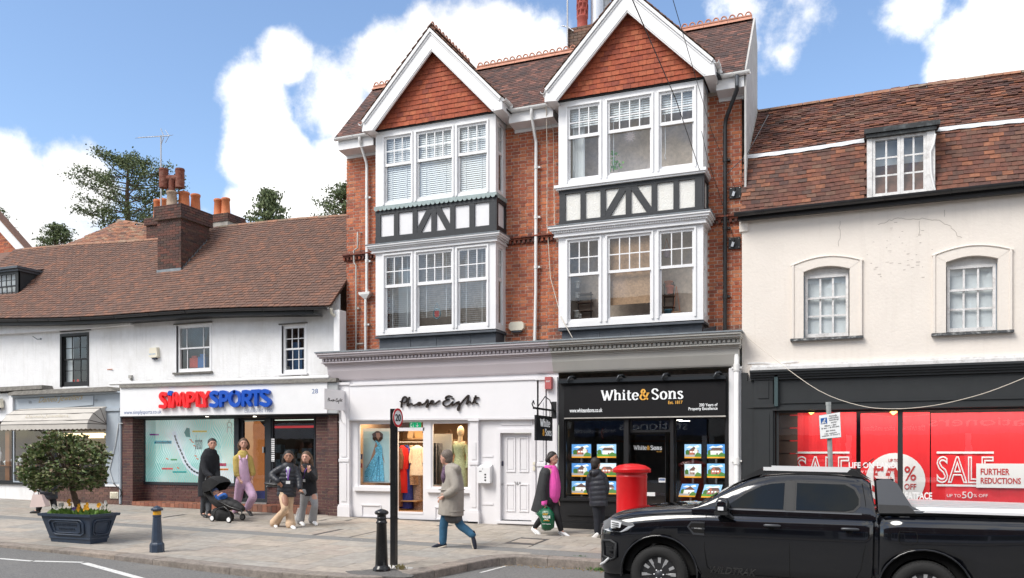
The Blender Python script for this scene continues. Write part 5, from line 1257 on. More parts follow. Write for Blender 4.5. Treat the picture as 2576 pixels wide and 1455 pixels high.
# --- gables
M_HUNG=mat('hung_clay_tile',(.34,.07,.03),.85,cols=[(.31,.068,.032),(.37,.088,.040),(.26,.058,.032),(.42,.12,.055),(.34,.076,.036),(.22,.056,.036)],var=.25,vscale=14,grime=.35,gcol=(.10,.035,.025),gscale=2.2,bump=.4,bscale=50)
RIDGE_Z,RIDGE_Y=11.23,1.95
def gable(Xl,Xr,inner,outer,botz_px,name):
 """inner/outer: picture points (left foot, apex, right foot) of the bargeboards, yg their plane"""
 yg=-.28
 g=sub('gable',bb)
 il,ia,ir=[P(*q,yg)for q in inner];ol,oa,orr=[P(*q,yg)for q in outer[:3]];bl,br=[P(*q,yg)for q in outer[3:]]
 il,ir=Vector((il.x,yg,il.z)),Vector((ir.x,yg,ir.z))
 for nm,a in(('l',(ol,oa,ia,il,bl)),('r',(orr,oa,ia,ir,br))):
  mb=MB();mb.ext(list(a),(0,.05,0));mb.build('bargeboard',M_WHITE,g)
  o_,ap,in_=a[0],a[1],a[2];mb=MB()
  d1=(a[4]-a[0])
  for f0,f1,pr in((.0,.16,.05),(.2,.27,.02),(.86,.93,.015)):
   A0=a[0]+(a[3]-a[0])*f0;A1=a[0]+(a[3]-a[0])*f1;Q0=a[1]+(a[2]-a[1])*f0;Q1=a[1]+(a[2]-a[1])*f1
   mb.ext([Vector((p.x,yg-pr,p.z))for p in(A0,Q0,Q1,A1)],(0,pr-.001,0))
  mb.build('barge_moulding',M_WHITE,g)
 yt=-.06;z0=PZ(*botz_px,yt)
 pg=[proj(v)for v in(Vector((il.x-.25,yg,il.z-.12)),Vector((ia.x,yg,ia.z+.25)),Vector((ir.x+.25,yg,ir.z-.12)))]
 lst_=[];gauge=.112;tw=.168;k=0;r_=random.Random(77)
 zt_=ia.z+.2
 while z0+k*gauge<zt_:
  x=Xl-.2+(k%2)*tw/2
  while x<Xr+.3:
   c=(x+tw/2,yt-.018,z0+k*gauge+gauge/2)
   if inpoly(*proj(c),pg):lst_.append((TM((c[0],c[1]+r_.uniform(-.003,.003),c[2]+r_.uniform(-.003,.003)),(tw-.004,.012,gauge*1.1),rx=R(-8)+r_.uniform(-.02,.02),ry=r_.uniform(-.012,.012)),r_.random()))
   x+=tw
  k+=1
 pieces('hung_tile','hung_tiles',lst_,M_HUNG,g,300)
 mb=MB();mb.ext([(il.x-.3,-.045,z0-.02),(ir.x+.3,-.045,z0-.02),(ia.x,-.045,ia.z+.35)],(0,.3,0));mb.build('gable_wall',M_TIMB,g)
 def rp(a,b,m=M_TILE,nm='gable_roof',seed=1):
  sl=(b-a).length;pit=math.atan2(b.z-a.z,abs(b.x-a.x));sgn=1 if b.x>a.x else-1
  r_=random.Random(seed);l_=[];ga=.1;n_=int(sl/ga)
  for i in range(n_+1):
   q=a+(b-a)*min(1,(i*ga+.05)/sl);y=yg-.07+(i%2)*.02;yend=RIDGE_Y+.2-(1-i/n_)*.0
   while y<yend:
    l_.append((TM((q.x-sgn*.0,y+.0825,q.z+.045+r_.uniform(0,.005)),(ga*1.4,.161,.014),ry=-sgn*(pit-.09-r_.uniform(0,.03))),r_.random()));y+=.165
  pieces(nm+'_tile',nm+'_tiles',l_,m,g,150)
  mb=MB();mb.quad(a+Vector((0,.02,.02)),b+Vector((0,.02,.02)),Vector((b.x,RIDGE_Y+.3,b.z+.02)),Vector((a.x,RIDGE_Y+.3,a.z+.02)));mb.build('sarking',m,g)
 rp(ol,oa,seed=3);rp(orr,oa,seed=4)
 for(o_,i_,b_,s_)in((ol,il,bl,-1),(orr,ir,br,1)):
  mb=MB();mb.quad(Vector((o_.x,yg+.05,o_.z)),Vector((i_.x,yg+.05,i_.z)),Vector((i_.x,.7,i_.z)),Vector((o_.x,.7,o_.z)));mb.quad((b_.x,yg+.05,b_.z),(i_.x,yg+.05,i_.z),(i_.x,.65,i_.z),(b_.x,.65,b_.z));mb.build('soffit',M_WHITE,g);mb=MB();mb.box(o_.x-.02,o_.x+.02,yg+.02,.62,b_.z,o_.z);mb.build('soffit_end',M_WHITE,g)
 return g,oa,ol,orr
def crest(parent,p0,p1,pitch_=.17,name='crested_ridge',rr_=.062):
 """ridge tiles with a row of pierced half rings"""
 p0,p1=Vector(p0),Vector(p1);L_=(p1-p0).length;t=(p1-p0)/L_;n_=max(1,int(L_/.5))
 for i in range(n_):
  a,b=p0+t*(L_*i/n_),p0+t*(L_*(i+.985)/n_);mb=MB();s_=Vector((0,0,1)).cross(t)
  mb.add([a+s_*.12+Vector((0,0,-.10)),a+Vector((0,0,.02)),a-s_*.12+Vector((0,0,-.10)),b+s_*.12+Vector((0,0,-.10)),b+Vector((0,0,.02)),b-s_*.12+Vector((0,0,-.10))],[(0,1,4,3),(1,2,5,4),(0,2,1),(3,4,5)],rv=rnd.random())
  mb.bar(a+Vector((0,0,.03)),b+Vector((0,0,.03)),.03,.05)
  for k in range(3):
   c=a+(b-a)*(k+.5)/3+Vector((0,0,.045));mb.tube([c+t*math.cos(q/6*math.pi)*rr_+Vector((0,0,math.sin(q/6*math.pi)*rr_*1.25))for q in range(7)],.018,5)
  mb.build(name,M_PINKT,parent)
g1,oa1,ol1,or1=gable(B1[0],B1[1],[sa(335,892),sa(730,350),sa(1145,762)],[sa(256,835),sa(722,196),sa(1210,668),sa(264,900),sa(1212,748)],(945,329),'a')
g2,oa2,ol2,or2=gable(B2[0],B2[1],[s8(218,692),s8(700,84),s8(1224,522)],[s8(138,615),(1575,-33),s8(1292,408),s8(146,696),s8(1302,512)],(1405,253),'b')
crest(g1,(oa1.x,-.25,oa1.z+.08),(oa1.x,RIDGE_Y,oa1.z+.08));crest(g2,(oa2.x,-.25,oa2.z+.08),(oa2.x,RIDGE_Y,oa2.z+.08))
# --- main roof
ZG=PZ(1330,272,.15)
PM=R(46);ML=(RIDGE_Y-.12)/math.cos(PM);RIDGE_Z=ZG+ML*math.sin(PM)+.02
def keepM(x,y,z,s_):
 for oa,ol,orr in((oa1,ol1,or1),(oa2,ol2,or2)):
  if x<=oa.x:zz=oa.z+(ol.z-oa.z)*(oa.x-x)/(oa.x-ol.x)
  else:zz=oa.z+(orr.z-oa.z)*(x-oa.x)/(orr.x-oa.x)
  if z<zz-.05 and ol.x<x<orr.x:return False
 lim=bx0-.05+s_*.0
 return x>lim
M_TILE2=mat('dark_clay_tile',(.12,.07,.06),.9,cols=[(.055,.040,.040),(.12,.062,.052),(.085,.055,.05),(.16,.075,.058),(.07,.05,.047),(.24,.11,.085)],var=.3,vscale=9,grime=.3,gcol=(.05,.04,.04),gscale=.8,bump=.4,bscale=60)
lst=roof_tiles(bx0-.02,bx1+.10,.12,ZG+.03,PM,ML,gauge=.098,tw=.165,keep=keepM,seed=9,jit=.9)
pieces('roof_tile','roof_tiles',lst,M_TILE2,bb,300)
mb=MB();mb.quad((bx0,.14,ZG+.02),(bx1+.10,.14,ZG+.02),(bx1+.10,RIDGE_Y,RIDGE_Z-.02),(bx0,RIDGE_Y,RIDGE_Z-.02));mb.quad((bx0,RIDGE_Y,RIDGE_Z-.02),(bx1+.10,RIDGE_Y,RIDGE_Z-.02),(bx1-.4,RIDGE_Y+3.5,RIDGE_Z-3.4),(bx0,RIDGE_Y+3.5,RIDGE_Z-3.4));mb.build('roof',M_TILE2,bb)
crest(bb,(bx0,RIDGE_Y,RIDGE_Z+.08),(oa1.x-.3,RIDGE_Y,RIDGE_Z+.08));crest(bb,(oa1.x+.2,RIDGE_Y,RIDGE_Z+.08),(oa2.x-.2,RIDGE_Y,RIDGE_Z+.08));crest(bb,(oa2.x+.2,RIDGE_Y,RIDGE_Z+.08),(bx1+.08,RIDGE_Y,RIDGE_Z+.08))
for xa,xb,nm in((bx0+.02,ol1.x+.02,0),(or1.x-.02,ol2.x+.02,1),(or2.x-.02,bx1+.12,2)):
 mb=MB();mb.box(xa,xb,.20,.24,ZG-.26,ZG-.02);mb.quad((xa,.24,ZG-.26),(xb,.24,ZG-.26),(xb,BY+.02,ZG-.30),(xa,BY+.02,ZG-.30));mb.quad((xa,.24,ZG-.26),(xa,BY,ZG-.3),(xa,BY,ZG),(xa,.24,ZG));mb.quad((xb,.24,ZG-.26),(xb,.24,ZG),(xb,BY,ZG),(xb,BY,ZG-.3));mb.box(xa,xb,BY-.05,BY+.02,ZG-.36,ZG-.2);mb.build('eaves_board',M_WHITE,bb)
 gutter(bb,[(xa-(.06 if nm==0 else 0),.14,ZG+.02),(xb+(.1 if nm==2 else 0),.14,ZG+.02)],.065,M_PVC)
for o_ in(ol1,or1,ol2,or2):
 gutter(bb,[(o_.x+(-.05 if o_ in(ol1,ol2)else .05),-.30,o_.z-.03),(o_.x+(-.05 if o_ in(ol1,ol2)else .05),.14,o_.z-.03)][::(1 if o_ in(ol1,ol2)else-1)],.06,M_PVC)
 mb=MB();sgn=-1 if o_ in(ol1,ol2)else 1;mb.tube([(o_.x+sgn*.05,.10,o_.z-.08),(o_.x+sgn*.09,.12,ZG+.04)],.05,8);mb.build('gutter_link',M_PVC,bb)
mb=MB();pts=[P(1878,392,BY-.2),P(1881,178,BY-.2)]
xw=bx1+.10
mb.ext([(xw,.2,4.5),(xw,.2,ZG+.1),(xw,RIDGE_Y,RIDGE_Z+.05),(xw,RIDGE_Y+.45,RIDGE_Z-.4),(xw,RIDGE_Y+.45,4.5)],(.04,0,0));mb.build('party_wall_render',mat('grey_render',(.48,.47,.46),.9,var=.12,vscale=4,grime=.3,gcol=(.3,.28,.26),streak=.3),bb)
# --- pipes on the front
def pipe(parent,pts,r_,m,name='downpipe',brackets=True):
 mb=MB();mb.tube(pts,r_,12)
 for a,b in zip(pts,pts[1:]):
  a,b=Vector(a),Vector(b)
  if(b-a).length>1.2:
   n_=int((b-a).length/1.1)
   for k in range(n_):q=a+(b-a)*(k+.5)/n_;mb.tube([q+Vector((0,0,-.04)),q+Vector((0,0,.04))],r_*1.25,12);mb.box(q.x+r_,q.x+r_+.06,q.y,BY,q.z-.02,q.z+.02)
 mb.build(name,m,parent)
yp=BY-.09
a=P(905,345,.14);x_=PX(923,yp);pipe(bb,[(PX(905,.14),.14,ZG-.03),(PX(905,.14),.14,ZG-.14),(x_-.02,yp,ZG-.52),(x_,yp,ZG-.62),(x_,yp,PZ(923,738,yp))],.038,M_PVC)
x2=PX(920,yp);za,zb=PZ(921,736,yp),PZ(921,752,yp);mb=MB();mb.add([(x2-.16,yp-.09,za),(x2+.16,yp-.09,za),(x2+.16,yp+.08,za),(x2-.16,yp+.08,za),(x2-.15,yp-.085,za-.06),(x2+.15,yp-.085,za-.06),(x2+.15,yp+.08,za-.06),(x2-.15,yp+.08,za-.06),(x2-.04,yp-.04,zb),(x2+.04,yp-.04,zb),(x2+.04,yp+.04,zb),(x2-.04,yp+.04,zb)],[(0,1,2,3),(0,4,5,1),(1,5,6,2),(2,6,7,3),(3,7,4,0),(4,8,9,5),(5,9,10,6),(6,10,11,7),(7,11,8,4)]);mb.build('hopper_head',M_PVC,bb)
pipe(bb,[(x2,yp,zb+.02),(x2,yp,PZ(920,884,yp))],.036,M_PVC)
M_GPIPE=mat('grey_pipe',(.42,.40,.37),.6,var=.15,vscale=10)
x3=PX(895.5,yp);pipe(bb,[(x3+.12,BY,PZ(897,585,yp)),(x3+.05,yp,PZ(897,585,yp)),(x3+.05,yp,PZ(897,625,yp)),(x3-.06,yp,PZ(897,630,yp)),(x3-.06,yp,PZ(897,660,yp)),(x3,yp,PZ(897,668,yp)),(x3,yp,PZ(897,884,yp))],.022,M_GPIPE,'waste_pipe')
pipe(bb,[(x3,yp,PZ(897,866,yp)),(x3+.22,yp,PZ(897,866,yp))],.022,M_GPIPE,'waste_pipe')
xm=PX(1348.5,yp);xg=PX(1337,.14);pipe(bb,[(xg,.14,ZG-.03),(xg,.14,ZG-.16),(xm-.02,yp,ZG-.55),(xm,yp,ZG-.66),(xm-.005,yp,PZ(1349,735,yp)),(xm-.03,yp,PZ(1346,862,yp))],.038,M_PVC)
xb_=PX(1824,yp);xg=PX(1854,.14);pipe(bb,[(xg,.14,ZG-.02),(xg,.14,ZG-.26)],.042,M_LEADD,'downpipe');pipe(bb,[(xg,.14,ZG-.24),(xg,.15,ZG-.32),(xb_+.02,yp,ZG-.75),(xb_,yp,ZG-.9),(xb_,yp,PZ(1824,832,yp))],.042,M_BPVC)
# --- chimney of the brick building
b0,b1=P(1432,100,3.0),P(1500,100,3.0)
zc=PZ(1440,73,3.0)
ch=stack(bb,b0.x,b1.x,3.0,4.1,9.6,zc,.55,.05,m=mat('mossy_brick',(.12,.09,.07),.9,cols=[(.09,.07,.055),(.16,.10,.07),(.12,.085,.07),(.22,.11,.075),(.075,.065,.055)],var=.3,vscale=8,bump=.4,bscale=50),seed=71,lim=120)
mb=MB();x=PX(1465,3.3);prof=[(.15,0),(.15,.05),(.135,.08),(.135,.34),(.15,.37),(.15,.42)]
for k in range(7):prof+=[(.12,.44+k*.17),(.12,.52+k*.17),(.15,.54+k*.17),(.15,.58+k*.17)]
mb.lathe(prof,(x,3.3,zc),16)
for k in range(7):
 for q in range(8):an=q/8*6.283+(k%2)*.39;mb.box(x+math.cos(an)*.135-.016,x+math.cos(an)*.135+.016,3.3+math.sin(an)*.135-.016,3.3+math.sin(an)*.135+.016,zc+.42+k*.17,zc+.56+k*.17)
mb.build('louvred_pot',mat('red_pot',(.36,.065,.045),.7,var=.2,vscale=9,grime=.3,gcol=(.4,.2,.16),gscale=6),ch)
mb=MB();x=PX(1502,3.5);mb.tube([(x,3.5,zc-.3),(x,3.5,zc+1.8)],.17,16);mb.build('steel_flue',mat('pale_flue',(.62,.66,.72),.35,metal=.3),ch)
mb=MB();x=PX(1522,3.7);mb.lathe([(.13,0),(.13,.8),(.16,.82),(.16,.9),(.13,.92),(.13,1.1),(.17,1.15),(.17,1.3),(.14,1.35),(.14,1.7)],(x,3.7,zc-.2),14);mb.build('ribbed_flue',mat('grey_flue',(.40,.41,.42),.5,metal=.5),ch)
aerial('rust stained aerial mast beside the red louvred chimney pot',1427.5,2.9,9.2,-40,(.2,.3,.0,.0),4)
mb=MB();c=P(1428,68,2.9);mb.tube([c+Vector((-.16,0,.06)),c+Vector((.0,0,.0)),c+Vector((.16,0,-.14))],.014,6);one(mb,'mast_bracket',M_STEEL,'small forked bracket on the aerial mast by the chimney','bracket',c)
def rbox(px0,px1,py0,py1,y,d,m,label,name,cat):
 a,b=P(px0,py1,y),P(px1,py0,y);t=thing(name,label,cat,((a.x+b.x)/2,y,a.z));mb=MB();k=.05
 pts=[(a.x+k,a.z),(b.x-k,a.z),(b.x,a.z+k),(b.x,b.z-k),(b.x-k,b.z),(a.x+k,b.z),(a.x,b.z-k),(a.x,a.z+k)]
 mb.ext([(x,y-d,z)for x,z in pts],(0,d,0));mb.build('cover',m,t)
 mb=MB();mb.box((a.x+b.x)/2-.12,(a.x+b.x)/2+.12,y-d*.8,y,a.z-.04,a.z-.002);mb.build('lamp',M_LEADD,t);return t
rbox(1284,1321,810,834,BY-.01,.11,M_CREAMPL,'cream rectangular alarm box on the brickwork between the two bays','alarm_box','alarm box')
def plate(px,py,which):
 c=P(px,py,BY-.02);t=thing('anchor_plate',which+' of two black square cable plates on the brickwork beside the cream house','wall plate',c,'anchor plates');mb=MB();mb.box(c.x-.12,c.x+.12,BY-.05,BY-.01,c.z-.12,c.z+.12);mb.build('plate',M_BLACK,t)
 for sx_ in(-.09,.09):
  for sz in(-.09,.09):mb=MB();mb.ball((c.x+sx_,BY-.052,c.z+sz),.013,8,4);mb.build('bolt',M_STEEL,t)
 mb=MB();mb.tube([c+Vector((-.02,-.05,0)),c+Vector((.02,-.12,.05)),c+Vector((.0,-.1,.09))],.014,6);mb.build('hook',M_BLACK,t);mb=MB();mb.obox(TM(c+Vector((-.03,-.07,-.03)),(.05,.02,.1),ry=.3));mb.build('tag',M_STEEL,t);return c
pA=plate(1850,486,'upper');pB=plate(1848,613,'lower')
# === the two shop fronts under the brick building
def sb(cx,cy):return((1300+cx/1.509)/1.5901,(1350+cy/1.509)/1.5901)
def sw(cx,cy):return((2100+cx/1.509)/1.5901,(1350+cy/1.509)/1.5901)
M_LILW=mat('lilac_white_paint',(.76,.745,.76),.45,var=.03,vscale=2,grime=.08,gcol=(.5,.49,.48))
M_PINKG=mat('pinkish_grey_paint',(.55,.50,.52),.55,var=.03,vscale=2,grime=.1,gcol=(.4,.38,.38))
M_GREYG=mat('stone_grey_paint',(.42,.41,.38),.6,var=.05,vscale=2,grime=.25,gcol=(.28,.27,.25),gscale=1.2)
zc0=PZ(1345,860,-.38)
xcL,xcR,xsp=PX(822,-.1),PX(1858,-.1),PX(1377,-.38)
for nm,xa,xb,m,side,lft in(('a',xcL,xsp,M_PINKG,False,True),('b',xsp+.001,xcR,M_GREYG,True,False)):
 sf=sub('shop_cornice',bb)
 z_=zc0;mb=MB();dm=MB()
 for pr,h in((.34,.045),(.30,.05),(.25,.03),(.16,.085),(.20,.03),(.14,.03),(.10,.035)):
  mb.box(xa-(pr*.5 if lft else 0),xb+(pr*.2 if side else 0),-pr,BY-.01,z_-h,z_-.0006);
  if h==.085:
   x=xa-(pr*.4 if lft else 0)
   while x<xb:dm.box(x,min(x+.055,xb),-pr-.05,-pr,z_-h+.015,z_-.015);x+=.095
  z_-=h
 mb.build('cornice_moulding',m,sf);dm.build('dentils',m,sf,kind='stuff')
 mb=MB();zf=PZ(1100,952,.0)+.03
 mb.ext([(xa,-.08,z_),(xa,-.07,z_-.12),(xa,.0,z_-.32),(xa,.02,zf),(xa,.5,zf),(xa,.5,z_)],(xb-xa,0,0));mb.build('coved_frieze',m,sf)
 mb=MB();mb.box(xa-(.19 if lft else 0),xb+(.09 if side else 0),-.36,BY-.02,zc0,zc0+.03);mb.build('lead_flashing',M_LEAD,sf)
# ---- fashion shop
ps=sub('fashion_shopfront',bb)
x0p,x1p=PX(851),PX(1403)
def rect(a,b,y=0.0):p,q=P(*a,y),P(*b,y);return min(p.x,q.x),max(p.x,q.x),min(p.z,q.z),max(p.z,q.z)
hw1=rect(sb(190,905),(982,1064));hdr=rect(sb(436,1070),(1065,1062));hw2=rect(sb(632,915),sb(862,508));hdo=rect(sb(1057,1113),sb(1250,575))
hw1=(PX(897),PX(982),PZ(982,1226),PZ(982,1063));hdr=(PX(992),PX(1064.5),PZ(1064,1295),PZ(1064,1062));hw2=(PX(1081),PX(1177),PZ(1177,1230),PZ(1177,1061));hdo=(PX(1258),PX(1337),PZ(1337,1313),PZ(1337,1089))
mb=MB();holed(mb,FY(.06),x0p,x1p,gz(x0p,0)-.3,PZ(1100,952)+.04,[hw1,hdr,hw2,hdo],.10);mb.build('shopfront_panelling',M_LILW,ps)
mb=MB();mb.pp([(879,1055),(879,970),(1355,955.5),(1355,1051)],-.03,.089);mb.build('fascia_panel',mat('fascia_white',(.80,.79,.805),.35,var=.02),ps)
mb=MB();mb.pp([(879,971),(879,966),(1357,951),(1357,955)],-.06,.1);mb.pp([(879,1058),(879,1055.5),(1355,1051.5),(1355,1055)],-.05,.1);mb.build('fascia_moulding',M_LILW,ps)
def pilaster(xa,xb,top,parts=True,m=M_LILW):
 mb=MB();zb=gz(xa,0)-.05;zt=top;mb.box(xa,xb,-.03,.058,zb,zt);mb.box(xa-.03,xb+.03,-.07,.057,zb,zb+.30);mb.box(xa-.02,xb+.02,-.06,.056,zb+.30,zb+.34);mb.box(xa-.03,xb+.03,-.07,.055,zt-.06,zt)
 w=xb-xa
 for c,d in((zb+.42,zb+1.35),(zb+1.52,zt-.55)):
  mb.box(xa+w*.25,xb-w*.25,-.045,-.03,c,d)
 mb.box(xa+.0,xb-.0,-.055,-.029,zb+1.40,zb+1.47);mb.build('pilaster',m,ps)
pilaster(PX(855),PX(880),PZ(865,963));pilaster(PX(1183),PX(1204),PZ(1190,1053));pilaster(PX(1352),PX(1373),PZ(1360,950))
mb=MB();mb.box(PX(1373)+.03,PX(1402),-.01,.058,gz(-6,0),PZ(1390,949));mb.build('end_panel',M_LILW,ps)
for h,nm in((hw1,''),(hw2,'')):
 shopwin(bb,h[0],h[1],h[2],h[3],.08,.035,M_LILW,d=.06);mb=MB();mb.box(h[0]-.09,h[1]+.06,-.03,.06,h[2]-.10,h[2]-.004);mb.build('sill',M_LILW,ps)
 mb=MB();a,b=h[0]+.12,h[1]-.3 if nm==''else h[1];zz=h[2]-.45;
 for A_,B_ in(((a,zz),(b,zz)),((a,zz-.28),(b,zz-.28)),((a,zz),(a,zz-.28)),((b,zz),(b,zz-.28))):mb.bar((A_[0],.05,A_[1]),(B_[0],.05,B_[1]),.03,.03)
 mb.build('panel_moulding',M_LILW,ps)
zt=PZ(1064,1084)
mb=MB();mb.box(hdr[0],hdr[1],.07,.13,zt-.0,zt+.08);mb.box(hdr[0],hdr[0]+.05,.07,.13,hdr[2],hdr[3]);mb.box(hdr[1]-.04,hdr[1],.07,.13,hdr[2],hdr[3]);mb.box(hdr[0]+.05,hdr[1]-.04,.05,.16,hdr[2],hdr[2]+.05);mb.build('door_frame',M_LILW,ps)
mb=MB();mb.quad((hdr[0]+.05,.1,zt+.08),(hdr[1]-.04,.1,zt+.08),(hdr[1]-.04,.1,hdr[3]),(hdr[0]+.05,.1,hdr[3]));mb.build('pane',G_SHOP,ps)
mb=MB();mb.box(PX(884),PX(1000),-.05,.055,gz(-9,0)-.2,PZ(940,1302)-.0);mb.box(PX(1000),PX(1205),-.07,.056,gz(-8,0)-.2,PZ(1100,1309));mb.build('dark_plinth',mat('slate_plinth',(.05,.05,.055),.6,var=.3,vscale=12),ps)
ex=thing('exit_sign','green emergency exit sign with running figure and arrow over the fashion shop door','exit sign',P(1031,1076,.09));A,B=P(1031,1076.5,.085),P(1059,1062.5,.085)
mb=MB();mb.box(A.x,B.x,.078,.09,A.z,B.z);mb.build('panel',mat('exit_green',(.0,.24,.10),.5,emit=(0,.3,.12),estr=.35),ex);mb=MB();w,h=B.x-A.x,B.z-A.z;X=lambda t:A.x+w*t;Z=lambda t:A.z+h*t;y=.072
mb.ext([(X(.08),y,Z(.08)),(X(.36),y,Z(.08)),(X(.36),y,Z(.92)),(X(.08),y,Z(.92))],(0,.004,0));mb.build('door_pictogram',M_INKW,ex)
mb=MB();y=.068
for a,b in(((.28,.72),(.22,.42)),((.22,.42),(.30,.28)),((.30,.28),(.24,.14)),((.22,.42),(.14,.3)),((.26,.65),(.16,.55)),((.26,.65),(.34,.5))):mb.bar((X(a[0]),y,Z(a[1])),(X(b[0]),y,Z(b[1])),.022,.003)
mb.ball((X(.3),y,Z(.82)),.018,8,5);mb.build('running_figure',MATS['exit_green'],ex);mb=MB();y=.072
mb.box(X(.66),X(.72),y,y+.004,Z(.3),Z(.85));mb.ext([(X(.55),y,Z(.45)),(X(.69),y,Z(.12)),(X(.83),y,Z(.45))],(0,.004,0));mb.build('arrow',M_INKW,ex)
fs=thing('script_shop_sign','raised black handwritten lettering on the white fascia','shop sign',P(1007,1024,-.03))
def se(cx,cy):return((1580+cx/7.156)/1.5901,(1560+cy/7.156)/1.5901)
strk={'P':[(180,500),(195,340),(235,230),(300,195),(345,250),(310,340),(235,375),(155,335)],'h':[(410,215),(380,330),(355,465),(420,410),(475,390),(495,425),(540,445)],'a':[(540,445),(620,410),(690,362),(725,372),(660,425),(680,448),(735,390),(755,430),(800,410)],'s':[(800,410),(870,370),(935,282),(945,380),(930,495),(900,480),(930,430),(1000,395)],'e':[(1000,395),(1085,350),(1090,310),(1040,315),(1025,370),(1070,410),(1150,400),(1215,350),(1275,310)],'E':[(1625,195),(1560,170),(1480,195),(1450,240),(1480,280),(1550,280),(1440,310),(1375,370),(1395,440),(1470,470),(1560,440),(1630,375),(1655,345)],'i':[(1655,345),(1635,420),(1660,445),(1720,400),(1800,345)],'g':[(1830,335),(1775,385),(1800,405),(1860,380),(1850,480),(1815,590),(1795,560),(1830,470),(1960,300)],'h2':[(1960,300),(2040,210),(2110,158),(2085,280),(2045,415),(2110,335),(2150,330),(2175,375),(2230,370),(2285,240)],'t':[(2310,170),(2290,280),(2305,360),(2365,395)],'bar':[(2270,235),(2390,218)],'dot':[(1635,258),(1670,252)]}
M_SIGNBLK=mat('bronze_black',(.022,.014,.010),.4)
def script(xf,wd,y,d,parent,m=M_SIGNBLK):
 for k,st in strk.items():
  mb=MB();ribbon(mb,[xf(*q)for q in st],wd,y,d,smooth=5);mb.build('letter',m,parent)
script(lambda a,b:(P(*se(a,b),-.06).x,P(*se(a,b),-.06).z),.027,-.085,.05,fs)
yA,yB=-.93,-.04;xq=PX(870);zt_,zb_=PZ(870,984),PZ(870,1034)
pj=thing('projecting_sign','small white projecting sign with black handwriting over the sports shop corner','hanging sign',(xq,0,zb_))
mb=MB();mb.box(xq-.05,xq,yA,yB,zb_,zt_);mb.build('board',MATS['fascia_white'],pj);mb=MB();mb.box(xq-.04,xq-.01,yB,.05,zb_+.04,zb_+.09);mb.box(xq-.04,xq-.01,yB,.05,zt_-.09,zt_-.04);mb.build('bracket',M_WHITE,pj)
mb=MB()
for k,st in strk.items():
 pts=[((a-155)/2240,(b-380)/2240)for a,b in st];ribbon(mb,[(yA+.14+u*(yB-yA-.26),(zb_+zt_)/2-v*.62-.02)for u,v in pts],.013,0,.003,smooth=4)
mb.v=[(xq+.004-v[1],v[0],v[2])for v in mb.v];mb.f=[f[::-1]for f in mb.f];mb.build('lettering',M_SIGNBLK,pj)
mb=MB();mb.tube([(xq-.03,-.3,zb_),(xq-.0,-.2,zb_-.25),(xq-.05,.0,zb_-.33),(xq-.3,.05,zb_-.25)],.008,5);one(mb,'sign_cable',M_PVC,'thin cable hanging in a loop under the small projecting sign','cable',(xq,0,zb_-.3))
MI=mat('cream_shop_wall',(.38,.25,.15),.8,var=.15,vscale=2);xi0,xi1=PX(885),PX(1181)
zi0,zi1=hdr[2]+.02,hdr[3]+.25
mb=MB();mb.box(xi0,xi1,2.6,2.7,zi0,zi1);mb.box(xi0-.1,xi0,.17,2.6,zi0,zi1);mb.box(xi1,xi1+.1,.17,2.6,zi0,zi1);mb.box(xi0,xi1,.17,2.6,zi1,zi1+.1);mb.build('interior_wall',MI,ps)
mb=MB();mb.box(xi0,xi1,.165,2.6,zi0-.1,zi0);mb.build('interior_floor',mat('oak_floor',(.28,.15,.07),.5,var=.2,vscale=6),ps)
lamp_d=bpy.data.lights.new('shop_ceiling_lights','AREA');lamp_d.shape='RECTANGLE';lamp_d.size=3.2;lamp_d.size_y=1.6;lamp_d.energy=85;lamp_d.color=(1,.74,.48)
lo=bpy.data.objects.new('shop_ceiling_lights',lamp_d);COL.objects.link(lo);lo.location=((xi0+xi1)/2,1.0,zi1-.06)
M_OAKD=mat('dark_oak',(.16,.08,.04),.5,var=.2)
def shelf(px0,px1,py,y,d,label):
 a,b=P(px0,py,y),P(px1,py,y);mb=MB();mb.box(a.x,b.x,y,y+d,a.z-.03,a.z);one(mb,'wall_shelf',mat('pale_oak',(.5,.33,.18),.5,var=.1),label,'shelf',a)
shelf(1026,1066,1103,1.6,.4,'pale wooden shelf over the clothes rail inside the fashion shop door');shelf(1110,1150,1106,1.9,.4,'pale wooden shelf behind the mannequin');shelf(996,1048,1259,1.0,.5,'low wooden bench under the clothes rail')
def bagobj(px,py,y,w,h,colr,label):
 c=P(px,py,y);t=thing('handbag',label,'bag',c);mb=MB();mb.ext([c+Vector((-w/2,0,0)),c+Vector((w/2,0,0)),c+Vector((w*.38,0,h)),c+Vector((-w*.38,0,h))],(0,.12,0));m=mat('bag_%d'%px,colr,.5);mb.build('body',m,t)
 mb=MB();mb.tube([c+Vector((math.cos(q/8*math.pi)*w*.28,.06,h+math.sin(q/8*math.pi)*h*.5))for q in range(9)],.012,5);mb.build('handle',m,t)
bagobj(1034,1102,1.7,.22,.2,(.7,.5,.3),'cream handbag on the shelf inside the fashion shop door');bagobj(1052,1102,1.7,.3,.24,(.75,.45,.2),'straw coloured handbag beside the cream one');bagobj(1128,1105,2.0,.22,.16,(.35,.2,.12),'brown handbag on the shelf behind the mannequin')
ra,rb=P(992,1113,1.2),P(1062,1116,1.2);t=thing('clothes_rail','dark metal clothes rail just inside the fashion shop door','clothes rail',(ra.x,1.2,zi0));mb=MB();mb.tube([(ra.x-.6,1.2,ra.z),(rb.x+.1,1.2,ra.z)],.014,8);mb.build('rail',M_STEEL,t)
for x in(ra.x-.6,rb.x+.1):mb=MB();mb.tube([(x,1.2,zi0),(x,1.2,ra.z)],.014,8);mb.build('upright',M_STEEL,t)
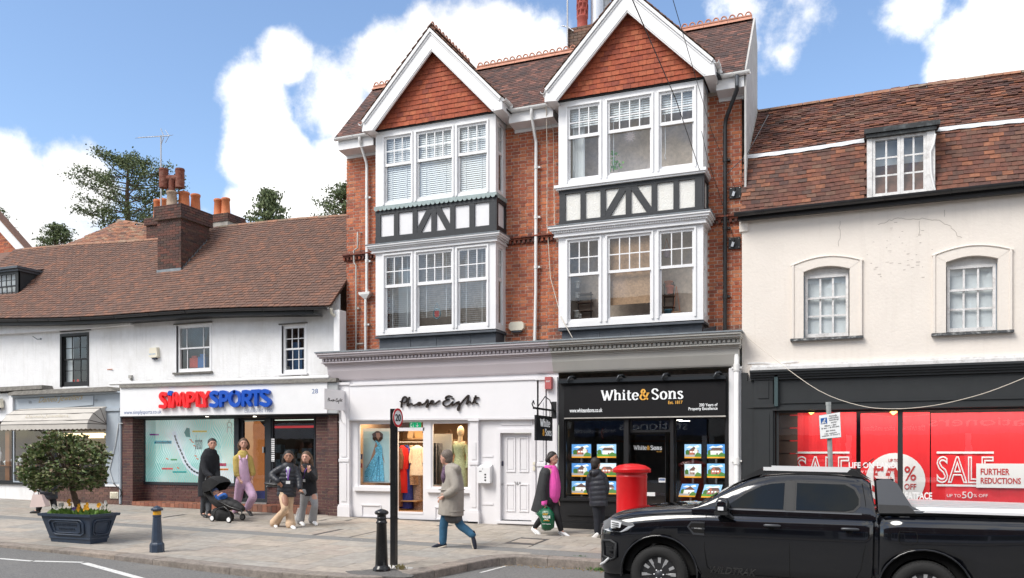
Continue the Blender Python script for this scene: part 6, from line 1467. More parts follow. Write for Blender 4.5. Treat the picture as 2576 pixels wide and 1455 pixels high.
def garment(px,y,ztop,zlen,w,colr,label,flare=1.3,sleeves=True,dots=None):
 x=PX(px,y);t=thing('hanging_garment',label,'garment',(x,y,ztop));n=18;mb=MB();prof=[(.0,.16),(.06,.55),(.16,.62),(.4,.55),(.7,.55+(flare-1)*.4),(1.0,.55*flare)];vs=[]
 for f,ww in prof:
  for k in range(n):an=2*math.pi*k/n;rr=ww*w*(1+(.10*math.sin(k*3.1+px)if f>.3 else 0));vs.append((x+math.cos(an)*rr*.62,y+math.sin(an)*rr*.3,ztop-f*zlen))
 mb.add(vs,[(i*n+k,(i+1)*n+k,(i+1)*n+(k+1)%n,i*n+(k+1)%n)for i in range(5)for k in range(n)],smooth=True)
 if sleeves:
  for s_ in(-1,1):mb.tube([(x+s_*w*.3,y,ztop-.08),(x+s_*w*.42,y,ztop-.3),(x+s_*w*.40,y-.02,ztop-min(.6,zlen*.6))],[.06,.055,.045],8)
 g='fabric_%d'%px;m=mat(g,colr,.85,var=dots or .12,vscale=40 if dots else 8);mb.build('dress',m,t)
 mb=MB();mb.tube([(x-.16,y,ztop-.05),(x,y,ztop+.02),(x+.16,y,ztop-.05)],.01,5);mb.tube([(x,y,ztop+.02),(x,y,ztop+.08)],.006,5);mb.build('hanger',M_BLACK,t)
zg_=ra.z-.08
for px,yy,ln,w,colr,dots,lab in((996,1.05,1.55,.42,(.16,.07,.04),.9,'dark brown patterned long dress on the clothes rail beside the post'),(1012,1.1,1.2,.36,(.55,.012,.01),None,'plain scarlet dress on the clothes rail'),(1022,1.15,1.6,.4,(.03,.05,.30),.8,'blue printed dress hanging right of the scarlet one'),(1034,1.2,1.0,.42,(.5,.33,.22),.9,'brown spotted blouse on the clothes rail'),(1050,1.0,.75,.44,(.72,.60,.46),.3,'cream blouse hanging at the front right of the rail'),(1046,1.3,1.7,.38,(.42,.33,.30),.7,'long taupe spotted skirt under the cream blouse'),(1092,1.7,1.3,.4,(.6,.3,.18),.3,'peach dress seen behind the fashion shop mirror panel'),(1128,2.1,1.0,.4,(.45,.30,.22),.4,'tan blouse hanging behind the parka wearer')):
 garment(px,yy,zg_+(0 if px<1080 else-.1),ln,w,colr,lab,1.4,True,dots)
mb=MB();a,b=P(1083,1222,.45),P(1113,1092,.45);mb.box(a.x,b.x+.25,.45,.5,a.z,b.z);mb.build('display_panel',mat('cream_panel',(.62,.56,.48),.5),ps);mb=MB();mb.box(a.x+.04,b.x,.44,.449,a.z+.03,b.z-.22);mb.build('mirror',mat('mirror',(.3,.3,.32),.05,metal=1),ps)
mx_,my=PX(1157,.55),.55;zb=hw2[2]+.02;mn=thing('mannequin','cream faceless mannequin in a long sage green dress behind the right hand shop window','mannequin',(mx_,my,zb))
zh=PZ(1160,1072,my);M_SKINM=mat('mannequin_cream',(.75,.6,.42),.5)
mb=MB();mb.ball((mx_+.02,my,zh-.13),.10,16,12,(.85,.95,1.35));mb.tube([(mx_+.02,my,zh-.22),(mx_,my,zh-.42)],[.05,.065],12);mb.tube([(mx_-.15,my,zh-.42),(mx_+.15,my,zh-.42)],.055,10);mb.build('head_and_neck',M_SKINM,mn)
M_SAGE=mat('sage_fabric',(.50,.52,.30),.85,var=.35,vscale=35)
mb=MB();H_=zh-.40-zb;mb.lathe([(.26,0),(.25,H_*.15),(.2,H_*.45),(.14,H_*.62),(.125,H_*.70),(.17,H_*.85),(.19,H_*.95),(.1,H_)],(mx_,my,zb),20,sy=.7);mb.build('dress',M_SAGE,mn)
for s_ in(-1,1):mb=MB();mb.tube([(mx_+s_*.17,my,zh-.46),(mx_+s_*.24,my-.02,zh-.72),(mx_+s_*.22,my-.05,zh-1.0)],[.065,.06,.05],10);mb.build('sleeve',M_SAGE,mn)
yp_=.35;PI_=lambda cx,cy:(((1400+cx/3.638)/1.5901),((1670+cy/3.638)/1.5901))
po=thing('framed_poster','tall white framed poster of a curly haired woman in a blue patterned dress','poster',P(*PI_(190,955),yp_))
def pq(pts,y,d,m,nm='print',flat=True):mb=MB();mb.pp([PI_(*q)for q in pts],y,d);return mb.build(nm,m,po)
pq([(185,950),(185,160),(582,160),(582,955)],yp_,.03,mat('poster_frame',(.72,.76,.78),.4),'frame');pq([(203,935),(203,205),(568,205),(568,940)],yp_-.004,.003,mat('poster_sky',(.48,.68,.74),.5,var=.1,vscale=1))
M_SK=mat('printed_skin',(.42,.22,.15),.6);M_HR=mat('printed_hair',(.05,.022,.015),.8,var=.6,vscale=50)
M_DR=mat('printed_blue_dress',(.16,.50,.72),.6,var=.75,vscale=46)
pq([(385,330),(350,450),(290,640),(235,735),(250,740),(310,660),(370,520),(400,430),(430,360),(440,340)],yp_-.007,.002,M_SK);pq([(455,520),(480,610),(515,680),(500,640),(470,520)],yp_-.007,.002,M_SK)
c=[(400+math.cos(a/14*6.283)*(78+12*math.sin(a*2.6)),280+math.sin(a/14*6.283)*(82+10*math.cos(a*3.3)))for a in range(14)];pq(c,yp_-.010,.002,M_HR)
pq([(378,230),(430,225),(442,280),(412,330),(385,290)],yp_-.013,.002,M_SK)
pq([(370,335),(425,365),(470,440),(470,530),(500,935),(205,935),(215,790),(300,640),(375,530),(362,450),(400,420)],yp_-.016,.002,M_DR)
mb=MB()
for a in((300,900),(380,930),(430,920)):p,q=P(*PI_(420,560),yp_-.02),P(*PI_(*a),yp_-.02);mb.bar(p,q,.012,.002)
mb.build('print',mat('fold_blue',(.04,.2,.38),.7),po)
for i,(q,s_)in enumerate((((140,535,178,610),'upper blue and red'),((145,670,176,735),'lower red'))):
 a,b=P(*PI_(q[0],q[3]),.3),P(*PI_(q[2],q[1]),.3);mb=MB();mb.box(a.x,b.x,.3,.31,a.z,b.z);t=thing('window_sticker',s_+' sticker inside the fashion shop window beside the framed poster','sticker',a);mb.build('sheet',mat('sticker_%d'%i,[(.08,.07,.2),(.6,.06,.07)][i],.5),t)
dr=sub('panelled_door',bb);mb=MB();d0,d1,dz0_,dz1_=hdo;mb.box(d0+.005,d1-.005,.11,.15,dz0_+.02,dz1_-.005);mb.build('leaf',M_LILW,dr)
W_=d1-d0
for a,b in((.14,.44),(.56,.86)):
 for c,d in((.08,.42),(.53,.95)):
  X0,X1,Z0,Z1=d0+W_*a,d0+W_*b,dz0_+(dz1_-dz0_)*c+.05,dz0_+(dz1_-dz0_)*d;mb=MB()
  mb.box(X0,X1,.092,.11,Z0,Z0+.025);mb.box(X0,X1,.092,.11,Z1-.025,Z1);mb.box(X0,X0+.022,.092,.11,Z0+.025,Z1-.025);mb.box(X1-.022,X1,.092,.11,Z0+.025,Z1-.025);mb.box(X0+.05,X1-.05,.102,.11,Z0+.06,Z1-.06);mb.build('door_panel',M_LILW,dr)
mb=MB();mb.box(d0-.09,d0,.0,.058,dz0_,dz1_+.09);mb.box(d1,d1+.09,.0,.058,dz0_,dz1_+.09);mb.box(d0,d1,.0,.058,dz1_,dz1_+.09);mb.box(d0-.1,d1+.1,-.02,.16,dz0_-.06,dz0_);mb.box(d0,d1,.04,.058,dz1_+.18,dz1_+.34);mb.build('door_frame',M_LILW,dr)
text('26A',d0+W_*.40,d0+W_*.63,PZ(1300,1221),PZ(1300,1212.5),.101,M_STEEL,dr,name='door_number',depth=.008,bold=-.01)
mb=MB();c=P(1264,1166,.1);mb.box(c.x-.02,c.x+.02,.085,.11,c.z-.06,c.z+.05);mb.build('door_lock',mat('dark_lock',(.08,.08,.12),.3,metal=.6),dr);mb=MB();c=P(1263,1219,.1);mb.lathe([(.022,0),(.022,.02)],(0,0,0),12);mb.v=[(c.x+v[0],.088+v[2],c.z+v[1])for v in mb.v];mb.build('cylinder_lock',M_STEEL,dr)
for k,(a,b)in enumerate(((1163,1170),(1174,1184))):A_,B_=P(1341.5,b,.0),P(1346.5,a,.0);mb=MB();mb.box(A_.x,B_.x,-.03,-.001,A_.z,B_.z);one(mb,'doorbell',M_CREAMPL,('upper'if k==0 else 'lower')+' cream doorbell on the frame right of the door numbered 26A','doorbell',A_)
A_,B_=P(1209.5,1215,.05),P(1239,1169,.05);pb=thing('letter_box','white wall mounted letter box with small windows left of the numbered door','letter box',A_);mb=MB();mb.ext([(A_.x,.05,A_.z),(A_.x,-.11,A_.z),(A_.x,-.11,B_.z-.06),(A_.x,.05,B_.z)],(B_.x-A_.x,0,0));mb.build('box',M_WHITE,pb)
mb=MB();W_=B_.x-A_.x;H_=B_.z-A_.z
for k in range(3):mb.box(A_.x+W_*.55,A_.x+W_*.68,-.114,-.110,A_.z+H_*(.12+.15*k),A_.z+H_*(.2+.15*k))
mb.box(A_.x+W_*.1,A_.x+W_*.3,-.114,-.110,A_.z+H_*.62,A_.z+H_*.66);mb.box(A_.x+W_*.36,A_.x+W_*.42,-.116,-.110,A_.z+H_*.75,A_.z+H_*.78);mb.build('label_windows',M_BLACK,pb)
mb=MB();
for zz in(.45,1.55):mb.box(PX(1210),PX(1238),.045,.058,gz(-8,0)+zz-.02,gz(-8,0)+zz+.02)
mb.build('panel_moulding',M_LILW,ps)
hx=PX(1396);zt_,zb_=PZ(1370,1047,-.6),PZ(1370,1109,-.6)
hs=thing('hanging_sign','black square hanging sign with white and gold serif lettering on a scrolled iron bracket','hanging sign',(hx,-.1,zb_));y0_,y1_=-1.22,-.16
mb=MB();mb.box(hx-.04,hx,y0_,y1_,zb_,zt_);mb.build('board',M_BLACK,hs)
mb=MB();zz=zt_+.12;mb.box(hx-.04,hx,y0_-.1,.05,zz,zz+.04);mb.box(hx-.08,hx+.04,-.02,.05,zz-.15,zz+.22);mb.tube([(hx-.02,y0_-.1,zz+.02),(hx-.02,y0_-.2,zz+.1),(hx-.02,y0_-.12,zz+.17),(hx-.02,y0_-.06,zz+.1)],.014,6)
mb.tube([(hx-.02,y0_+.1,zz+.03),(hx-.02,-.6,zz+.3),(hx-.02,-.3,zz+.24),(hx-.02,-.05,zz+.05)],.012,6)
for yy in(y0_+.12,y1_-.12):mb.tube([(hx-.02,yy,zt_),(hx-.02,yy,zz)],.01,5)
mb.build('bracket',M_BLACK,hs)
A_,B_=P(1375,980,-.0),P(1391,949,-.0);t=thing('alarm_box','faded red alarm box at the corner between the two shop fascias','alarm box',A_);mb=MB();mb.box(A_.x,B_.x,-.12,-.0,A_.z,B_.z);mb.build('cover',mat('faded_red',(.42,.10,.10),.5,var=.1),t);text('BANHAM',A_.x+.03,B_.x-.03,B_.z-.12,B_.z-.08,-.123,M_LILW,t,depth=.002)
# ---- serif letters drawn with a broad pen
SERIF={'W':(1.02,[[(.10,.72),(.32,.0)],[(.32,.0),(.52,.62)],[(.48,.72),(.70,.0)],[(.70,.0),(.94,.72)]],[(.0,.2,.71),(.84,1.02,.71)]),'h':(.62,[[(.12,.0),(.12,.76)],[(.12,.36),(.22,.48),(.34,.52),(.46,.44),(.47,.3),(.47,.0)]],[(.0,.24,.0),(.36,.6,.0),(.0,.12,.75)]),'i':(.32,[[(.15,.0),(.15,.5)]],[(.02,.3,.0),(.02,.15,.5)]),'t':(.38,[[(.16,.7),(.15,.12),(.24,.0),(.36,.05)]],[(.02,.36,.48)]),'e':(.52,[[(.06,.28),(.45,.28),(.44,.42),(.28,.52),(.12,.44),(.06,.26),(.14,.06),(.30,.0),(.46,.1)]],[]),'S':(.60,[[(.50,.56),(.38,.70),(.20,.71),(.09,.58),(.16,.44),(.36,.34),(.50,.2),(.42,.04),(.24,.0),(.08,.12)]],[]),'o':(.58,[[(.28,.52),(.12,.44),(.07,.26),(.13,.07),(.28,.0),(.43,.07),(.49,.26),(.43,.44),(.28,.52)]],[]),'n':(.62,[[(.12,.0),(.12,.5)],[(.12,.36),(.22,.48),(.34,.52),(.46,.44),(.47,.3),(.47,.0)]],[(.0,.24,.0),(.36,.6,.0),(.0,.12,.5)]),'s':(.44,[[(.36,.42),(.26,.51),(.12,.48),(.09,.38),(.2,.29),(.34,.2),(.36,.08),(.22,.0),(.06,.08)]],[]),'&':(.80,[[(.66,.0),(.20,.44),(.17,.6),(.28,.71),(.40,.62),(.38,.5),(.12,.3),(.06,.14),(.2,.0),(.42,.04),(.60,.3),(.66,.42)]],[(.56,.78,.42)])}
def serif(s,xl,xr,zb,zc,y,m,m2,parent,d=.012,xf=None):
 tot=sum(SERIF[c][0]for c in s)+.05*(len(s)-1);k=(xr-xl)/tot;kz=(zc-zb)/.72;x=xl
 for c in s:
  w,sts,ser=SERIF[c];mb=MB()
  for i,st in enumerate(sts):ribbon(mb,[(x+a*k,zb+b*kz)for a,b in st],.1,y-i*.0012,d,smooth=0 if len(st)<3 else 4,pen=(.055*k,.15*k))
  for a,b,h in ser:mb.box(x+a*k,x+b*k,y-.004,y+d,zb+(h-.0)*kz-.0,zb+(h+.055)*kz)
  if c=='i':mb.ball((x+.14*k,y+.004,zb+.68*kz),.085*k,8,5,(1,.1,1))
  if xf:mb.v=[xf(v)for v in mb.v]
  mb.build('letter',m2 if c=='&'else m,parent);x+=(w+.05)*k
M_SW=mat('sign_white_letter',(.8,.82,.83),.4,emit=(.8,.82,.83),estr=.08);M_SG=mat('sign_gold_letter',(.72,.38,.07),.4,emit=(.7,.36,.05),estr=.08)
toside=lambda v:(hx+.004-v[1],v[0],v[2])
serif('White',y0_+.24,y1_-.18,zb_+.30,zb_+.45,0,M_SW,M_SG,hs,xf=toside);serif('&',y0_+.40,y0_+.52,zb_+.11,zb_+.24,0,M_SW,M_SG,hs,xf=toside);serif('Sons',y0_+.55,y1_-.08,zb_+.11,zb_+.25,0,M_SW,M_SG,hs,xf=toside)
# ---- estate agent front
ag=sub('estate_agent_shopfront',bb);xa,xb=PX(1405),PX(1832);YB=.02
zt_=PZ(1600,950,YB);mb=MB();hL=(PX(1419,YB),PX(1571,YB),PZ(1571,1256,YB),PZ(1571,1054,YB));hD=(PX(1581,YB),PX(1686,YB),gz(-4,0)-.02,PZ(1600,1053,YB));hR=(PX(1694,YB),PX(1825,YB),PZ(1694,1270,YB),PZ(1700,1050,YB))
holed(mb,FY(YB),xa,xb,gz(xa,0)-.1,zt_+.03,[hL,hD,hR],.14);mb.build('black_surround',M_BLACK,ag)
shopwin(bb,*hL,YB+.05,.03,M_BLACK);shopwin(bb,*hR,YB+.12,.03,M_BLACK)
mb=MB();mb.box(xa-.0,hL[1]+.05,YB-.05,YB-.001,hL[2]-.06,hL[2]-.004)
for zz in(.28,.62):mb.box(hL[0]+.08,hL[1]-.05,YB-.03,YB-.001,gz(xa,0)+zz,gz(xa,0)+zz+.03)
mb.box(xa,hL[1]+.05,YB-.05,YB-.001,gz(xa,0)-.1,gz(xa,0)+.12);mb.build('riser_moulding',M_BLACK,ag)
dz=PZ(1600,1088,YB);shopwin(bb,hD[0]+.0,hD[1],dz,hD[3],YB+.1,.05,M_BLACK,name='transom')
dd=sub('glazed_door',bb);e0,e1=PX(1581,YB+.35),PX(1683,YB+.35);ya=YB+.35;g0,g1,gb_,gt_=PX(1586,ya),PX(1673,ya),PZ(1630,1216,ya),PZ(1630,1094,ya)
mb=MB();holed(mb,FY(ya),e0,e1,gz(-4,0),dz,[(g0,g1,gb_,gt_),(g0,g1,PZ(1630,1292,ya),PZ(1630,1240,ya))],.05);mb.quad((e0,YB,gz(-4,0)),(e0,ya,gz(-4,0)),(e0,ya,dz),(e0,YB,dz));mb.quad((e1,YB,gz(-4,0)),(e1,YB,dz),(e1,ya,dz),(e1,ya,gz(-4,0)));mb.build('door_frame',M_BLACK,dd)
for c,d in((gb_,gt_),(PZ(1630,1292,ya),PZ(1630,1240,ya))):mb=MB();mb.quad((g0,ya+.03,c),(g1,ya+.03,c),(g1,ya+.03,d),(g0,ya+.03,d));mb.build('pane',G_SHOP,dd)
a,b=P(1594,1132,ya),P(1665,1121.5,ya);serif('White',a.x,a.x+(b.x-a.x)*.46,a.z,b.z,ya-.004,M_SW,M_SG,dd,.003);serif('&',a.x+(b.x-a.x)*.48,a.x+(b.x-a.x)*.58,a.z,b.z,ya-.004,M_SW,M_SG,dd,.003);serif('Sons',a.x+(b.x-a.x)*.6,b.x,a.z,b.z,ya-.004,M_SW,M_SG,dd,.003)
tpx('Est. 1817',1652,1665,1135,1138,M_SG,dd,ya-.004,depth=.002)
for i,(px0,px1,py0,py1,lab)in enumerate(((1657,1674,1203,1214,'navy and white square sticker at the lower right of the glazed door'),(1626,1648,1239,1248,'white sticker with a red roof mark low on the glazed door'))):
 A_,B_=P(px0,py1,ya-.01),P(px1,py0,ya-.01);t=thing('door_sticker',lab,'sticker',A_);mb=MB();mb.box(A_.x,B_.x,ya-.012,ya-.008,A_.z,B_.z);mb.build('sheet',M_INKW,t);mb=MB()
 if i:mb.ext([(A_.x+.1,ya-.015,A_.z+.02),(A_.x+.2,ya-.015,B_.z-.02),(A_.x+.3,ya-.015,A_.z+.02),(A_.x+.2,ya-.015,A_.z+.06)],(0,.002,0));mb.build('mark',mat('red_mark',(.5,.02,.04),.5),t)
 else:mb.box(A_.x+.012,B_.x-.012,ya-.015,ya-.0125,A_.z+.035,B_.z-.012);mb.build('mark',NAVY,t);tpx('REIGATE',px0+3,px1-2,py0+4.5,py0+7,M_SW,t,ya-.017,depth=.001)
lamp2=bpy.data.lights.new('banner_window_lights','AREA');lamp2.shape='RECTANGLE';lamp2.size=7.6;lamp2.size_y=.12;lamp2.energy=45;lamp2.color=(1,.93,.84)
lo2=bpy.data.objects.new('banner_window_lights',lamp2);COL.objects.link(lo2);lo2.location=(2.9,.20,PZ(1965,1031,0)-.03);lo2.rotation_euler=(R(22),0,0)
af=thing('estate_agent_sign','long black fascia with white serif lettering, gold ampersand and brushed awning bar','shop sign',P(1419,1051,-.04))
mb=MB();mb.pp([(1419,1051),(1419,972),(1825,960),(1825,1045)],-.05,.069);mb.build('sign_board',mat('sign_black',(.005,.0045,.0055),.5,spec=.3),af)
mb=MB();mb.pp([(1405,965),(1405,957),(1824,944.5),(1824,953)],-.12,.13);mb.build('awning_box',mat('dark_steel_bar',(.03,.035,.04),.35,metal=.4),af);mb=MB();mb.pp([(1419,1054),(1419,1051.5),(1825,1045.5),(1825,1049)],-.06,.08);mb.build('trim',M_GPIPE,af)
for px in(1434,1558,1672,1803):c=P(px,957-(px-1405)*.03,-.14);mb=MB();mb.tube([c+Vector((-.05,-.02,-.03)),c+Vector((0,-.05,.05)),c+Vector((.05,.05,.07)),c+Vector((.06,.14,.05))],.03,8);mb.build('awning_arm',MATS['dark_steel_bar'],af)
a,b=P(1512,1007.5,-.05),P(1719,1002.5,-.05);zt_=P(1530,982,-.05).z-P(1530,1007.3,-.05).z;zb_=a.z-.005;L_=b.x-a.x
zb2=zb_+.0
serif('White',a.x,a.x+L_*.465,zb2,zb2+zt_*.95,-.062,M_SW,M_SG,af);serif('&',a.x+L_*.48,a.x+L_*.60,zb2,zb2+zt_,-.062,M_SW,M_SG,af);serif('Sons',a.x+L_*.62,b.x,zb2,zb2+zt_,-.062,M_SW,M_SG,af)
tpx('Est. 1817',1681,1717,1009,1017,M_SG,af,-.054,depth=.003,bold=.012);tpx('www.whiteandsons.co.uk',1433,1515,1028,1038.5,M_SW,af,-.054,depth=.003,bold=.01);tpx('200 Years of',1759,1805,1015.5,1023,M_SW,af,-.054,depth=.003,bold=.012);tpx('Property Excellence',1732,1805,1025,1035,M_SW,af,-.054,depth=.003,bold=.012)
mb=MB();xi0,xi1=xa,xb;mb.box(xi0,xi1,3.4,3.5,0,3.2);mb.box(xi0,xi0+.05,.2,3.4,0,3.2);mb.box(xi1-.05,xi1,.2,3.4,0,3.2);mb.box(xi0,xi1,.25,3.4,2.95,3.0);mb.box(xi0,xi1,.45,3.4,-.1,.02);mb.build('shop_interior',mat('grey_interior',(.13,.12,.11),.8,var=.3,vscale=1.5),ag)
mb=MB();mb.box(xi0+.3,xi1-.6,2.6,3.2,.02,.75);mb.box(-3.9,-3.0,2.7,2.8,.75,1.2);mb.box(xi0+.05,xi1,3.35,3.39,1.9,1.95);mb.build('counter',M_OAKD,ag)
for px,py in((1638,1051.5),(1703,1058),(1722,1060)):c=P(px,py,.8);mb=MB();mb.lathe([(.12,0),(.12,.01)],(c.x,.8 if px>1650 else .1,c.z),14,sy=.6);one(mb,'ceiling_lamp',MATS['lit_lamp'],{1638:'round downlight under the black fascia over the estate agent door',1703:'round ceiling lamp at the left of the estate agent right window',1722:'second round ceiling lamp inside the estate agent right window'}[px],'lamp',c)
sky_m=lambda i:em('screen_sky_%d'%(i%5),[(.10,.27,.55),(.25,.42,.62),(.07,.22,.5),(.45,.55,.62),(.16,.34,.58)][i%5],.7)
def em(n,c,s=.6):return mat(n,c,.5,emit=c,estr=s)
def screen(px0,px1,py0,py1,y,i,label,tilt=0):
 A_,B_=P(px0,py1,y),P(px1,py0,y);w,h=B_.x-A_.x,B_.z-A_.z;t=thing('window_screen',label,'screen',A_,'lit property screens');r_=random.Random(i)
 def q(pts,k,m,nm='picture'):mb=MB();mb.ext([(A_.x+a*w+(1-b)*-tilt,y-.004*k,A_.z+b*h)for a,b in pts],(0,.003,0));mb.build(nm,m,t)
 q([(-.03,-.05),(1.03,-.05),(1.03,1.05),(-.03,1.05)],0,M_BLACK,'bezel');q([(0,.1),(1,.1),(1,1),(0,1)],1,sky_m(i));q([(0,0),(1,0),(1,.1),(0,.1)],1,em('screen_orange',(.75,.32,.03)),'caption_strip')
 q([(.1,.75),(.3,.88),(.5,.82),(.8,.93),(.9,.8),(.6,.72)],2,em('screen_cloud',(.75,.8,.85)))
 q([(0,.1),(1,.1),(1,.32),(0,.28)],2,em('screen_lawn',(.10,.26,.04))if i%2 else em('screen_drive',(.36,.35,.34)));gx=r_.uniform(.02,.1)
 q([(gx,.25),(gx+.22,.25),(gx+.2,.55),(gx+.08,.62),(gx-.02,.5)],3,em('screen_tree',(.06,.14,.03)))
 x0,x1=.22+r_.uniform(-.05,.1),.85+r_.uniform(-.1,.08);wall=em(*[('screen_brick',(.42,.13,.07)),('screen_render',(.68,.64,.58)),('screen_tudor',(.3,.2,.16))][i%3])
 q([(x0,.25),(x1,.25),(x1,.55),(x0,.55)],4,wall);rp_=[(x0-.04,.54),(x1+.04,.54),(x1-.1,.76),(x0+.1,.76)]if i%2 else[(x0-.04,.54),((x0+x1)/2,.84),(x1+.04,.54)]
 q(rp_,5,em('screen_roof',(.12,.07,.06)))
 for k in range(3):a=x0+.06+k*(x1-x0-.12)/3;q([(a,.4),(a+.09,.4),(a+.09,.5),(a,.5)],6,em('screen_window',(.75,.78,.8)))
 if i%3!=1:gx=x0+(.05 if i%2 else .3);q([(gx,.25),(gx+.2,.25),(gx+.2,.6),(gx+.1,.78),(gx,.6)],5.5,em('screen_gable_%d'%(i%2),[(.62,.58,.5),(.34,.12,.08)][i%2]))
 q([(.62,.1),(1,.1),(1,.3),(.8,.42),(.68,.3)],8,em('screen_hedge',(.07,.17,.04)))
 q([((x0+x1)/2,.25),((x0+x1)/2+.07,.25),((x0+x1)/2+.07,.36),((x0+x1)/2,.36)],7,em('screen_door',(.1,.05,.05)))
 mb=MB();xm_=A_.x+w/2;mb.box(xm_-.02,xm_+.02,y,y+.01,A_.z-.12,A_.z-h*.05);mb.build('hanger_rod',M_STEEL,t)
SC=[((1438.5,1487,1118,1152),'top row leftmost: red terrace of houses'),((1502,1550,1118,1152),'top row second: house with lawn'),((1438.5,1487,1166,1199),'middle row leftmost: gabled houses'),((1502,1550,1166,1199),'middle row second, behind the boy in the puffer jacket'),((1438.5,1487,1211.5,1243),'bottom row leftmost: pale villa'),((1502,1550,1211.5,1243),'bottom row second, behind the boy by the postbox'),((1722,1764,1118,1153),'top row left of the right window'),((1779,1824,1118,1153),'top row at the right edge by the white pipe'),((1722,1764,1168,1202),'middle row left of the right window'),((1779,1824,1167,1202),'middle row at the right edge by the white pipe'),((1716,1758,1218,1250),'bottom row left of the right window, tilted'),((1773,1818,1220,1252),'bottom row at the right edge above the truck, tilted')]
for i,(q,lab)in enumerate(SC):screen(*q,.35 if i<6 else .4,i,'lit property screen, '+lab,.08 if i>9 else 0)
mb=MB();mb.box(PX(1833),PX(1864),.03,BY,gz(-2,0)-.2,PZ(1845,926,.03));mb.build('white_pier',M_WHITE,bb)
mb=MB();y=-.03;x=PX(1853,y);mb.tube([(x-.05,.2,PZ(1853,884,y)),(x,y,PZ(1853,892,y)),(x,y,gz(-2,0))],.05,12)
for py in(925,1160):zz=PZ(1853,py,y);mb.tube([(x,y,zz-.07),(x,y,zz+.07)],.065,12);mb.box(x-.1,x+.1,y,.03,zz-.02,zz+.02)
mb.build('downpipe',M_PVC,bb)
# === cream rendered house with the mossy mansard (right)
def t0(cx,cy):return((2900+cx/1.8185)/1.5901,(300+cy/1.8185)/1.5901)
def t7(cx,cy):return((2900+cx/2.0786)/1.5901,(1000+cy/2.0786)/1.5901)
def t8(cx,cy):return((2900+cx/1.7876)/1.5901,(1500+cy/1.7876)/1.5901)
YC=.12;cx0,cx1=PX(1866.5,YC)+.0,7.2
ch_=thing('cream_rendered_house','cream rendered house with a two slope clay tiled roof and dark grey shop front','building',((cx0+cx1)/2,YC,gz(2,0)))
M_CREAM=mat('cream_render',(.76,.70,.635),.85,var=.04,vscale=2,grime=.35,gcol=(.60,.54,.48),gscale=1.0,bump=.5,bscale=20,streak=.25)
zE=PZ(2200,516,YC);wz=[(PX(2022,YC),PX(2137,YC),PZ(2080,850,YC),PZ(2080,662,YC)),(PX(2380,YC),PX(2510,YC),PZ(2445,836,YC),PZ(2445,636,YC))]
zS=PZ(1980,928,YC)
mb=MB();holed(mb,FY(YC),cx0,cx1,zS-.3,zE+.3,wz,.18);mb.quad((cx0,YC,zS-.3),(cx0,YC,zE),(cx0,BY+.1,zE),(cx0,BY+.1,zS-.3));mb.build('wall',M_CREAM,ch_)
M_SASHG=mat('greyed_white_paint',(.60,.59,.57),.7,var=.1,vscale=12,grime=.5,gcol=(.33,.31,.29),gscale=7)
M_CURT2=mat('grey_net',(.74,.78,.80),.9,var=.15,vscale=1.5)
for(a,b,c,d)in wz:
 w_=window(ch_,a+.02,b-.02,c+.03,d-.22,YC+.09,3,(1,2),.36,M_OLDW,.05,.035,name='window');mb=MB();mb.quad((a,YC+.2,c),(b,YC+.2,c),(b,YC+.2,d),(a,YC+.2,d));mb.build('net_curtain',M_CURT2,w_)
 xm=(a+b)/2;hw=(b-a)/2;arc=lambda R0,z0,n=14,rise=.13:[(xm-R0+2*R0*i/n,z0+rise*math.sin(math.pi*(.12+.76*i/n))-rise*math.sin(math.pi*.12))for i in range(n+1)]
 mb=MB();mb.ext([(a,YC+.1,d-.22),(b,YC+.1,d-.22),(b,YC+.1,d+.02),(a,YC+.1,d+.02)],(0,.06,0));mb.build('arched_head',M_SASHG,w_)
 mb=MB();top=arc(hw,d-.14);
 for(p,q)in zip(top,top[1:]):mb.ext([(p[0],YC-.003,p[1]),(q[0],YC-.003,q[1]),(q[0],YC-.003,d+.005),(p[0],YC-.003,d+.005)],(0,.12,0))
 mb.build('arch_soffit',M_CREAM,w_)
 mb=MB();ow=hw+.24
 for s_ in(-1,1):x_=xm+s_*(hw+.12);mb.box(x_-.115,x_+.115,YC-.03,YC-.004,c+.01,d+.02);mb.box(x_+s_*.085-.02,x_+s_*.085+.02,YC-.05,YC-.03,c+.01,d-.0)
 o_=arc(ow,d+.02,rise=.22);i_=arc(hw+.0,d-.145)
 for k in range(14):mb.ext([(i_[k][0],YC-.034,i_[k][1]),(i_[k+1][0],YC-.034,i_[k+1][1]),(o_[k+1][0],YC-.034,o_[k+1][1]),(o_[k][0],YC-.034,o_[k][1])],(0,.03,0))
 mb.tube([(p[0],YC-.035,p[1]-.03)for p in o_],.02,5);mb.build('window_surround',M_CREAM,w_)
 mb=MB();mb.box(a-.25,b+.25,YC-.10,YC+.08,c-.045,c+.0);mb.build('sill',mat('dark_flaking_sill',(.06,.065,.07),.7,var=.3,vscale=20,grime=.9,gcol=(.6,.6,.58),gscale=14),w_)
mb=MB();M_CRACK=mat('crack',(.42,.37,.33),.9)
for pts in([(1120,1088),(1200,1060),(1270,1040),(1350,1055),(1440,1045),(1560,1060),(1640,1105),(1690,1160),(1730,1200)],[(1410,1060),(1414,1210)],[(830,1060),(835,1160),(820,1280)],[(1595,990),(1596,1050)]):
 pp_=[P(*t0(*q),YC-.002)for q in pts];pts2=[]
 for p,q in zip(pp_,pp_[1:]):
  for k in range(4):pts2.append(p+(q-p)*k/4+Vector((rnd.uniform(-.02,.02),0,rnd.uniform(-.02,.02))))
 ribbon(mb,[(v.x,v.z)for v in pts2],.009,YC-.003,.002,smooth=0,round_caps=False)
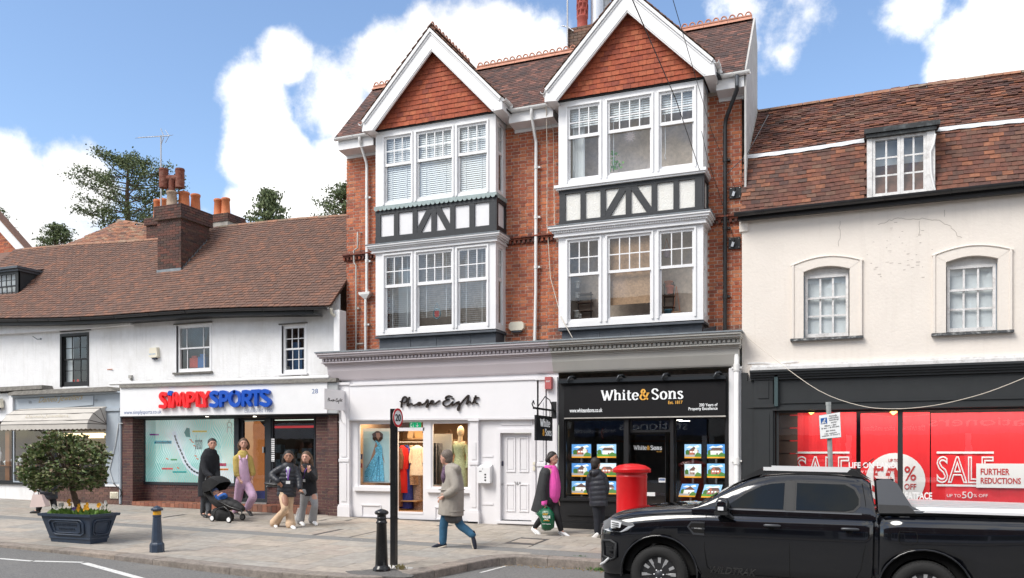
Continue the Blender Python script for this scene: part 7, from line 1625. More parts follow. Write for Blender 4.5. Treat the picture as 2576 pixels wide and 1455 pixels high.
for _ in range(45):c=P(*t0(rnd.gauss(1280,140),rnd.gauss(1300,110)),YC);mb.box(c.x,c.x+rnd.uniform(.01,.07),YC-.003,YC-.001,c.z,c.z+rnd.uniform(.004,.012))
mb.build('render_cracks',M_CRACK,ch_,kind='stuff')
mb=MB();pp_=[(190,945),(330,940),(420,950),(520,935),(610,930)];pts=[P(*t7(*q),YC)for q in pp_];ribbon(mb,[(p.x,p.z)for p in pts],.03,YC-.02,.02,round_caps=False);mb.build('lifting_render',M_OLDW,ch_)
mb=MB();mb.box(cx0-.02,cx1,YC-.06,YC-.0,zE-.02,zE+.06);mb.box(cx0-.05,cx0+.12,YC-.03,YC+.4,zE-.28,zE);mb.build('cornice_band',M_CREAM,ch_)
mb=MB();mb.box(PX(1888),cx1,YC-.16,YC-.0,zS-.03,zS+.04);mb.box(PX(1888)+.02,cx1,YC-.10,YC-.0,zS+.0405,zS+.09);mb.build('string_moulding',M_OLDW,ch_)
y_e=-.05;z_e=PZ(2200,500,y_e);LP=R(66);ll=1.0
zbk=PZ(1877,386,.35);ll=(zbk-z_e)/math.sin(LP);yk=y_e+ll*math.cos(LP)
zr_=PZ(1889,287,yk+1.6)
UP_=math.atan2(PZ(1889,287,yk+1.9)-zbk,1.9);ul=1.9/math.cos(UP_)
dm0,dm1=P(2181,470,-.0),P(2352,470,-.0);dxa,dxb=dm0.x,dm1.x
dzt=PZ(2260,330,-.05)
sagc=lambda x:-.10*math.exp(-((x+0.2)/1.8)**2)*0+.03*math.sin(x*1.1)
M_TILE3=mat('mossy_handmade_tile',(.18,.08,.05),.88,cols=[(.065,.038,.034),(.15,.056,.038),(.10,.046,.036),(.19,.068,.040),(.08,.05,.042),(.28,.11,.058),(.12,.05,.038),(.16,.09,.062)],var=.32,vscale=11,grime=.45,gcol=(.06,.05,.04),gscale=1.5,bump=.6,bscale=50)
lst=roof_tiles(cx0-.02,6.9,y_e,z_e,LP,ll,gauge=.102,tw=.178,keep=lambda x,y,z,s_:not(dxa-.01<x<dxb+.01),sag=sagc,seed=14,jit=2.0,thick=.017,lift=.07)
lst+=roof_tiles(cx0+.05,6.9,yk,zbk+.03,UP_,ul,gauge=.112,tw=.18,keep=lambda x,y,z,s_:not(dxa-.03<x<dxb+.03 and s_<.12),sag=sagc,seed=15,jit=3.5,thick=.02,lift=.10)
pieces('roof_tile','roof_tiles',lst,M_TILE3,ch_,300)
yr,zr2=yk+ul*math.cos(UP_),zbk+ul*math.sin(UP_)
mb=MB();mb.quad((cx0,y_e,z_e-.04),(6.9,y_e,z_e-.04),(6.9,yk,zbk-.03),(cx0,yk,zbk-.03));mb.quad((cx0,yk,zbk-.03),(6.9,yk,zbk-.03),(6.9,yr,zr2-.03),(cx0,yr,zr2-.03));mb.quad((cx0,yr,zr2-.03),(6.9,yr,zr2-.03),(6.9,yr+4,zr2-3),(cx0,yr+4,zr2-3));mb.build('roof',M_TILE3,ch_)
mb=MB()
for xa_,xb_ in((cx0+.0,dxa-.04),(dxb+.04,6.9)):
 n=int((xb_-xa_)/.2);vs=[]
 for i in range(n+1):x=xa_+(xb_-xa_)*i/n;vs+=[(x,yk-.07+.012*(i%2),zbk-.04+sagc(x)-.01*(i%2)),(x,yk-.05,zbk+.035+sagc(x))]
 mb.add(vs,[(2*i,2*i+2,2*i+3,2*i+1)for i in range(n)])
mb.build('mansard_flashing',mat('white_lead',(.70,.71,.73),.6,var=.1,vscale=9),ch_)
ridge(ch_,[(x,yr,zr2+sagc(x))for x in(cx0,0,2.5,4.5,6.9)],MATS['old_ridge_clay'],.12)
gutter(ch_,[(cx0-.12,y_e-.10,z_e-.03),(2.2,y_e-.10,z_e+.0),(6.9,y_e-.1,z_e)],.075,M_BPVC);mb=MB();mb.box(cx0-.06,6.9,y_e-.0,YC-.07,z_e-.16,z_e-.03);mb.build('fascia_board',M_BLACK,ch_)
mb=MB();mb.ext([(cx0+.01,yk,zbk),(cx0+.01,yk,zbk+.10),(cx0+.01,yr,zr2+.10),(cx0+.01,yr,zr2)],(.08,0,0));mb.build('verge_mortar',MATS['grey_cement'],ch_)
d=sub('dormer',ch_);yd=-.02;dzb=z_e+.02
mb=MB();mb.quad((dxb,yd,dzb),(dxb,yd,dzt),(dxb,1.0,dzt));mb.quad((dxa,yd,dzb),(dxa,1.0,dzt),(dxa,yd,dzt));mb.build('cheek',M_OLDW,d)
mb=MB();mb.ext([(dxa-.05,yd-.12,dzt-.0),(dxa-.05,yd-.12,dzt+.09),(dxa-.05,1.3,dzt+.34),(dxa-.05,1.3,dzt+.2)],(dxb-dxa+.13,0,0));mb.box(dxa-.02,dxb+.02,yd-.08,yd+.03,dzt-.07,dzt-.001);mb.build('lead_roof',mat('black_flaking_lead',(.02,.022,.023),.5,var=.3,vscale=9,grime=.5,gcol=(.2,.23,.24),gscale=5),d)
mw=(dxa+dxb)/2
for a_,b_ in((dxa+.09,mw-.0),(mw+.0,dxb-.14)):
 w_=window(d,a_+.001,b_-.001,dzb,dzt-.072,yd,2,(3,0),1,M_OLDW,.055,.032,name='casement');mb=MB();mb.quad((a_,yd+.3,dzb),(b_,yd+.3,dzb),(b_,yd+.3,dzt),(a_,yd+.3,dzt));mb.build('net_curtain',M_CURT2,w_)
mb=MB();mb.box(dxa,dxa+.09,yd-.02,yd+.06,dzb-.04,dzt-.072);mb.box(dxb-.14,dxb,yd-.02,yd+.06,dzb-.04,dzt-.072);mb.box(dxa+.09,dxb-.14,yd-.04,yd+.06,dzb-.06,dzb-.001);mb.build('dormer_frame',M_OLDW,d)
mb=MB();mb.tube([P(*t0(1530,430),yd-.05),P(*t0(1520,500),yd-.05),P(*t0(1495,560),yd-.05),P(*t0(1500,720),yd-.05),P(*t0(1530,850),yd-.05)],.018,6);mb.build('loose_seal',M_PVC,d)
M_SHG=M_DKGREY
gf=sub('grey_shopfront',ch_);zt_=zS-.035;z1_=PZ(1965,1031,0)
mb=MB();mb.box(cx0+.12,cx1,-.02,YC-.0,PZ(1965,1026),zt_-.2);mb.box(cx0+.12,PX(1950),-.01,YC,gz(-1,0)-.3,PZ(1965,1026));mb.build('fascia_board',M_SHG,gf)
mb=MB();zz=zt_
for pr,h in((.20,.045),(.16,.05),(.12,.045),(.08,.05)):mb.box(PX(1888),cx1,-pr,YC-.0,zz-h,zz-.001);zz-=h
mb.box(PX(1965),cx1,-.04,-.021,PZ(1965,1016),PZ(1965,1012));mb.box(PX(1945),cx1,-.07,-.021,z1_-.02,PZ(1965,1024));mb.build('shop_cornice',M_SHG,gf)
mb=MB();mb.box(PX(1898),PX(1945),-.06,-.011,gz(-1,0)-.2,zz-.001);mb.box(PX(1908),PX(1934),-.075,-.061,PZ(1920,1003),PZ(1920,960));mb.box(PX(1894),PX(1948),-.09,-.061,PZ(1920,1026),PZ(1920,1018));mb.box(PX(1906),PX(1936),-.072,-.061,PZ(1920,1250),PZ(1920,1042));mb.build('pilaster',M_SHG,gf)
mb=MB();mb.box(PX(1949),PX(1958),-.12,-.021,PZ(1955,1023),PZ(1955,945));mb.build('awning_bracket',mat('teal_grey_steel',(.05,.08,.085),.4),gf)
mb=MB();mb.box(cx0-.0,cx0+.119,.0,YC-.0,gz(-2,0)-.3,zt_-.03);mb.build('end_pier',M_SHG,gf)
wx=[PX(1953),PX(2265),4.6,6.8];zw0,zw1=PZ(2100,1275),z1_-.02
for i in range(3):shopwin(ch_,wx[i]+(.0 if i else 0),wx[i+1],zw0,zw1,.02,.045,M_SHG,d=.07,g=glass('fatter_glass',(.95,.96,.96),1.5,.012))
mb=MB();mb.box(PX(1950),cx1,-.01,.1,gz(0,0)-.4,zw0-.002);mb.build('stall_riser',M_SHG,gf)
mb=MB();mb.box(cx0+.1,6.9,1.6,1.7,-.3,3.2);mb.box(cx0+.1,6.9,.12,1.6,zw1+.02,zw1+.08);mb.box(cx0+.05,cx0+.1,.12,1.6,-.3,3.2);mb.build('shop_interior',mat('dark_wood_interior',(.06,.04,.03),.6,var=.3,vscale=2),gf)
mb=MB()
for k in range(9):zz=zw0+k*.26;mb.box(PX(1954,.3),PX(2006,.3),.35,.37,zz+.01,zz+.25)
mb.build('slatted_panel',mat('brown_slats',(.085,.05,.035),.5,var=.2),gf)
M_REDB=mat('red_banner',(.72,.018,.025),.6,var=.06,vscale=3,emit=(.72,.018,.025),estr=.05);M_BW=mat('banner_white',(.80,.80,.80),.6)  # red cloth given a faint glow of its own; banners are no light source
ybn=.62
def banner(px0,px1,label):
 t=thing('sale_banner',label,'banner',P(px0,1266,ybn),'red sale banners');a,b,c=P(px0,1268,ybn),P(px1,1268,ybn),P(px0,1040,ybn);n=24;vs=[]
 for i in range(n+1):x=a.x+(b.x-a.x)*i/n;yy=ybn+.006*math.sin(i*1.3+px0);vs+=[(x,yy,a.z),(x,yy,c.z)]
 mb=MB();mb.add(vs+[(v[0],v[1]+.01,v[2])for v in vs],[(2*i,2*i+2,2*i+3,2*i+1)for i in range(n)]);mb.build('sheet',M_REDB,t);return t
b1=banner(1987,2154,'red sale banner with outlined letters behind the loading sign');b2=banner(2165,2339,'red banner with the big white circle reading up to 50% off');b3=banner(2342,2590,'red sale banner with outlined letters at the right picture edge')
yf=ybn-.012
def salebox(t,px0,px1):
 for py in(1139,1221):A_,B_=P(px0,py,yf),P(px1,py,yf);mb=MB();mb.box(A_.x,B_.x,yf-.004,yf,A_.z-.02,A_.z+.02);mb.build('rule',M_BW,t)
 a,b,c=P(px0,1216,yf),P(px1,1216,yf),P(px0,1148,yf);text('SALE',a.x,b.x,a.z,c.z,yf-.01,M_BW,t,bold=.0,outline=.022,depth=.006)
salebox(b1,2002,2137);salebox(b3,2356,2500)
c=P(2252,1208,yf);rr_=PX(2328,yf)-c.x;mb=MB();mb.ext([(c.x+math.cos(k/32*6.283)*rr_,yf-.002,c.z+math.sin(k/32*6.283)*rr_)for k in range(32)],(0,.004,0));mb.build('white_circle',M_BW,b2)
M_RI=mat('red_ink',(.5,.03,.03),.6)
tpx('UP TO',2235,2262,1155,1163,M_RI,b2,yf-.008,depth=.003,bold=.01);tpx('50',2194,2262,1172,1240,M_RI,b2,yf-.008,depth=.003,bold=.03);tpx('%',2275,2305,1173,1210,M_RI,b2,yf-.008,depth=.003,bold=.01);tpx('OFF',2275,2305,1217,1232,M_RI,b2,yf-.008,depth=.003,bold=.01)
tpx('FATFACE',2277,2345,1238,1256,M_BW,b2,.04,depth=.003,bold=.03);tpx('LIFE ON LAND',2135,2255,1163,1178,M_BW,b1,.04,depth=.003,bold=.03);tpx('NEW YEAR & ALWAYS',2150,2250,1184,1190,M_BW,b1,.04,depth=.003,shear=.2)
tpx('UP TO',2382,2417,1243,1251,M_BW,b3,yf-.008,depth=.003);tpx('50',2420,2447,1237,1254,M_BW,b3,yf-.008,depth=.003);tpx('% OFF',2449,2485,1243,1251,M_BW,b3,yf-.008,depth=.003)
mb=MB();q=P(2456,1227,yf-.03),P(2580,1167,yf-.03);mb.box(q[0].x,q[1].x,yf-.03,yf-.02,q[0].z,q[1].z);o_=thing('offer_card','white card with red lettering taped over the rightmost sale banner','sign',q[0]);mb.build('card',M_BW,o_);tpx('FURTHER',2467,2540,1179,1195,M_RI,o_,yf-.034,depth=.003,bold=.02);tpx('REDUCTIONS',2467,2568,1202,1217,M_RI,o_,yf-.034,depth=.003,bold=.02)
for px in(2040,2247):c=P(px,1037,.5);mb=MB();mb.ext([c+Vector((-.06,0,0)),c+Vector((.0,0,-.06)),c+Vector((.08,0,.0)),c+Vector((.02,0,.05))],(0,.05,0));one(mb,'ceiling_spotlight',mat('amber_lamp',(1,.6,.1),.5,emit=(1,.6,.15),estr=1.2),'amber spotlight above '+('the first'if px<2100 else 'the second')+' red sale banner','spotlight',c)
# === the other side of the street (seen in the shop glass and the truck)
op=thing('opposite_terrace','brick and render terrace across the street, seen mirrored in the shop glass','building',(-4,-24,-.5));YO=-24.0
M_OPB=mat('opposite_brick',(.20,.10,.07),.9,var=.3,vscale=2);zo=-.6
r=random.Random(31)
holes=[];x=-34
while x<26:
 for z_ in(4.1,7.0):holes.append((x+1.0,x+2.1,z_,z_+1.6))
 x+=3.1
mb=MB();holed(mb,lambda a,z,d:(-a,YO-d,z),-26,34,3.4,9.4,[(-b,-a,c,d)for a,b,c,d in holes],.15);mb.box(-34,26,YO-6,YO-.16,3.4,9.4);mb.build('wall',M_OPB,op)
mb=MB();mb.box(-34,26,YO-6,YO-.3,zo,3.39);mb.build('shop_interior',M_ROOM,op)
for a,b,c,d in holes[:40]:
 mb=MB();mb.box(a,a+.07,YO-.13,YO-.08,c,d);mb.box(b-.07,b,YO-.13,YO-.08,c,d);mb.box(a,b,YO-.12,YO-.09,(c+d)/2-.03,(c+d)/2+.03);mb.box(a-.1,b+.1,YO-.1,YO+.08,c-.08,c);mb.build('window_frame',M_WHITE,op)
M_FASB=mat('blue_fascia',(.03,.08,.19),.5);M_BRN=mat('brown_fascia',(.16,.10,.06),.6)
for i,(a,b,m)in enumerate(((-34,-22,M_WHITE),(-22,-14.6,M_BRN),(-14.5,-6.6,M_FASB),(-6.5,-.6,M_GREYG),(-.4,9.2,M_FASB),(9.4,17,M_WHITE),(17.2,26,M_BRN))):
 mb=MB();mb.box(a,b,YO-.2,YO+.12,2.45,3.38);mb.build('fascia',m,op);mb=MB()
 for xx in(a,(a+b)/2,b-.25):mb.box(xx,xx+.25,YO-.25,YO+.1,zo,2.44)
 mb.box(a,b,YO-.25,YO+.02,zo,.25);mb.build('shopfront',m if m!=M_FASB else M_LILW,op)
 mb=MB();mb.quad((a,YO-.1,.25),(b,YO-.1,.25),(b,YO-.1,2.45),(a,YO-.1,2.45));mb.build('pane',mat('dark_shop_glass',(.03,.035,.04),.08),op)
for x0 in(-10.9,3.0):
 text('stationers',x0,x0+3.4 if x0<0 else x0+4.4,2.75,3.15,YO+.13,M_SW,op,mirror=True,depth=.01);text('the ultimate office solution',x0-2.6,x0-.15,2.62,2.86,YO+.13,M_SW,op,mirror=True,depth=.01)
mb=MB();mb.box(-60,40,-30,-16.6,-.8,-.50);setting(mb,'far_pavement',M_PAVE)
# === trees behind the roofs
M_LEAFD=mat('conifer_green',(.045,.085,.03),.7,cols=[(.055,.085,.04),(.10,.14,.055),(.15,.18,.075),(.075,.105,.05)],var=.3,vscale=2)
M_BARK=mat('bark',(.10,.065,.045),.9,var=.4,vscale=12,bump=1,bscale=30)
def leaf(mb,p,s_,r_,dirn=None):
 d=Vector((r_.uniform(-1,1),r_.uniform(-1,1),r_.uniform(-.7,.9)))if dirn is None else dirn+Vector((r_.uniform(-.5,.5),r_.uniform(-.5,.5),r_.uniform(-.5,.5)))
 if d.length<.1:d=Vector((0,0,1))
 d.normalize();w=d.cross(Vector((r_.uniform(-1,1),r_.uniform(-1,1),r_.uniform(-1,1)))).normalized()*s_*.3
 mb.add([p,p+d*s_*.5+w,p+d*s_,p+d*s_*.5-w],[(0,1,2,3)],rv=r_.random())
def tree(name,label,px,pybase,pytop,wpx,Y,kind,seed):
 b=P(px,pybase,Y);tz=PZ(px,pytop,Y);H_=tz-b.z;W_=(PX(px+wpx/2,Y)-PX(px-wpx/2,Y))/2;r_=random.Random(seed)
 t=thing(name,label,'tree',(b.x,Y,-.5));tr=MB();tr.tube([(b.x,Y,-.5),(b.x+.05,Y,b.z),(b.x-.1,Y,b.z+H_*.5),(b.x,Y,tz-.2)],[.45,.26,.16,.03],8);lf=MB()
 nb=48 if kind=='cedar'else 26
 for i in range(nb):
  f=(i+.5)/nb;z=b.z-H_*.05+H_*1.02*f;an=i*2.4+r_.uniform(-.4,.4)
  if kind=='cedar':ln=W_*(.75+.4*math.sin(f*math.pi))*(1 if f<.75 else 1-(f-.75)*2.6)*r_.uniform(.75,1.05);up=.28
  else:ln=W_*(1.05-f)*r_.uniform(.7,1.15);up=.12 if kind=='spruce'else .5
  tip=Vector((b.x+math.cos(an)*ln,Y+math.sin(an)*ln,z+ln*up*r_.uniform(.4,1.4)));o_=Vector((b.x,Y,z));md=(o_+tip)/2+Vector((0,0,-ln*.06));tr.tube([o_,md,tip],[.06,.035,.012],5)
  n=int(330 if kind=='cedar'else 150)
  for _ in range(n):
   q=r_.uniform(.25,1.05)**.7;p=o_+(tip-o_)*q+Vector((r_.gauss(0,.30),r_.gauss(0,.30),r_.gauss(0,.2 if kind=='cedar'else .10)))
   if kind=='cedar'and mnoise.noise(p*.9)<-.30:continue
   if kind=='spruce':leaf(lf,p,r_.uniform(.14,.3),r_,Vector((0,0,-1)))
   else:leaf(lf,p,r_.uniform(.11,.25),r_)
 tr.build('trunk',M_BARK,t);lf.build('crown',M_LEAFD,t,kind='stuff')
tree('cedar_tree','big broad evergreen with open branches behind the left chimney',322,590,398,190,34,'cedar',1)
tree('fir_tree','small sparse fir top showing over the far left tiled roof',143,640,566,84,36,'fir',2)
tree('spruce_tree','drooping spruce behind the roof ridge left of the brick building, trunk in full view',678,590,474,120,38,'spruce',3)
tree('spruce_tree','dark conifer half hidden behind the corner of the brick building',868,580,466,150,36,'fir',5)
tree('fir_tree','tip of a conifer at the extreme left picture edge',-14,600,520,60,36,'fir',6)
# === street furniture
M_NAVY=mat('navy_paint',(.028,.046,.080),.45,var=.12,vscale=6,grime=.35,gcol=(.05,.05,.05),gscale=5,bump=.2,bscale=40)
M_BLKG=mat('black_gloss',(.010,.010,.011),.22,grime=.2,gcol=(.06,.06,.06),gscale=6);M_YEL=mat('yellow_band',(.72,.36,.02),.5,var=.1,vscale=20)
g=G(395,1389);t=thing('bollard','navy blue tapered bollard with a yellow band near its cap','bollard',g);k=1.0;hB=(CAMZ-g.z)/(1389-1138)*(1389-1272)
pr=[(.125,-.03),(.125,.13),(.118,.15),(.10,.17),(.095,.19),(.068,hB*.76),(.078,hB*.765),(.078,hB*.785),(.066,hB*.79)];mb=MB();mb.lathe(pr+[(.066,hB*.80)],g,8,smooth=False);mb.lathe([(.0665,hB*.88),(.10,hB*.895),(.105,hB*.925),(.09,hB*.945),(.06,hB*.96),(.055,hB*.975),(.0,hB)],g,8,smooth=False);mb.build('post',M_NAVY,t);mb=MB();mb.lathe([(.07,hB*.80),(.07,hB*.88)],g,8,smooth=False);mb.build('yellow_band',M_YEL,t)
g=G(960,1436);hB=(CAMZ-g.z)/(1436-1138)*(1436-1280);t=thing('bollard','black cast iron bollard with a domed cap beside the speed limit post','bollard',g);mb=MB()
mb.lathe([(.14,-.03),(.14,.03),(.13,.05),(.105,.07),(.10,.10),(.078,hB*.76),(.088,hB*.765),(.09,hB*.79),(.075,hB*.80),(.072,hB*.83),(.085,hB*.84),(.07,hB*.855),(.07,hB*.90),(.10,hB*.91),(.112,hB*.935),(.10,hB*.96),(.05,hB*.985),(0,hB)],g,20);mb.build('post',M_BLKG,t)
g=G(991,1422);t=thing('speed_limit_sign','tall square black post carrying a round red ringed 20 sign','road sign',g);zt_=PZ(991,1029,g.y);mb=MB();mb.box(g.x-.045,g.x+.045,g.y-.045,g.y+.045,g.z-.05,zt_);mb.build('post',M_BLKG,t)
c=Vector((g.x+.135,g.y-.11,PZ(1001,1052,g.y)));sy_=R(88)
RM=Matrix.Translation(c)@Matrix.Rotation(sy_,4,'Z')
def disc(rad,y,m,nm,r0=0):
 mb=MB();n=36
 if r0:
  vs=[(math.cos(k/n*6.2832)*q,yy,math.sin(k/n*6.2832)*q)for yy in(y,y+.004)for q in(r0,rad)for k in range(n)]
  fs=[(k,(k+1)%n,n+(k+1)%n,n+k)for k in range(n)]+[(n+k,n+(k+1)%n,3*n+(k+1)%n,3*n+k)for k in range(n)];mb.add(vs,fs)
 else:mb.ext([(math.cos(k/n*6.2832)*rad,y,math.sin(k/n*6.2832)*rad)for k in range(n)],(0,.004,0))
 mb.v=[tuple(RM@Vector(v))for v in mb.v];mb.build(nm,m,t)
disc(.148,0,M_INKW,'face');disc(.152,-.004,mat('sign_red',(.6,.01,.02),.4),'red_ring',.118);disc(.15,.006,M_GPIPE,'back_plate')
o=text('20',-.082,.082,-.058,.058,-.006,M_INKD,None,name='numerals',depth=.003,bold=.02);o.parent=t;o.matrix_local=Matrix.Translation(-Vector(g))@RM;o.matrix_parent_inverse=Matrix()
g=Vector((PX(2098,-3.7),-3.7,gz(1.5,-3.7)));t=thing('loading_sign','leaning grey post with a white goods vehicles loading only plate','road sign',g);yp_=g.y;A_,B_=P(2084,1015,yp_),Vector((PX(2098,yp_),yp_,g.z-.05));mb=MB();mb.tube([B_,A_],.038,14);mb.tube([A_-Vector((0,0,.03)),A_+Vector((0,0,.02))],.042,14);mb.build('post',mat('galvanised_post',(.36,.38,.37),.5,var=.25,vscale=6,metal=.4),t)
q=[P(*w,yp_-.06)for w in((2059,1045),(2114,1036),(2117,1101),(2063,1106))];mb=MB();mb.ext(q,(0,.01,0));mb.build('plate_edge',M_INKD,t);cc=sum(q,Vector())/4;q2=[cc+(w-cc)*.965 for w in q];mb=MB();mb.ext([w-Vector((0,.002,0))for w in q2],(0,.0015,0));mb.build('plate',M_INKW,t)
def lq(u,v):a=q2[0]+(q2[1]-q2[0])*u;b=q2[3]+(q2[2]-q2[3])*u;return a+(b-a)*v
mb=MB();mb.ext([w-Vector((0,.005,0))for w in(lq(.07,.13),lq(.37,.13),lq(.37,.38),lq(.07,.38))],(0,.002,0));mb.build('blue_panel',mat('sign_blue',(.0,.09,.35),.5),t)
mb=MB();
for a,b,w_ in(((.27,.17),(.27,.2),.022),((.27,.21),(.22,.28),.02),((.22,.28),(.3,.36),.014),((.23,.28),(.17,.36),.014),((.25,.23),(.17,.27),.012),((.11,.36),(.19,.29),.012)):mb.bar(lq(*a)-Vector((0,.007,0)),lq(*b)-Vector((0,.007,0)),w_,.002)
mb.build('loading_pictogram',M_INKW,t)
slp=(q2[1].z-q2[0].z)/(q2[1].x-q2[0].x)
for s_,u0,u1,v0,v1 in(('Goods',.47,.85,.06,.125),('vehicles',.44,.92,.145,.21),('loading',.47,.92,.23,.31),('only',.55,.83,.33,.41),('Mon - Sat',.24,.8,.44,.51),('8 am - 6.30 pm',.08,.93,.54,.62),('30 mins',.28,.74,.665,.73),('No return',.22,.8,.78,.84),('within 3 hours',.07,.94,.865,.925)):
 a,b=lq(u0,v1),lq(u1,v0);text(s_,a.x,b.x,a.z,lq(u0,v0).z,q2[0].y-.005,M_INKD,t,depth=.002,slope=slp,bold=.01)
g=G(1589,1335);g=Vector((PX(1589,-2.95),-2.95,gz(-3.5,-2.95)));zt_=PZ(1589,1166.5,-2.95)-g.z;t=thing('pillar_box','round red pillar box with domed cap behind the pickup bonnet','post box',g);M_PB=mat('post_red',(.62,.008,.012),.32,var=.08,vscale=3,grime=.12,gcol=(.5,.1,.08),bump=.15,bscale=14)
rb=(PX(1626,-2.95)-PX(1551,-2.95))/2;mb=MB();mb.lathe([(rb*1.1,0),(rb*1.1,.12),(rb,.15),(rb,zt_-.26),(rb*1.02,zt_-.25),(rb*1.02,zt_-.22),(rb*1.0,zt_-.215),(rb,zt_-.18),(rb*1.1,zt_-.165)],g,40);mb.build('body',M_PB,t)
mb=MB();mb.lathe([(rb*1.0,zt_-.165),(rb*1.2,zt_-.15),(rb*1.24,zt_-.12),(rb*1.26,zt_-.10),(rb*1.2,zt_-.085),(rb*.9,zt_-.035),(rb*.45,zt_-.008),(.0,zt_)],g,40)
for k in range(64):an=k/64*6.2832;mb.obox(TM((g.x+math.cos(an)*rb*1.22,g.y+math.sin(an)*rb*1.22,g.z+zt_-.145),(.02,.018,.025),rz_=an))
mb.build('cap',M_PB,t)
gb_=[G(133,1361),G(227,1370),G(272,1363)];gN=gb_[1];v1=gb_[0]-gN;v2=gb_[2]-gN;v1.z=v2.z=0
a1=math.atan2(v1.y,v1.x);L1=1.06;L2_=1.02;n=gN;u1=Vector((math.cos(R(176)),math.sin(R(176)),0));u1=Vector((-.905,.12,0)).normalized();
u1=v1.normalized();u2=Vector((-u1.y,u1.x,0))*-1
if u2.y<0:u2=-u2
th=R(180);u1=Vector((math.cos(th),math.sin(th),0));u2=Vector((math.cos(th-R(90)),math.sin(th-R(90)),0))
hP=.57;Wb=[1.0,.38];t=thing('planter','flared navy cast iron planter with raised panels holding a bush and flowers','planter',gN)
def pc(a,b,z,fl=0):return Vector((gN.x,gN.y,gN.z+z))+u1*(a*(Wb[0])+(a-.5)*2*fl)+u2*(b*Wb[1]+(b-.5)*2*fl)
def shell(mb,z0,f0,z1,f1):
 A=[pc(a,b,z0,f0)for a,b in((0,0),(1,0),(1,1),(0,1))];B=[pc(a,b,z1,f1)for a,b in((0,0),(1,0),(1,1),(0,1))]
 mb.add(A+B,[(i,(i+1)%4,(i+1)%4+4,i+4)for i in range(4)])
mb=MB();shell(mb,-.03,.0,.09,.02);shell(mb,.09,.035,.12,.035);shell(mb,.12,.03,hP-.05,.13);shell(mb,hP-.05,.13,hP-.05,.17);shell(mb,hP-.05,.17,hP,.18);shell(mb,hP,.18,hP,.12);shell(mb,hP,.12,hP-.08,.11);mb.add([pc(a,b,hP-.08,.11)for a,b in((0,0),(1,0),(1,1),(0,1))],[(0,1,2,3)]);shell(mb,.09,.02,.09,.035);shell(mb,.12,.035,.12,.03);mb.build('box',M_NAVY,t)
def face_pt(side,u,v,off):
 z=.12+(hP-.17)*v;fl=.03+.10*v
 if side==0:p=pc(u,0,z,fl);nn=-u2
 else:p=pc(0,u,z,fl);nn=-u1
 return p+nn*off
for side in(0,1):
 mb=MB();o_=[(.2,.12),(.8,.12),(.87,.22),(.87,.72),(.8,.84),(.2,.84),(.13,.72),(.13,.22)]
 mb.tube([face_pt(side,*q_,.012)for q_ in o_+o_[:1]],.017,6);i_=[(.5+(a-.5)*.78,.48+(b-.48)*.74)for a,b in o_];mb.tube([face_pt(side,*q_,.008)for q_ in i_+i_[:1]],.011,5);mb.build('panel_moulding',M_NAVY,t)
for k,s_ in enumerate(('REIGATE AND BANSTEAD','BOROUGH COUNCIL')):
 o=text(s_,0,.58 if k==0 else .42,0,.055,0,mat('navy_relief',(.02,.03,.05),.5),None,name='raised_lettering',depth=.012);p=face_pt(0,.78 if k==0 else .70,.55-k*.2,.012);o.parent=t;o.matrix_local=Matrix.Translation(p-gN)@Matrix.Rotation(th-R(180),4,'Z')
mb=MB();mb.add([pc(a,b,hP-.06,.13)for a,b in((0,0),(1,0),(1,1),(0,1))],[(0,1,2,3)]);mb.build('soil',mat('soil',(.05,.035,.025),.95),t)
r=random.Random(12);cen=pc(.5,.5,hP)
def flower(i,a,b,colr,h,label):
 p=pc(a,b,hP-.05);f=thing('bedding_flower',label,'flower',p,'bedding flowers in the planter');mb=MB();mb.tube([p,p+Vector((0,0,h))],.006,5);mb.build('stem',M_WEED,f);mb=MB();c_=p+Vector((0,0,h))
 for q_ in range(3):
  cq=c_+Vector((r.uniform(-.05,.05),r.uniform(-.03,.03),r.uniform(-.03,.04)))
  for k in range(5):an=k*1.257;dd=Vector((math.cos(an),-.4,math.sin(an))).normalized()*.05;sd=Vector((-math.sin(an),0,math.cos(an)))*.026;mb.quad(cq,cq+dd*.6+sd,cq+dd,cq+dd*.6-sd)
 mb.build('petals',mat('petal_'+colr[0],colr[1],.6,var=.2,vscale=20),f)
 return f
YE,WH,PU=('yellow',(.85,.42,.02)),('white',(.8,.78,.72)),('purple',(.12,.07,.25))
for i,(a,b,cl,h)in enumerate(((.1,.1,YE,.14),(.2,.3,YE,.2),(.3,.05,YE,.12),(.35,.2,YE,.16),(-.02,.5,YE,.22),(.95,.1,WH,.14),(.85,.3,WH,.2),(-.05,.9,WH,.24),(.6,.8,PU,.26),(.45,.1,PU,.1),(.7,.5,YE,.24),(.0,.7,WH,.2))):flower(i,a,b,cl,h,'small %s bedding flower growing in the navy planter'%cl[0])
mb=MB()
for _ in range(700):p=pc(r.uniform(-.08,1.08),r.uniform(-.08,1.08),hP-.05);leaf(mb,p,r.uniform(.06,.15),r,Vector((0,0,1.2)))
mb.build('green_leaves',mat('fresh_leaf',(.13,.26,.04),.6,cols=[(.10,.2,.03),(.2,.34,.06),(.13,.26,.05)]),t,kind='stuff')
Yb=cen.y;bt=thing('planter_bush','evergreen bush with a leaning bare stem and rounded crown growing from the navy planter','bush',cen)
base=P(201,1291,Yb);tp_=P(176,1212,Yb);tr=MB();tr.tube([base-Vector((0,0,.1)),base,P(192,1265,Yb),P(183,1235,Yb),tp_],[.07,.062,.055,.05,.045],10)
cc=P(161,1168,Yb);rx_=(PX(244,Yb)-PX(78,Yb))/2;rz2=(P(160,1098,Yb).z-P(160,1248,Yb).z)/2;tips=[]
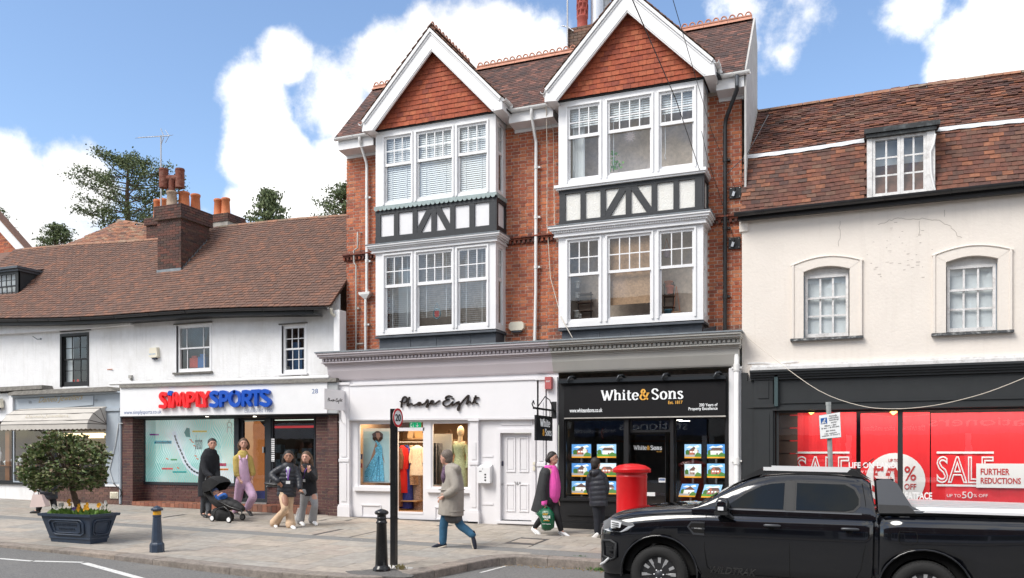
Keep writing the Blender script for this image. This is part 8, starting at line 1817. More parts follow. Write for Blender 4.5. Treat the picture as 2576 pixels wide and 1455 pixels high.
for i in range(46):
 an=r.uniform(0,6.28);ph=r.uniform(-.75,1.5);rr=r.uniform(.75,1.0);tp=cc+Vector((math.cos(an)*math.cos(ph)*rx_*rr,math.sin(an)*math.cos(ph)*rx_*.8*rr,math.sin(ph)*rz2*rr));tips.append(tp);md=(tp_+tp)/2+Vector((r.uniform(-.05,.05),0,r.uniform(-.05,.08)));tr.tube([tp_,md,tp],[.028,.014,.006],5)
tr.build('trunk',M_BARK,bt);lf=MB()
for _ in range(2300):
 an=r.uniform(0,6.28);ph=math.asin(r.uniform(-.8,1));rr=r.uniform(.35,1.02)**.45;wob=1+.16*mnoise.noise(Vector((math.cos(an)*2,math.sin(an)*2,ph*2)))
 p=cc+Vector((math.cos(an)*math.cos(ph)*rx_*rr*wob,math.sin(an)*math.cos(ph)*rx_*.82*rr*wob,math.sin(ph)*rz2*rr*wob-(.06 if ph<0 else 0)))
 if mnoise.noise(p*3.2)<-.22:continue
 out_=(p-cc).normalized()
 for k in range(5):an2=k*1.257+r.uniform(0,1);leaf(lf,p,r.uniform(.055,.10),r,out_*.7+Vector((math.cos(an2),math.sin(an2),.25)))
lf.build('crown',mat('bush_leaf',(.06,.10,.03),.45,cols=[(.05,.09,.03),(.10,.15,.045),(.17,.22,.075),(.26,.27,.12),(.07,.115,.035),(.32,.22,.16)],var=.15),bt,kind='stuff')
# === wires
def wire(pts,rad,m,label,sag=0,name='cable'):
 a=[Vector(p)for p in pts]
 if sag:p0,p1=a;a=[p0+(p1-p0)*(k/24)-Vector((0,0,4*sag*(k/24)*(1-k/24)))for k in range(25)]
 mb=MB();mb.tube(a,rad,6);one(mb,name,m,label,'cable',a[0])
M_WIRE=mat('black_wire',(.02,.02,.02),.6);M_WIRW=mat('beige_wire',(.62,.56,.48),.6)
a_,b_=P(1867,838,-.1),P(2620,930,-3.2);c_=P(2235,1028,-1.5);pts=catmull([tuple(a_),tuple(P(1950,905,-.3)),tuple(P(2060,983,-.8)),tuple(P(2160,1020,-1.2)),tuple(P(2245,1029,-1.6)),tuple(P(2340,1022,-2.1)),tuple(P(2430,1003,-2.6)),tuple(P(2510,978,-3.0)),tuple(P(2640,925,-3.4))],4)
wire(pts,.006,M_WIRW,'slack beige cable swagged in front of the dark grey fascia')
wire([P(1760,428,-.05),P(1700,250,-5),P(1585,-14,-9)],.007,M_WIRE,'thick dark service wire rising from the right bay sill past the gable')
wire([pA+Vector((0,-.1,.08)),P(1790,330,-2),P(1690,-10,-8)],.0045,M_WIRE,'thin dark wire from the upper anchor plate up across the gable');wire([pB+Vector((0,-.1,.08)),P(1780,400,.0),P(1765,330,-.4)],.006,M_WIRE,'thin wire from the lower anchor plate to the bay corner')
wire([P(1933,290,.4),P(1880,388,.3),P(1826,440,.5)],.008,M_LEADD,'grey cable running down over the edge of the cream house roof')
wire([P(1374,260,.1),P(1377,400,.55),P(1376,560,.55),P(1385,700,.55),P(1412,800,-.02),P(1440,850,-.05)],.009,M_WIRW,'pale cable hanging down the brickwork to the foot of the right bay');wire([P(1368,262,.1),P(1392,330,.5),P(1395,560,.56),P(1402,610,.3)],.008,M_WIRW,'second pale cable hanging beside the middle downpipe')
# === black double cab pickup in the bay (local x runs tailwards from the front axle)
M_CAR=mat('black_metallic',(.0035,.004,.006),.10,coat=.8,spec=.5);M_CARP=mat('black_plastic',(.010,.0105,.012),.55,bump=.2,bscale=200);M_CGL=mat('tinted_glass',(.003,.005,.005),.02,spec=.35)
M_GREYM=mat('graphite_trim',(.06,.064,.072),.35,metal=.4);M_SIL=mat('satin_aluminium',(.85,.86,.87),.35,metal=.2);M_TYRE=mat('tyre_rubber',(.013,.013,.013),.85,var=.2,vscale=30,bump=.4,bscale=80);M_SEAM=mat('panel_gap',(.001,.001,.001),.9)
TK=Vector((PX(1655,-6.65),-5.72,0));TK.z=rz(TK.x,-5.72)+.0
tk=thing('pickup_truck','black double cab pickup truck parked in the bay, nose to the left','pickup truck',TK,local=True);tk.rotation_euler=(0,math.atan(SLX),0)
def interp(tab,x):
 if x<=tab[0][0]:return tab[0][1]
 for a,b in zip(tab,tab[1:]):
  if x<=b[0]:t=(x-a[0])/(b[0]-a[0]);return a[1]+(b[1]-a[1])*t
 return tab[-1][1]
W_T=[(-.90,.58),(-.86,.72),(-.80,.80),(-.70,.86),(-.55,.90),(-.35,.92),(0,.93),(.6,.925),(2.6,.925),(2.7,.92),(3.2,.93),(4.2,.92),(4.42,.88)]
TOP=[(-.90,.96),(-.86,1.02),(-.80,1.06),(-.70,1.13),(-.55,1.17),(-.3,1.215),(0,1.25),(.3,1.275),(.5,1.285),(.62,1.29),(2.62,1.31),(2.72,1.31),(4.42,1.345)]
BOT=[(-.90,.50),(-.86,.36),(-.75,.30),(-.45,.32),(.4,.34),(2.7,.36),(4.0,.42),(4.42,.55)]
xs_=[-.90,-.88,-.86,-.83,-.80,-.75,-.70,-.62,-.55,-.45,-.35,-.2,-.05,.1,.25,.4,.5,.62,.9,1.3,1.7,2.1,2.5,2.62,2.64,2.70,2.72,3.0,3.4,3.8,4.2,4.35,4.42]
mb=MB();secs=[]
for x in xs_:
 w,t,b=interp(W_T,x),interp(TOP,x),interp(BOT,x);h=t-b;k=1 if x>-.5 else .8
 gap=.06 if 2.63<x<2.71 else 0;crown=.055*min(1,max(0,(x+.9)/.3))if x<.62 else 0
 half=[(w*.80,b),(w-.045,b+.04),(w-.02-gap,b+h*.22),(w-.012-gap,b+h*.42),(w-gap,b+h*.60),(w-.002-gap,b+h*.74),(w-.014-gap,b+h*.85),(w-.045-gap,t-.075*k),(w-.095-gap,t-.026*k),(w-.17,t+crown*.3),(w*.55,t+crown*.8),(0,t+crown)]
 secs.append([(x,-y,z)for y,z in half]+[(x,y,z)for y,z in half[::-1][1:]])
n=len(secs[0]);vs=[v for s_ in secs for v in s_];fs=[(i*n+k,(i+1)*n+k,(i+1)*n+k+1,i*n+k+1)for i in range(len(secs)-1)for k in range(n-1)]+[(i*n+n-1,(i+1)*n+n-1,(i+1)*n,i*n)for i in range(len(secs)-1)]
mb.add([(a,b,c)for a,b,c in vs],[f[::-1]for f in fs],smooth=True);mb.add([],[])
mb.f+=[list(range(n)),list(range(len(vs)-n,len(vs)))[::-1]];mb.r+=[.5,.5];mb.s+=[False,False]
body=mb.build('body',M_CAR,tk)
cut=[]
for cx,rr in((0,.505),(3.21,.50)):
 c_=MB();c_.lathe([(rr,-.36),(rr,.36)],(0,0,0),48,smooth=False)
 for sgn in(-1,1):
  c2=MB();c2.v=[(cx+v[0],sgn*.80+v[2],.40+v[1])for v in c_.v];c2.f=[list(f)for f in c_.f];c2.r=list(c_.r);c2.s=[False]*len(c_.s);o=c2.build('cutter',M_SEAM);cut.append(o);m_=body.modifiers.new('b','BOOLEAN');m_.object=o;m_.operation='DIFFERENCE';m_.solver='EXACT'
bm_=bmesh.new();bm_.from_mesh(body.data);bmesh.ops.recalc_face_normals(bm_,faces=bm_.faces);bm_.to_mesh(body.data);bm_.free()
for o in cut:
 bm_=bmesh.new();bm_.from_mesh(o.data);bmesh.ops.recalc_face_normals(bm_,faces=bm_.faces);bm_.to_mesh(o.data);bm_.free();o.matrix_world=tk.matrix_world if False else o.matrix_world
saved=tk.location.copy(),tk.rotation_euler.copy();tk.location=(0,0,0);tk.rotation_euler=(0,0,0)
bpy.context.view_layer.update();me=bpy.data.meshes.new_from_object(body.evaluated_get(bpy.context.evaluated_depsgraph_get()));body.modifiers.clear();body.data=me
tk.location,tk.rotation_euler=saved
for o in cut:bpy.data.objects.remove(o)
def loc_build(mb,name,m,parent=tk):return mb.build(name,m,parent)
ZT=[(.42,1.285),(.55,1.36),(.75,1.49),(.95,1.61),(1.12,1.69),(1.30,1.745),(1.55,1.775),(1.9,1.785),(2.3,1.775),(2.5,1.75),(2.60,1.68),(2.66,1.31)]
mb=MB();secs=[]
ysid=lambda z:.885-max(0,z-1.27)*.40
for x,t in[(x,interp(ZT,x))for x in(.42,.5,.62,.75,.88,1.0,1.12,1.22,1.32,1.45,1.6,1.9,2.2,2.4,2.5,2.56,2.60,2.63,2.66)]:
 zb=1.22;pts=[(.885,zb),(.882,1.275)];tz=max(t,1.30)
 for f in(.25,.5,.75,.92):z_=1.275+(tz-1.275)*f;pts.append((ysid(z_)-(.02 if f>.9 else 0),z_))
 pts+=[(ysid(tz)-.06,tz-.004),(ysid(tz)-.13,tz+.004),(.3,tz+.022),(0,tz+.025)]
 secs.append([(x,-y,z)for y,z in pts]+[(x,y,z)for y,z in pts[::-1][1:]])
n=len(secs[0]);vs=[v for s_ in secs for v in s_];mb.add(vs,[(i*n+k,i*n+k+1,(i+1)*n+k+1,(i+1)*n+k)for i in range(len(secs)-1)for k in range(n-1)],smooth=True);mb.add(secs[-1],[tuple(range(n))]);loc_build(mb,'cab',M_CAR)
def side(pts,off,m,name,parent=tk,th=.004):
 """a panel lying on the near and far side of the cab"""
 o=None
 for sg in(-1,1):
  mb=MB();mb.ext([(x,sg*(ysid(z)+off),z)for x,z in pts],(0,sg*th,0));o=loc_build(mb,name,m,parent)
 return o
def arcpts(pts,n=4):return catmull(pts,n)
fw_=[(.84,1.325),(.95,1.40),(1.12,1.52),(1.30,1.615),(1.42,1.645),(1.58,1.660),(1.575,1.325)];rw=[(1.73,1.325),(1.73,1.665),(2.30,1.660),(2.41,1.60),(2.46,1.50),(2.46,1.42),(2.40,1.355),(2.30,1.33)]
def grow(pts,d):cx=sum(p[0]for p in pts)/len(pts);cz=sum(p[1]for p in pts)/len(pts);return[(p[0]+d*(1 if p[0]>cx else-1),p[1]+d*(1 if p[1]>cz else-1))for p in pts]
side(grow(fw_,.022),.003,M_CARP,'window_seal');side(grow(rw,.022),.003,M_CARP,'window_seal');side(fw_,.008,M_CGL,'front_window');side(rw,.008,M_CGL,'rear_window');side([(1.60,1.31),(1.60,1.69),(1.71,1.69),(1.71,1.31)],.0085,M_CARP,'door_pillar')
mb=MB();vs=[]
for x in(.56,.7,.85,1.0,1.13,1.24):
 z=interp(ZT,x)+.028;w=ysid(z)-.11
 for k in range(7):y=-w+2*w*k/6;vs.append((x,y,z+.012*(1-(y/w)**2)))
mb.add(vs,[(i*7+k,i*7+k+1,(i+1)*7+k+1,(i+1)*7+k)for i in range(5)for k in range(6)],smooth=True);loc_build(mb,'windscreen',M_CGL)
mb=MB();mb.tube([(.52,-.74,1.335),(.50,0,1.37),(.52,.74,1.335)],.028,8);mb.tube([(.5,-.5,1.35),(.6,-.1,1.40)],.012,6);loc_build(mb,'wiper_cowl',M_CARP)
def seam(pts,y=None,r_=.004):
 for sg in(-1,1):mb=MB();mb.tube([(x,sg*((interp(W_T,x)-.003)if z<1.1 else(interp(W_T,x)-.012-max(0,(z-1.1))*.22)if z<1.28 else ysid(z)+.003),z)for x,z in pts],r_,5);loc_build(mb,'shut_line',M_SEAM)
seam([(.62,1.27),(.60,1.1),(.60,.75),(.64,.52),(.74,.42)]);seam([(1.66,1.70),(1.655,1.27),(1.66,.9),(1.67,.42)]);seam([(2.50,1.68),(2.54,1.45),(2.56,1.2),(2.55,.95),(2.50,.62),(2.42,.42)]);seam([(.74,.42),(1.67,.40),(2.42,.42)])
mb=MB();mb.tube([(-.62,-.855,1.10),(-.4,-.865,1.16),(.0,-.865,1.20),(.4,-.865,1.235),(.56,-.82,1.29)],.005,5);mb.tube([(-.66,-.87,.92),(-.4,-.918,.91)],.004,5);loc_build(mb,'shut_line',M_SEAM)
for x0,x1 in((2.90,3.10),):
 mb=MB();y=-.930;q=[(2.93,1.12),(3.10,1.12),(3.12,1.08),(3.12,1.0),(3.08,.96),(2.95,.96),(2.92,1.0),(2.92,1.09),(2.93,1.12)];mb.tube([(a,y,z)for a,z in q],.004,5);loc_build(mb,'fuel_flap',M_SEAM)
side([(.80,1.295),(.80,1.312),(2.50,1.312),(2.50,1.295)],.004,M_GREYM,'belt_moulding',th=.006)
for x in(1.35,2.27):
 for sg in(-1,1):
  mb=MB();y=sg*.945;mb.tube([(x,y,1.115),(x+.03,y+sg*.012,1.118),(x+.17,y+sg*.012,1.118),(x+.20,y,1.115)],[.014,.019,.019,.014],8);loc_build(mb,'door_handle',M_GREYM);mb=MB();mb.ball((x+.09,sg*.925,1.085),.035,10,6,(1.2,.25,.6));loc_build(mb,'handle_cup',M_SEAM)
for sg in(-1,1):
 mi=sub('wing_mirror',tk);mb=MB();y0=sg*.92
 vs=[];
 for yy,s_ in((sg*.90,.75),(sg*.96,.95),(sg*1.06,1.0),(sg*1.14,.9),(sg*1.16,.6)):
  for k in range(12):an=k/12*6.2832;cx_,cz_=math.cos(an),math.sin(an);e=(abs(cx_)**4+abs(cz_)**4)**-.25;vs.append((.84+cx_*e*.085*s_,yy,1.345+cz_*e*.115*s_))
 mb.add(vs,[(i*12+k,i*12+(k+1)%12,(i+1)*12+(k+1)%12,(i+1)*12+k)for i in range(4)for k in range(12)]+[tuple(range(48,60)),tuple(range(11,-1,-1))],smooth=True);mb.build('mirror_shell',M_CAR,mi)
 mb=MB();mb.box(.755,.92,sg*.93,sg*1.16,1.24,1.285);mb.tube([(.86,sg*.88,1.26),(.90,sg*1.0,1.235),(.98,sg*1.02,1.19)],[.04,.035,.02],8);mb.build('mirror_foot',M_CARP,mi)
 mb=MB();mb.box(.80,.87,sg*1.150,sg*1.172,1.30,1.345);mb.build('indicator',mat('clear_lens',(.75,.76,.78),.15),mi)
mb=MB();y=-.934
o_=[(.06+.06,1.08),(.17,1.17),(.58,1.19),(.58,1.16),(.2,1.145),(.16,1.08),(.26,.985),(.57,.975),(.57,.945),(.24,.95)]
mb.ext([(a,y,b)for a,b in[(.37,1.05),(.42,1.12),(.60,1.125),(.60,1.105),(.43,1.10),(.395,1.05)]],(0,.03,0));mb.ext([(a,y,b)for a,b in[(.37,1.05),(.395,1.05),(.46,.975),(.595,.97),(.595,.945),(.45,.95)]],(0,.03,0));mb.box(.43,.60,y,y+.03,1.025,1.045);loc_build(mb,'wing_vent',M_GREYM)
mb=MB();mb.ext([(a,-.932,b)for a,b in[(.385,1.05),(.43,1.11),(.60,1.115),(.595,.96),(.455,.965)]],(0,.02,0));loc_build(mb,'vent_mesh',M_SEAM)
text('BI-TURBO',.47,.56,1.029,1.041,-.938,M_SIL,tk,depth=.003);text('WILDTRAK',.68,1.26,.455,.545,-.922,mat('badge_grey',(.05,.048,.045),.5),tk,depth=.003,shear=.35,bold=-.01,outline=.012)
hl=[(-.70,1.11),(-.60,1.095),(-.36,1.06),(-.34,1.03),(-.44,.955),(-.52,.93),(-.72,.93)]
for sg in(-1,1):
 mb=MB();A=[(x,sg*(interp(W_T,x)+.004),z)for x,z in hl]+[(-.80,sg*.82,.95),(-.80,sg*.82,1.06)];mb.ext(A,(0,-sg*.06,0));h_=loc_build(mb,'headlight',mat('headlight_chrome',(.35,.36,.38),.18,metal=.5));mb=MB()
 mb.ext([(x,sg*(interp(W_T,x)+.010),z)for x,z in[(-.68,1.085),(-.58,1.075),(-.52,1.06),(-.54,.99),(-.68,.97)]],(0,-sg*.005,0));mb.build('lens',mat('bright_lens',(.8,.82,.85),.1,spec=1),h_)
 mb=MB()
 for k in range(3):mb.ext([(-.66+k*.0,sg*(interp(W_T,-.6)+.016),1.06-k*.03),(-.56,sg*(interp(W_T,-.56)+.016),1.052-k*.03),(-.56,sg*(interp(W_T,-.56)+.016),1.042-k*.03),(-.66,sg*(interp(W_T,-.6)+.016),1.05-k*.03)],(0,-.004,0))
 mb.build('lamp_bar',M_SEAM,h_)
 mb=MB();mb.tube([(-.80,sg*.80,.79),(-.68,sg*.875,.80),(-.60,sg*.90,.77),(-.60,sg*.90,.58),(-.66,sg*.885,.54),(-.80,sg*.80,.58),(-.80,sg*.80,.79)],.022,8);mb.box(-.74,-.66,sg*.83,sg*.87,.62,.72);mb.box(-.62,-.70,sg*.84,sg*.905,.66,.68);loc_build(mb,'fog_lamp_surround',M_CARP)
 mb=MB();mb.tube([(-.90,sg*.4,.42),(-.86,sg*.70,.44),(-.76,sg*.85,.50),(-.70,sg*.88,.56)],.018,6);loc_build(mb,'bumper_strip',M_SIL)
mb=MB();mb.box(-.925,-.88,-.52,.52,.78,1.0)
for k in range(4):mb.box(-.94,-.90,-.5,.5,.80+k*.05,.815+k*.05)
loc_build(mb,'grille',M_CARP);mb=MB();mb.box(-.80,-.4,-.74,.74,.22,.34);mb.box(.60,2.5,-.86,.86,.30,.38);loc_build(mb,'underbody',M_CARP)
for cx in(0,3.21):
 for sg in(-1,1):
  mb=MB();mb.tube([(cx+math.cos(a)*.515,sg*.925,.40+math.sin(a)*.508)for a in[R(-8+k*196/18)for k in range(19)]],.013,6);loc_build(mb,'wheel_arch_lip',M_CAR);mb=MB();mb.tube([(cx+math.cos(a)*.50,sg*.7,.40+math.sin(a)*.50)for a in[R(k*180/12)for k in range(13)]],.16,6,ry=.3);loc_build(mb,'wheel_arch_liner',M_SEAM)
def wheel(cx,sg,first=None):
 w=sub('wheel',tk);yc=sg*.80;fl=lambda v:(cx+v[0],yc+sg*v[2],.385+v[1])
 def add(m2,nm,mt):m2.v=[fl(v)for v in m2.v];m2.f=[f[::-1]if sg<0 else f for f in m2.f];return m2.build(nm,mt,w)
 mb=MB();mb.lathe([(.235,-.12),(.33,-.13),(.372,-.11),(.385,-.06),(.387,.0),(.385,.06),(.372,.11),(.33,.13),(.25,.125),(.24,.10),(.235,.05)],(0,0,0),56)
 for k in range(60):a=k/60*6.2832;mb.obox(TM((math.cos(a)*.379,math.sin(a)*.379,.085),(.014,.024,.05),rz_=a));
 add(mb,'tyre',M_TYRE)
 mb=MB();mb.lathe([(.243,.10),(.246,.112),(.236,.116),(.226,.10),(.222,.03),(.05,.02),(.0,.02)],(0,0,0),40);mb.v=mb.v;add(mb,'rim',M_CARP)
 for k in range(6):
  a=k/6*6.2832+.26
  for s_ in(-1,1):
   mb=MB();pl_=[(.05,s_*.012),(.05,s_*.045),(.13,s_*.050),(.235,s_*.078),(.235,s_*.032),(.13,s_*.016)];mb.ext([(q_[0]*math.cos(a)-q_[1]*math.sin(a),q_[0]*math.sin(a)+q_[1]*math.cos(a),.098 if q_[0]<.2 else .108)for q_ in pl_],(0,0,-.03));add(mb,'spoke',mat('machined_alloy',(.62,.63,.64),.28,metal=.7))
 mb=MB();mb.lathe([(.075,.05),(.07,.095),(.055,.10),(.03,.115),(.0,.118)],(0,0,0),20);add(mb,'hub_cap',M_GREYM)
 for k in range(6):a=k/6*6.2832;mb=MB();mb.ball((math.cos(a)*.062,math.sin(a)*.062,.10),.012,8,4);add(mb,'wheel_nut',M_SIL)
 mb=MB();mb.lathe([(.17,.0),(.17,.015),(.0,.016)],(0,0,0),24);add(mb,'brake_disc',M_STEEL)
for cx in(0,3.21):
 for sg in(-1,1):wheel(cx,sg)
for sg in(-1,1):
 y=sg*.60;mb=MB();mb.box(1.30,2.36,y-.018,y+.018,1.812,1.858);loc_build(mb,'roof_rail',M_SIL)
 mb=MB();mb.ext([(1.02,y-.03,1.70),(1.28,y-.03,1.845),(1.31,y-.03,1.80),(1.33,y-.03,1.77)],(0,.06,0));mb.ext([(2.30,y-.03,1.78),(2.35,y-.03,1.845),(2.42,y-.03,1.84),(2.62,y-.03,1.70),(2.5,y-.03,1.75)],(0,.06,0));mb.box(1.3,2.36,y-.012,y+.012,1.78,1.811);loc_build(mb,'rail_foot',M_CARP)
mb=MB();mb.ext([(2.33,-.02,1.79),(2.47,-.02,1.85),(2.50,-.02,1.785)],(0,.04,0));mb.tube([(2.46,0,1.84),(2.64,0,1.99)],.006,5);loc_build(mb,'roof_aerial',M_CARP)
for sg in(-1,1):
 pf=[(2.69,1.33),(2.66,1.72),(2.74,1.745),(2.82,1.74),(2.90,1.69),(2.98,1.55),(3.06,1.42),(3.16,1.375),(3.32,1.362),(3.32,1.345)];mb=MB();mb.ext([(x,sg*(.87-max(0,z-1.33)*.36),z)for x,z in pf],(0,-sg*.05,0));loc_build(mb,'styling_bar',M_GREYM)
 pf=[(2.69,1.325),(2.69,1.43),(3.02,1.43),(3.07,1.385),(3.10,1.34)];mb=MB();mb.ext([(x,sg*(.88-max(0,z-1.33)*.3),z)for x,z in pf],(0,-sg*.04,0));loc_build(mb,'bar_base',M_CARP)
mb=MB();mb.box(2.66,2.86,-.68,.68,1.715,1.745);loc_build(mb,'bar_top',M_CAR)
mb=MB()
for k in range(9):y=-.72+k*.16;mb.box(3.02,4.40,y,y+.15,1.40+.03*math.sin(k/8*3.14),1.43+.03*math.sin(k/8*3.14))
loc_build(mb,'load_cover',mat('ribbed_aluminium',(.66,.67,.68),.38,metal=.4));
for sg in(-1,1):mb=MB();mb.ext([(3.04,sg*.86,1.37),(3.12,sg*.80,1.41),(4.40,sg*.80,1.43),(4.40,sg*.86,1.375)],(0,-sg*.07,0));mb.ext([(3.18,sg*.872,1.352),(3.22,sg*.872,1.382),(4.36,sg*.872,1.392),(4.36,sg*.872,1.36)],(0,-sg*.01,0));loc_build(mb,'cover_rail',M_SIL)
mb=MB();mb.box(4.40,4.50,-.86,.86,.50,.66);mb.box(2.7,4.42,-.8,.8,1.30,1.345);loc_build(mb,'rear_bumper',M_CARP)
mb=MB();mb.box(4.38,4.43,-.925,-.78,.95,1.25);loc_build(mb,'tail_light',mat('red_lens',(.4,.01,.01),.2))
# === people
def mA(cx,cy):return(440.2+cx/5.141,1069+cy/5.141)
def mB(cx,cy):return(1037.7+cx/4.206,1069+cy/4.206)
def capsule(mb,pts,rs,flat=1.0,n=14,quilt=0,hem=False):
 """closed tapered limb; flat = depth / width of the section; quilt = puffer chambers along it"""
 P_=[Vector(p)for p in pts]
 if len(P_)>2:q=catmull([tuple(p)+(r_,)for p,r_ in zip(P_,rs)],6)
 else:q=[tuple(P_[0]+(P_[1]-P_[0])*k/6)+(rs[0]+(rs[1]-rs[0])*k/6,)for k in range(7)]
 if quilt:
  q2=[];L_=0
  for a,b in zip(q,q[1:]):
   for k in range(4):q2.append(tuple(a[j]+(b[j]-a[j])*k/4 for j in range(4)))
  q2.append(q[-1]);q=[]
  for i,a in enumerate(q2):
   if i:L_+=(Vector(a[:3])-Vector(q2[i-1][:3])).length
   q.append(a[:3]+(a[3]*(1+.10*(abs(math.sin(L_/quilt*math.pi))**.6-.6)),))
 c,rr=[Vector(a[:3])for a in q],[a[3]for a in q]
 t0_=(c[0]-c[1]).normalized();t1_=(c[-1]-c[-2]).normalized()
 c=[c[0]+t0_*rr[0]*.95,c[0]+t0_*rr[0]*.7]+c+([c[-1]+t1_*.03]if hem else[c[-1]+t1_*rr[-1]*.7,c[-1]+t1_*rr[-1]*.95]);rr=[rr[0]*.25,rr[0]*.72]+rr+([rr[-1]*1.02]if hem else[rr[-1]*.72,rr[-1]*.25])
 vs=[];prev=None;m=len(c)
 for i,p in enumerate(c):
  t=(c[min(i+1,m-1)]-c[max(i-1,0)]).normalized();dy=WID-t*WID.dot(t)
  a=dy.normalized()if dy.length>.15 else t.orthogonal().normalized();b=t.cross(a)
  for k in range(n):an=2*math.pi*k/n;vs.append(p+(a*math.cos(an)+b*math.sin(an)*flat)*rr[i])
 mb.add(vs,[(i*n+k,i*n+(k+1)%n,(i+1)*n+(k+1)%n,(i+1)*n+k)for i in range(m-1)for k in range(n)]+[tuple(range(n-1,-1,-1)),tuple(range(m*n-n,m*n))],smooth=True)
WID=Vector((1,0,0))
def fuse(mb,name,m,parent,vox=.014,it=3):
 """one continuous skin over the limbs"""
 o=mb.build(name,m,parent);md=o.modifiers.new('r','REMESH');md.mode='VOXEL';md.voxel_size=vox;md.use_smooth_shade=True
 s_=o.modifiers.new('s','SMOOTH');s_.factor=.5;s_.iterations=it
 bpy.context.view_layer.update();me=bpy.data.meshes.new_from_object(o.evaluated_get(bpy.context.evaluated_depsgraph_get()));o.modifiers.clear();o.data=me
 if not me.materials:me.materials.append(m)
 return o
M_SKIN=mat('skin',(.55,.30,.22),.5,var=.06,vscale=20);M_SKINB=mat('brown_skin',(.34,.17,.11),.5)
def cloth(n,c,rough=.9,b=1.0,sc_=9,**k):return mat(n,c,rough,var=k.pop('var',.12),vscale=k.pop('vs',7),bump=b,bscale=sc_,**k)
def hand(mb,w,d,side_,curl=.5):
 """palm, four fingers of unequal length and a thumb; w wrist, d pointing direction"""
 d=d.normalized();s_=d.cross(Vector((0,1,0)));s_=s_.normalized()if s_.length>.2 else Vector((1,0,0));nn=s_.cross(d).normalized()*side_
 capsule(mb,[w,w+d*.075],[.030,.038],.55,8)
 for i,l in enumerate((.062,.072,.068,.052)):
  b=w+d*.085+s_*(-.030+.02*i);k1=b+d*l*.5+nn*l*.2*curl;capsule(mb,[b,k1,k1+d*l*.45*(1-curl*.6)+nn*l*.5*curl],[.0105,.010,.008],1,6)
 b=w+d*.025-s_*.034;capsule(mb,[b,b+(d-s_*.9).normalized()*.035,b+(d-s_*.5).normalized()*.062],[.013,.012,.009],1,6)
def person(label,yp,J,face,skin,hair,hairlen=0,group=None,gx=None,girth=1.0,hs=1.0):
 """J: picture points (x, y, depth offset) of the joints, on the plane y = yp"""
 global WID
 pt={k:P(v[0],v[1],yp+(v[2]if len(v)>2 else 0))for k,v in J.items()}
 base=Vector((pt['pel'].x,yp,gz(pt['pel'].x,yp)));t=thing('person',label,'person',base)
 fd=Vector((math.cos(face),math.sin(face),0));WID=Vector((-fd.y,fd.x,0));mb=MB();g_=girth
 hd=pt['head'];nk=pt['neck']
 capsule(mb,[nk-Vector((0,0,.06)),hd-Vector((0,0,.07))-fd*.02],[.062,.055],1)
 mb.ball(hd+Vector((0,0,.015)),.098*hs,16,12,(1,1,1.18));mb.ball(hd-Vector((0,0,.055))+fd*.03,.070*hs,12,8,(1,1,1.05))
 capsule(mb,[hd+fd*.088+Vector((0,0,.012)),hd+fd*.112-Vector((0,0,.022))],[.011,.016],1,8)
 for s_ in(-1,1):mb.ball(hd+WID*s_*.094-Vector((0,0,.012)),.026,8,6,(.6,.6,1.2))
 mb.ball(hd+fd*.088-Vector((0,0,.062)),.022,8,6,(1,1,.45))
 capsule(mb,[pt['pel'],(pt['pel']+nk)/2,nk-Vector((0,0,.10))],[.145*g_,.13*g_,.165*g_],.68)
 for s_ in 'LR':
  capsule(mb,[pt['sh'+s_],pt['el'+s_],pt['wr'+s_]],[.058,.045,.028]);dd=(pt['ha'+s_]-pt['wr'+s_])if 'ha'+s_ in pt else(pt['wr'+s_]-pt['el'+s_]);hand(mb,pt['wr'+s_],dd,1 if s_=='L'else-1)
  capsule(mb,[pt['hip'+s_],pt['kn'+s_],pt['an'+s_]],[.095,.065,.042]);capsule(mb,[pt['an'+s_],pt['an'+s_]+(pt['toe'+s_]-pt['an'+s_])*.55],[.038,.026])
 fuse(mb,'body',skin,t,.0125,2)
 for s_ in(-1,1):
  mb=MB();mb.ball(hd+fd*.086+WID*s_*.033+Vector((0,0,.018)),.011,8,6);mb.build('eye',mat('eye_dark',(.03,.02,.015),.2),t);mb=MB();mb.tube([hd+fd*.094+WID*(s_*.033-.018)+Vector((0,0,.036)),hd+fd*.096+WID*s_*.033+Vector((0,0,.042)),hd+fd*.092+WID*(s_*.033+.018)+Vector((0,0,.036))],.005,5);mb.build('eyebrow',hair,t)
 mb=MB();mb.ball(hd-fd*.022+Vector((0,0,.045)),.108*hs,16,10,(1,1,1.02));mb.ball(hd-fd*.045-Vector((0,0,.01)),.088*hs,12,8,(1,1,1.2))
 if hairlen:
  for s_ in(-1,0,1):capsule(mb,[hd-fd*.05+WID*s_*.075+Vector((0,0,.02)),hd-fd*.07+WID*s_*.10-Vector((0,0,hairlen*.5)),hd-fd*.05+WID*s_*.10-Vector((0,0,hairlen))],[.06,.055,.035])
 fuse(mb,'hair',hair,t,.014,1)
 return t,pt,fd
def legs(t,pt,m,r3=(.105,.078,.062),hem=None,name='trousers',w=.15,vox=.016,flat=.75):
 mb=MB();capsule(mb,[pt['pel']+Vector((0,0,.05)),pt['pel']-Vector((0,0,.06))],[w,w*.98],flat)
 for s_ in 'LR':
  a=pt['an'+s_];k=pt['kn'+s_];e=a+(k-a)*.06;capsule(mb,[pt['hip'+s_],(pt['hip'+s_]+k)/2,k,(k+e)/2,e],[r3[0],(r3[0]+r3[1])/2,r3[1],(r3[1]+r3[2])/2,r3[2]])
 return fuse(mb,name,m,t,vox)
